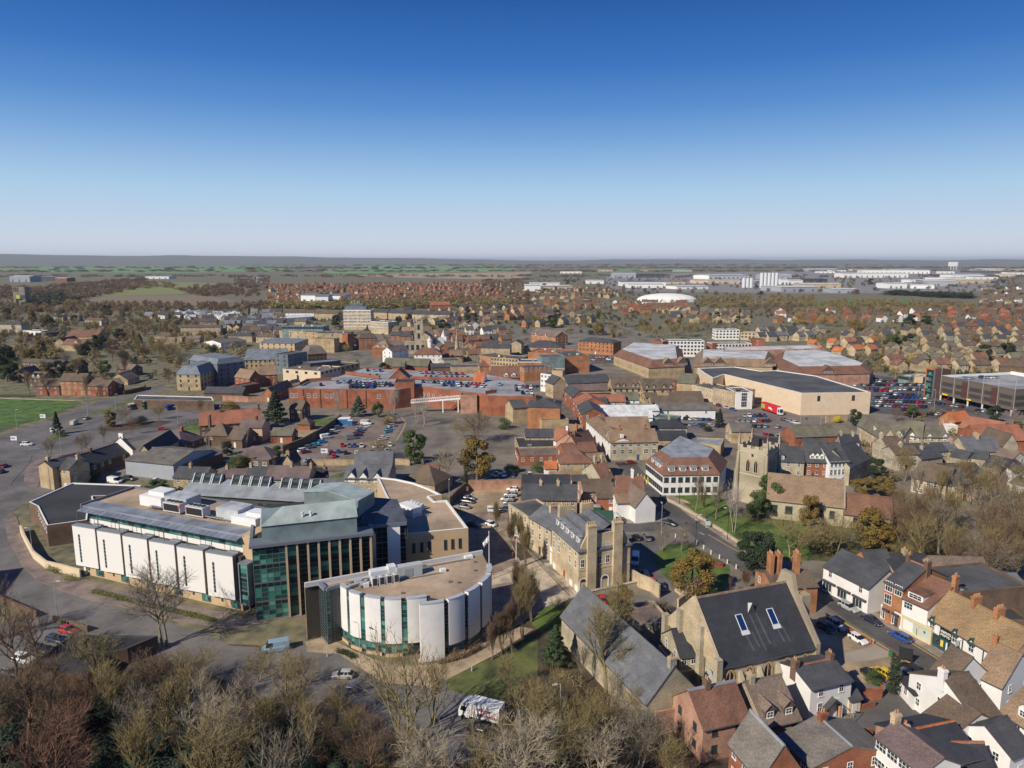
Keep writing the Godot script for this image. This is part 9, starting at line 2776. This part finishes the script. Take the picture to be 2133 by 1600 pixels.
	cr("sixth row of supermarket car park",0,[["e","light blue",210.1,-398.1,132],["e","black",213.0,-397.7,131],["u","white",215.8,-397.3,131],["u","blue",218.6,-396.9,131],["u","dark red",221.4,-396.5,131],["h","dark blue",224.2,-396.1,131],["e","blue",227.0,-395.7,130]])
	cr("seventh row of supermarket car park",0,[["h","grey",199.1,-388.4,-48],["h","black",201.4,-388.2,-49],["h","silver",203.6,-388.0,-49],["s","silver",205.9,-387.8,-49],["e","black",208.1,-387.5,-49],["u","dark blue",210.4,-387.3,-49],["e","dark red",212.6,-387.1,-49],["h","blue",214.9,-386.9,-50],["u","dark blue",217.1,-386.7,-50],["h","blue",219.3,-386.5,-50],["s","blue",221.5,-386.3,-50],["h","grey",223.8,-386.1,-50],["u","white",226.0,-385.9,-50]])
	cr("eighth row of supermarket car park",0,[["s","grey",193.3,-377.7,131],["u","light blue",195.3,-377.5,131],["u","white",197.4,-377.2,131],["u","dark red",199.5,-377.0,131],["s","dark red",201.5,-376.7,131],["h","dark red",203.5,-376.5,130],["h","silver",205.6,-376.3,130],["u","light blue",207.6,-376.0,130],["u","black",209.7,-375.8,130],["u","dark blue",211.7,-375.5,130],["u","black",213.7,-375.3,130],["u","red",215.8,-375.1,130],["h","dark red",217.8,-374.8,129],["h","silver",221.9,-374.3,129],["e","grey",223.9,-374.1,129]])
	cr("ninth row of supermarket car park",0,[["h","grey",188.2,-366.3,-49],["e","white",190.1,-365.9,-50],["s","black",192.1,-365.6,-50],["u","silver",194.0,-365.2,-50],["h","light blue",196.0,-364.8,-50],["s","dark red",197.9,-364.4,-50],["h","dark red",199.9,-364.1,-50],["e","grey",201.8,-363.7,-50],["s","red",203.7,-363.3,-51],["s","grey",205.7,-362.9,-51],["s","silver",207.6,-362.6,-51],["u","dark red",209.5,-362.2,-51],["e","dark blue",211.4,-361.8,-51]])
	cr("tenth row of supermarket car park",0,[["h","dark blue",224.6,-370.6,129],["s","blue",225.9,-369.0,129],["e","red",227.3,-367.3,128],["s","silver",228.6,-365.7,128],["h","silver",229.9,-364.1,128],["h","dark red",231.1,-362.5,128]])
	cr("eleventh row of supermarket car park",0,[["s","dark blue",197.5,-355.5,-51],["u","black",199.1,-354.9,-51]])
	cr("twelfth row of supermarket car park",0,[["h","dark red",192.6,-343.6,129],["h","silver",195.9,-343.9,128],["u","red",199.1,-344.1,128],["s","black",202.3,-344.3,128],["e","black",205.5,-344.6,128],["s","white",208.7,-344.8,128],["h","dark red",212.0,-345.1,128],["s","silver",215.2,-345.3,127],["h","black",218.4,-345.6,127]])
	cr("thirteenth row of supermarket car park",0,[["h","blue",240.5,-368.1,-52],["s","grey",241.9,-366.5,-53],["h","light blue",243.3,-364.9,-53]])
	cr("fourteenth row of supermarket car park",0,[["s","red",235.9,-383.5,129],["u","grey",237.6,-381.8,129],["h","white",239.2,-380.0,129]])
	cr("fifteenth row of supermarket car park",0,[["h","black",232.5,-352.4,-53],["s","blue",234.1,-352.4,-53],["h","white",235.6,-352.4,-53]])
	cr("front left row of rooftop deck",9.7,[["h","black",-100.5,-373.2,18]])
	cr("second left row of rooftop deck",9.7,[["e","grey",-93.5,-381.0,16],["h","light blue",-90.2,-382.0,16],["u","dark red",-86.9,-383.0,15],["s","white",-83.5,-384.1,15],["e","white",-80.1,-385.1,14],["h","white",-76.7,-386.1,14]])
	cr("third left row of rooftop deck",9.7,[["s","black",-84.7,-373.4,16],["e","grey",-82.8,-373.6,15],["s","dark blue",-81.0,-373.8,15],["h","black",-79.1,-374.0,15],["s","dark red",-77.3,-374.2,14],["e","red",-75.4,-374.4,14],["s","silver",-73.6,-374.5,14]])
	cr("fourth left row of rooftop deck",9.7,[["h","dark red",-83.5,-366.1,16],["e","black",-80.7,-366.1,15],["u","dark blue",-77.9,-366.1,15],["e","black",-75.2,-366.1,14],["u","blue",-72.4,-366.1,14]])
	cr("front main row of rooftop deck",9.7,[["u","black",-86.8,-378.9,15],["s","silver",-84.8,-378.7,15],["e","black",-82.8,-378.4,14],["e","blue",-80.7,-378.2,14],["s","light blue",-78.7,-377.9,14],["h","silver",-76.7,-377.7,13],["u","white",-74.7,-377.4,13],["u","black",-72.7,-377.2,13],["h","light blue",-70.6,-376.9,13],["u","silver",-68.6,-376.7,12],["e","dark blue",-66.6,-376.4,12],["e","red",-64.6,-376.2,12]])
	cr("second main row of rooftop deck",9.7,[["e","dark blue",-83.9,-370.4,15],["e","dark blue",-81.9,-370.5,14],["h","grey",-79.9,-370.6,14],["h","white",-77.9,-370.8,14],["h","grey",-75.9,-370.9,14],["s","blue",-73.9,-371.0,13],["u","black",-71.9,-371.2,13],["e","grey",-69.9,-371.3,13],["h","silver",-67.9,-371.4,12],["u","black",-63.9,-371.7,12]])
	cr("third main row of rooftop deck",9.7,[["u","red",-90.2,-408.6,14],["s","blue",-85.7,-406.9,14],["s","silver",-81.1,-405.2,13],["e","grey",-76.6,-403.5,13]])
	cr("fourth main row of rooftop deck",9.7,[["h","black",-85.8,-423.5,13],["h","silver",-82.0,-422.9,13],["u","blue",-78.1,-422.2,12]])
	cr("fifth main row of rooftop deck",9.7,[["e","light blue",-60.8,-387.8,11],["e","red",-58.0,-388.6,11],["h","silver",-55.3,-389.3,10]])
	cr("sixth main row of rooftop deck",9.7,[["u","silver",-53.3,-414.3,9],["u","red",-49.7,-413.6,9],["s","blue",-46.2,-412.8,8],["h","light blue",-42.6,-412.0,8],["u","red",-39.1,-411.2,8],["h","grey",-35.5,-410.5,7],["e","dark blue",-32.0,-409.7,7],["h","red",-28.5,-408.9,6]])
	cr("seventh main row of rooftop deck",9.7,[["s","blue",-48.0,-383.2,9],["h","silver",-45.8,-382.6,9],["h","silver",-43.7,-382.0,9],["h","black",-41.6,-381.4,8],["e","grey",-39.5,-380.7,8],["s","white",-37.5,-380.1,8],["e","grey",-35.4,-379.5,8],["u","black",-33.3,-378.9,7],["u","blue",-31.2,-378.3,7],["s","white",-29.2,-377.7,7],["h","black",-27.1,-377.1,6],["h","grey",-23.0,-375.9,6],["h","red",-21.0,-375.3,6],["s","red",-19.0,-374.7,5],["h","red",-16.9,-374.1,5],["h","silver",-14.9,-373.5,5]])
	cr("eighth main row of rooftop deck",9.7,[["s","red",-48.4,-399.2,9],["h","black",-45.4,-398.8,9],["h","light blue",-42.4,-398.5,8],["h","red",-36.5,-397.7,7],["e","red",-33.5,-397.4,7],["e","red",-30.6,-397.0,7],["e","silver",-27.6,-396.6,6],["s","black",-24.6,-396.3,6]])
	cr("ninth main row of rooftop deck",9.7,[["u","dark blue",-35.7,-372.7,8],["h","blue",-31.7,-371.7,7],["h","white",-27.7,-370.8,7],["h","dark blue",-23.7,-369.8,6],["u","silver",-19.7,-368.9,5],["h","white",-15.7,-368.0,5]])
	cr("tenth main row of rooftop deck",9.7,[["h","light blue",-6.5,-374.6,3]])
	cr("eleventh main row of rooftop deck",9.7,[["s","grey",2.0,-368.4,2],["h","white",3.9,-367.5,2],["e","grey",5.9,-366.6,2],["u","dark red",7.8,-365.6,1],["u","white",9.7,-364.7,1],["h","grey",11.7,-363.8,1]])
	cr("twelfth main row of rooftop deck",9.7,[["h","dark blue",2.4,-357.9,2]])
	cr("thirteenth main row of rooftop deck",9.7,[["s","grey",-10.1,-354.0,4]])
	cr("fourteenth main row of rooftop deck",9.7,[["e","black",5.3,-350.1,2],["u","light blue",7.5,-350.1,1],["s","white",9.7,-350.1,1]])
	cr("left group on multi-storey deck",12.4,[["e","light blue",241.7,-378.4,111],["h","silver",244.0,-377.6,111]])
	cr("middle group on multi-storey deck",12.4,[["u","blue",251.6,-380.3,111],["h","light blue",253.5,-380.3,111],["h","silver",255.4,-380.3,111],["s","white",257.3,-380.3,111],["h","silver",259.3,-380.3,111]])
	cr("far side of multi-storey deck",12.4,[["u","grey",264.1,-393.2,111]])
	cr("yard between superstore and shopping centre",0,[["h","grey",62.5,-552.8,1],["h","silver",65.3,-552.8,1],["u","silver",68.1,-552.8,1],["h","silver",70.8,-552.8,1],["u","black",73.6,-552.8,0],["e","silver",76.4,-552.8,-0]])
	cr("near edge of superstore customer yard",0,[["s","silver",61.6,-539.1,36],["u","red",65.5,-539.9,35],["h","red",69.4,-540.8,35],["e","white",73.3,-541.7,35]])
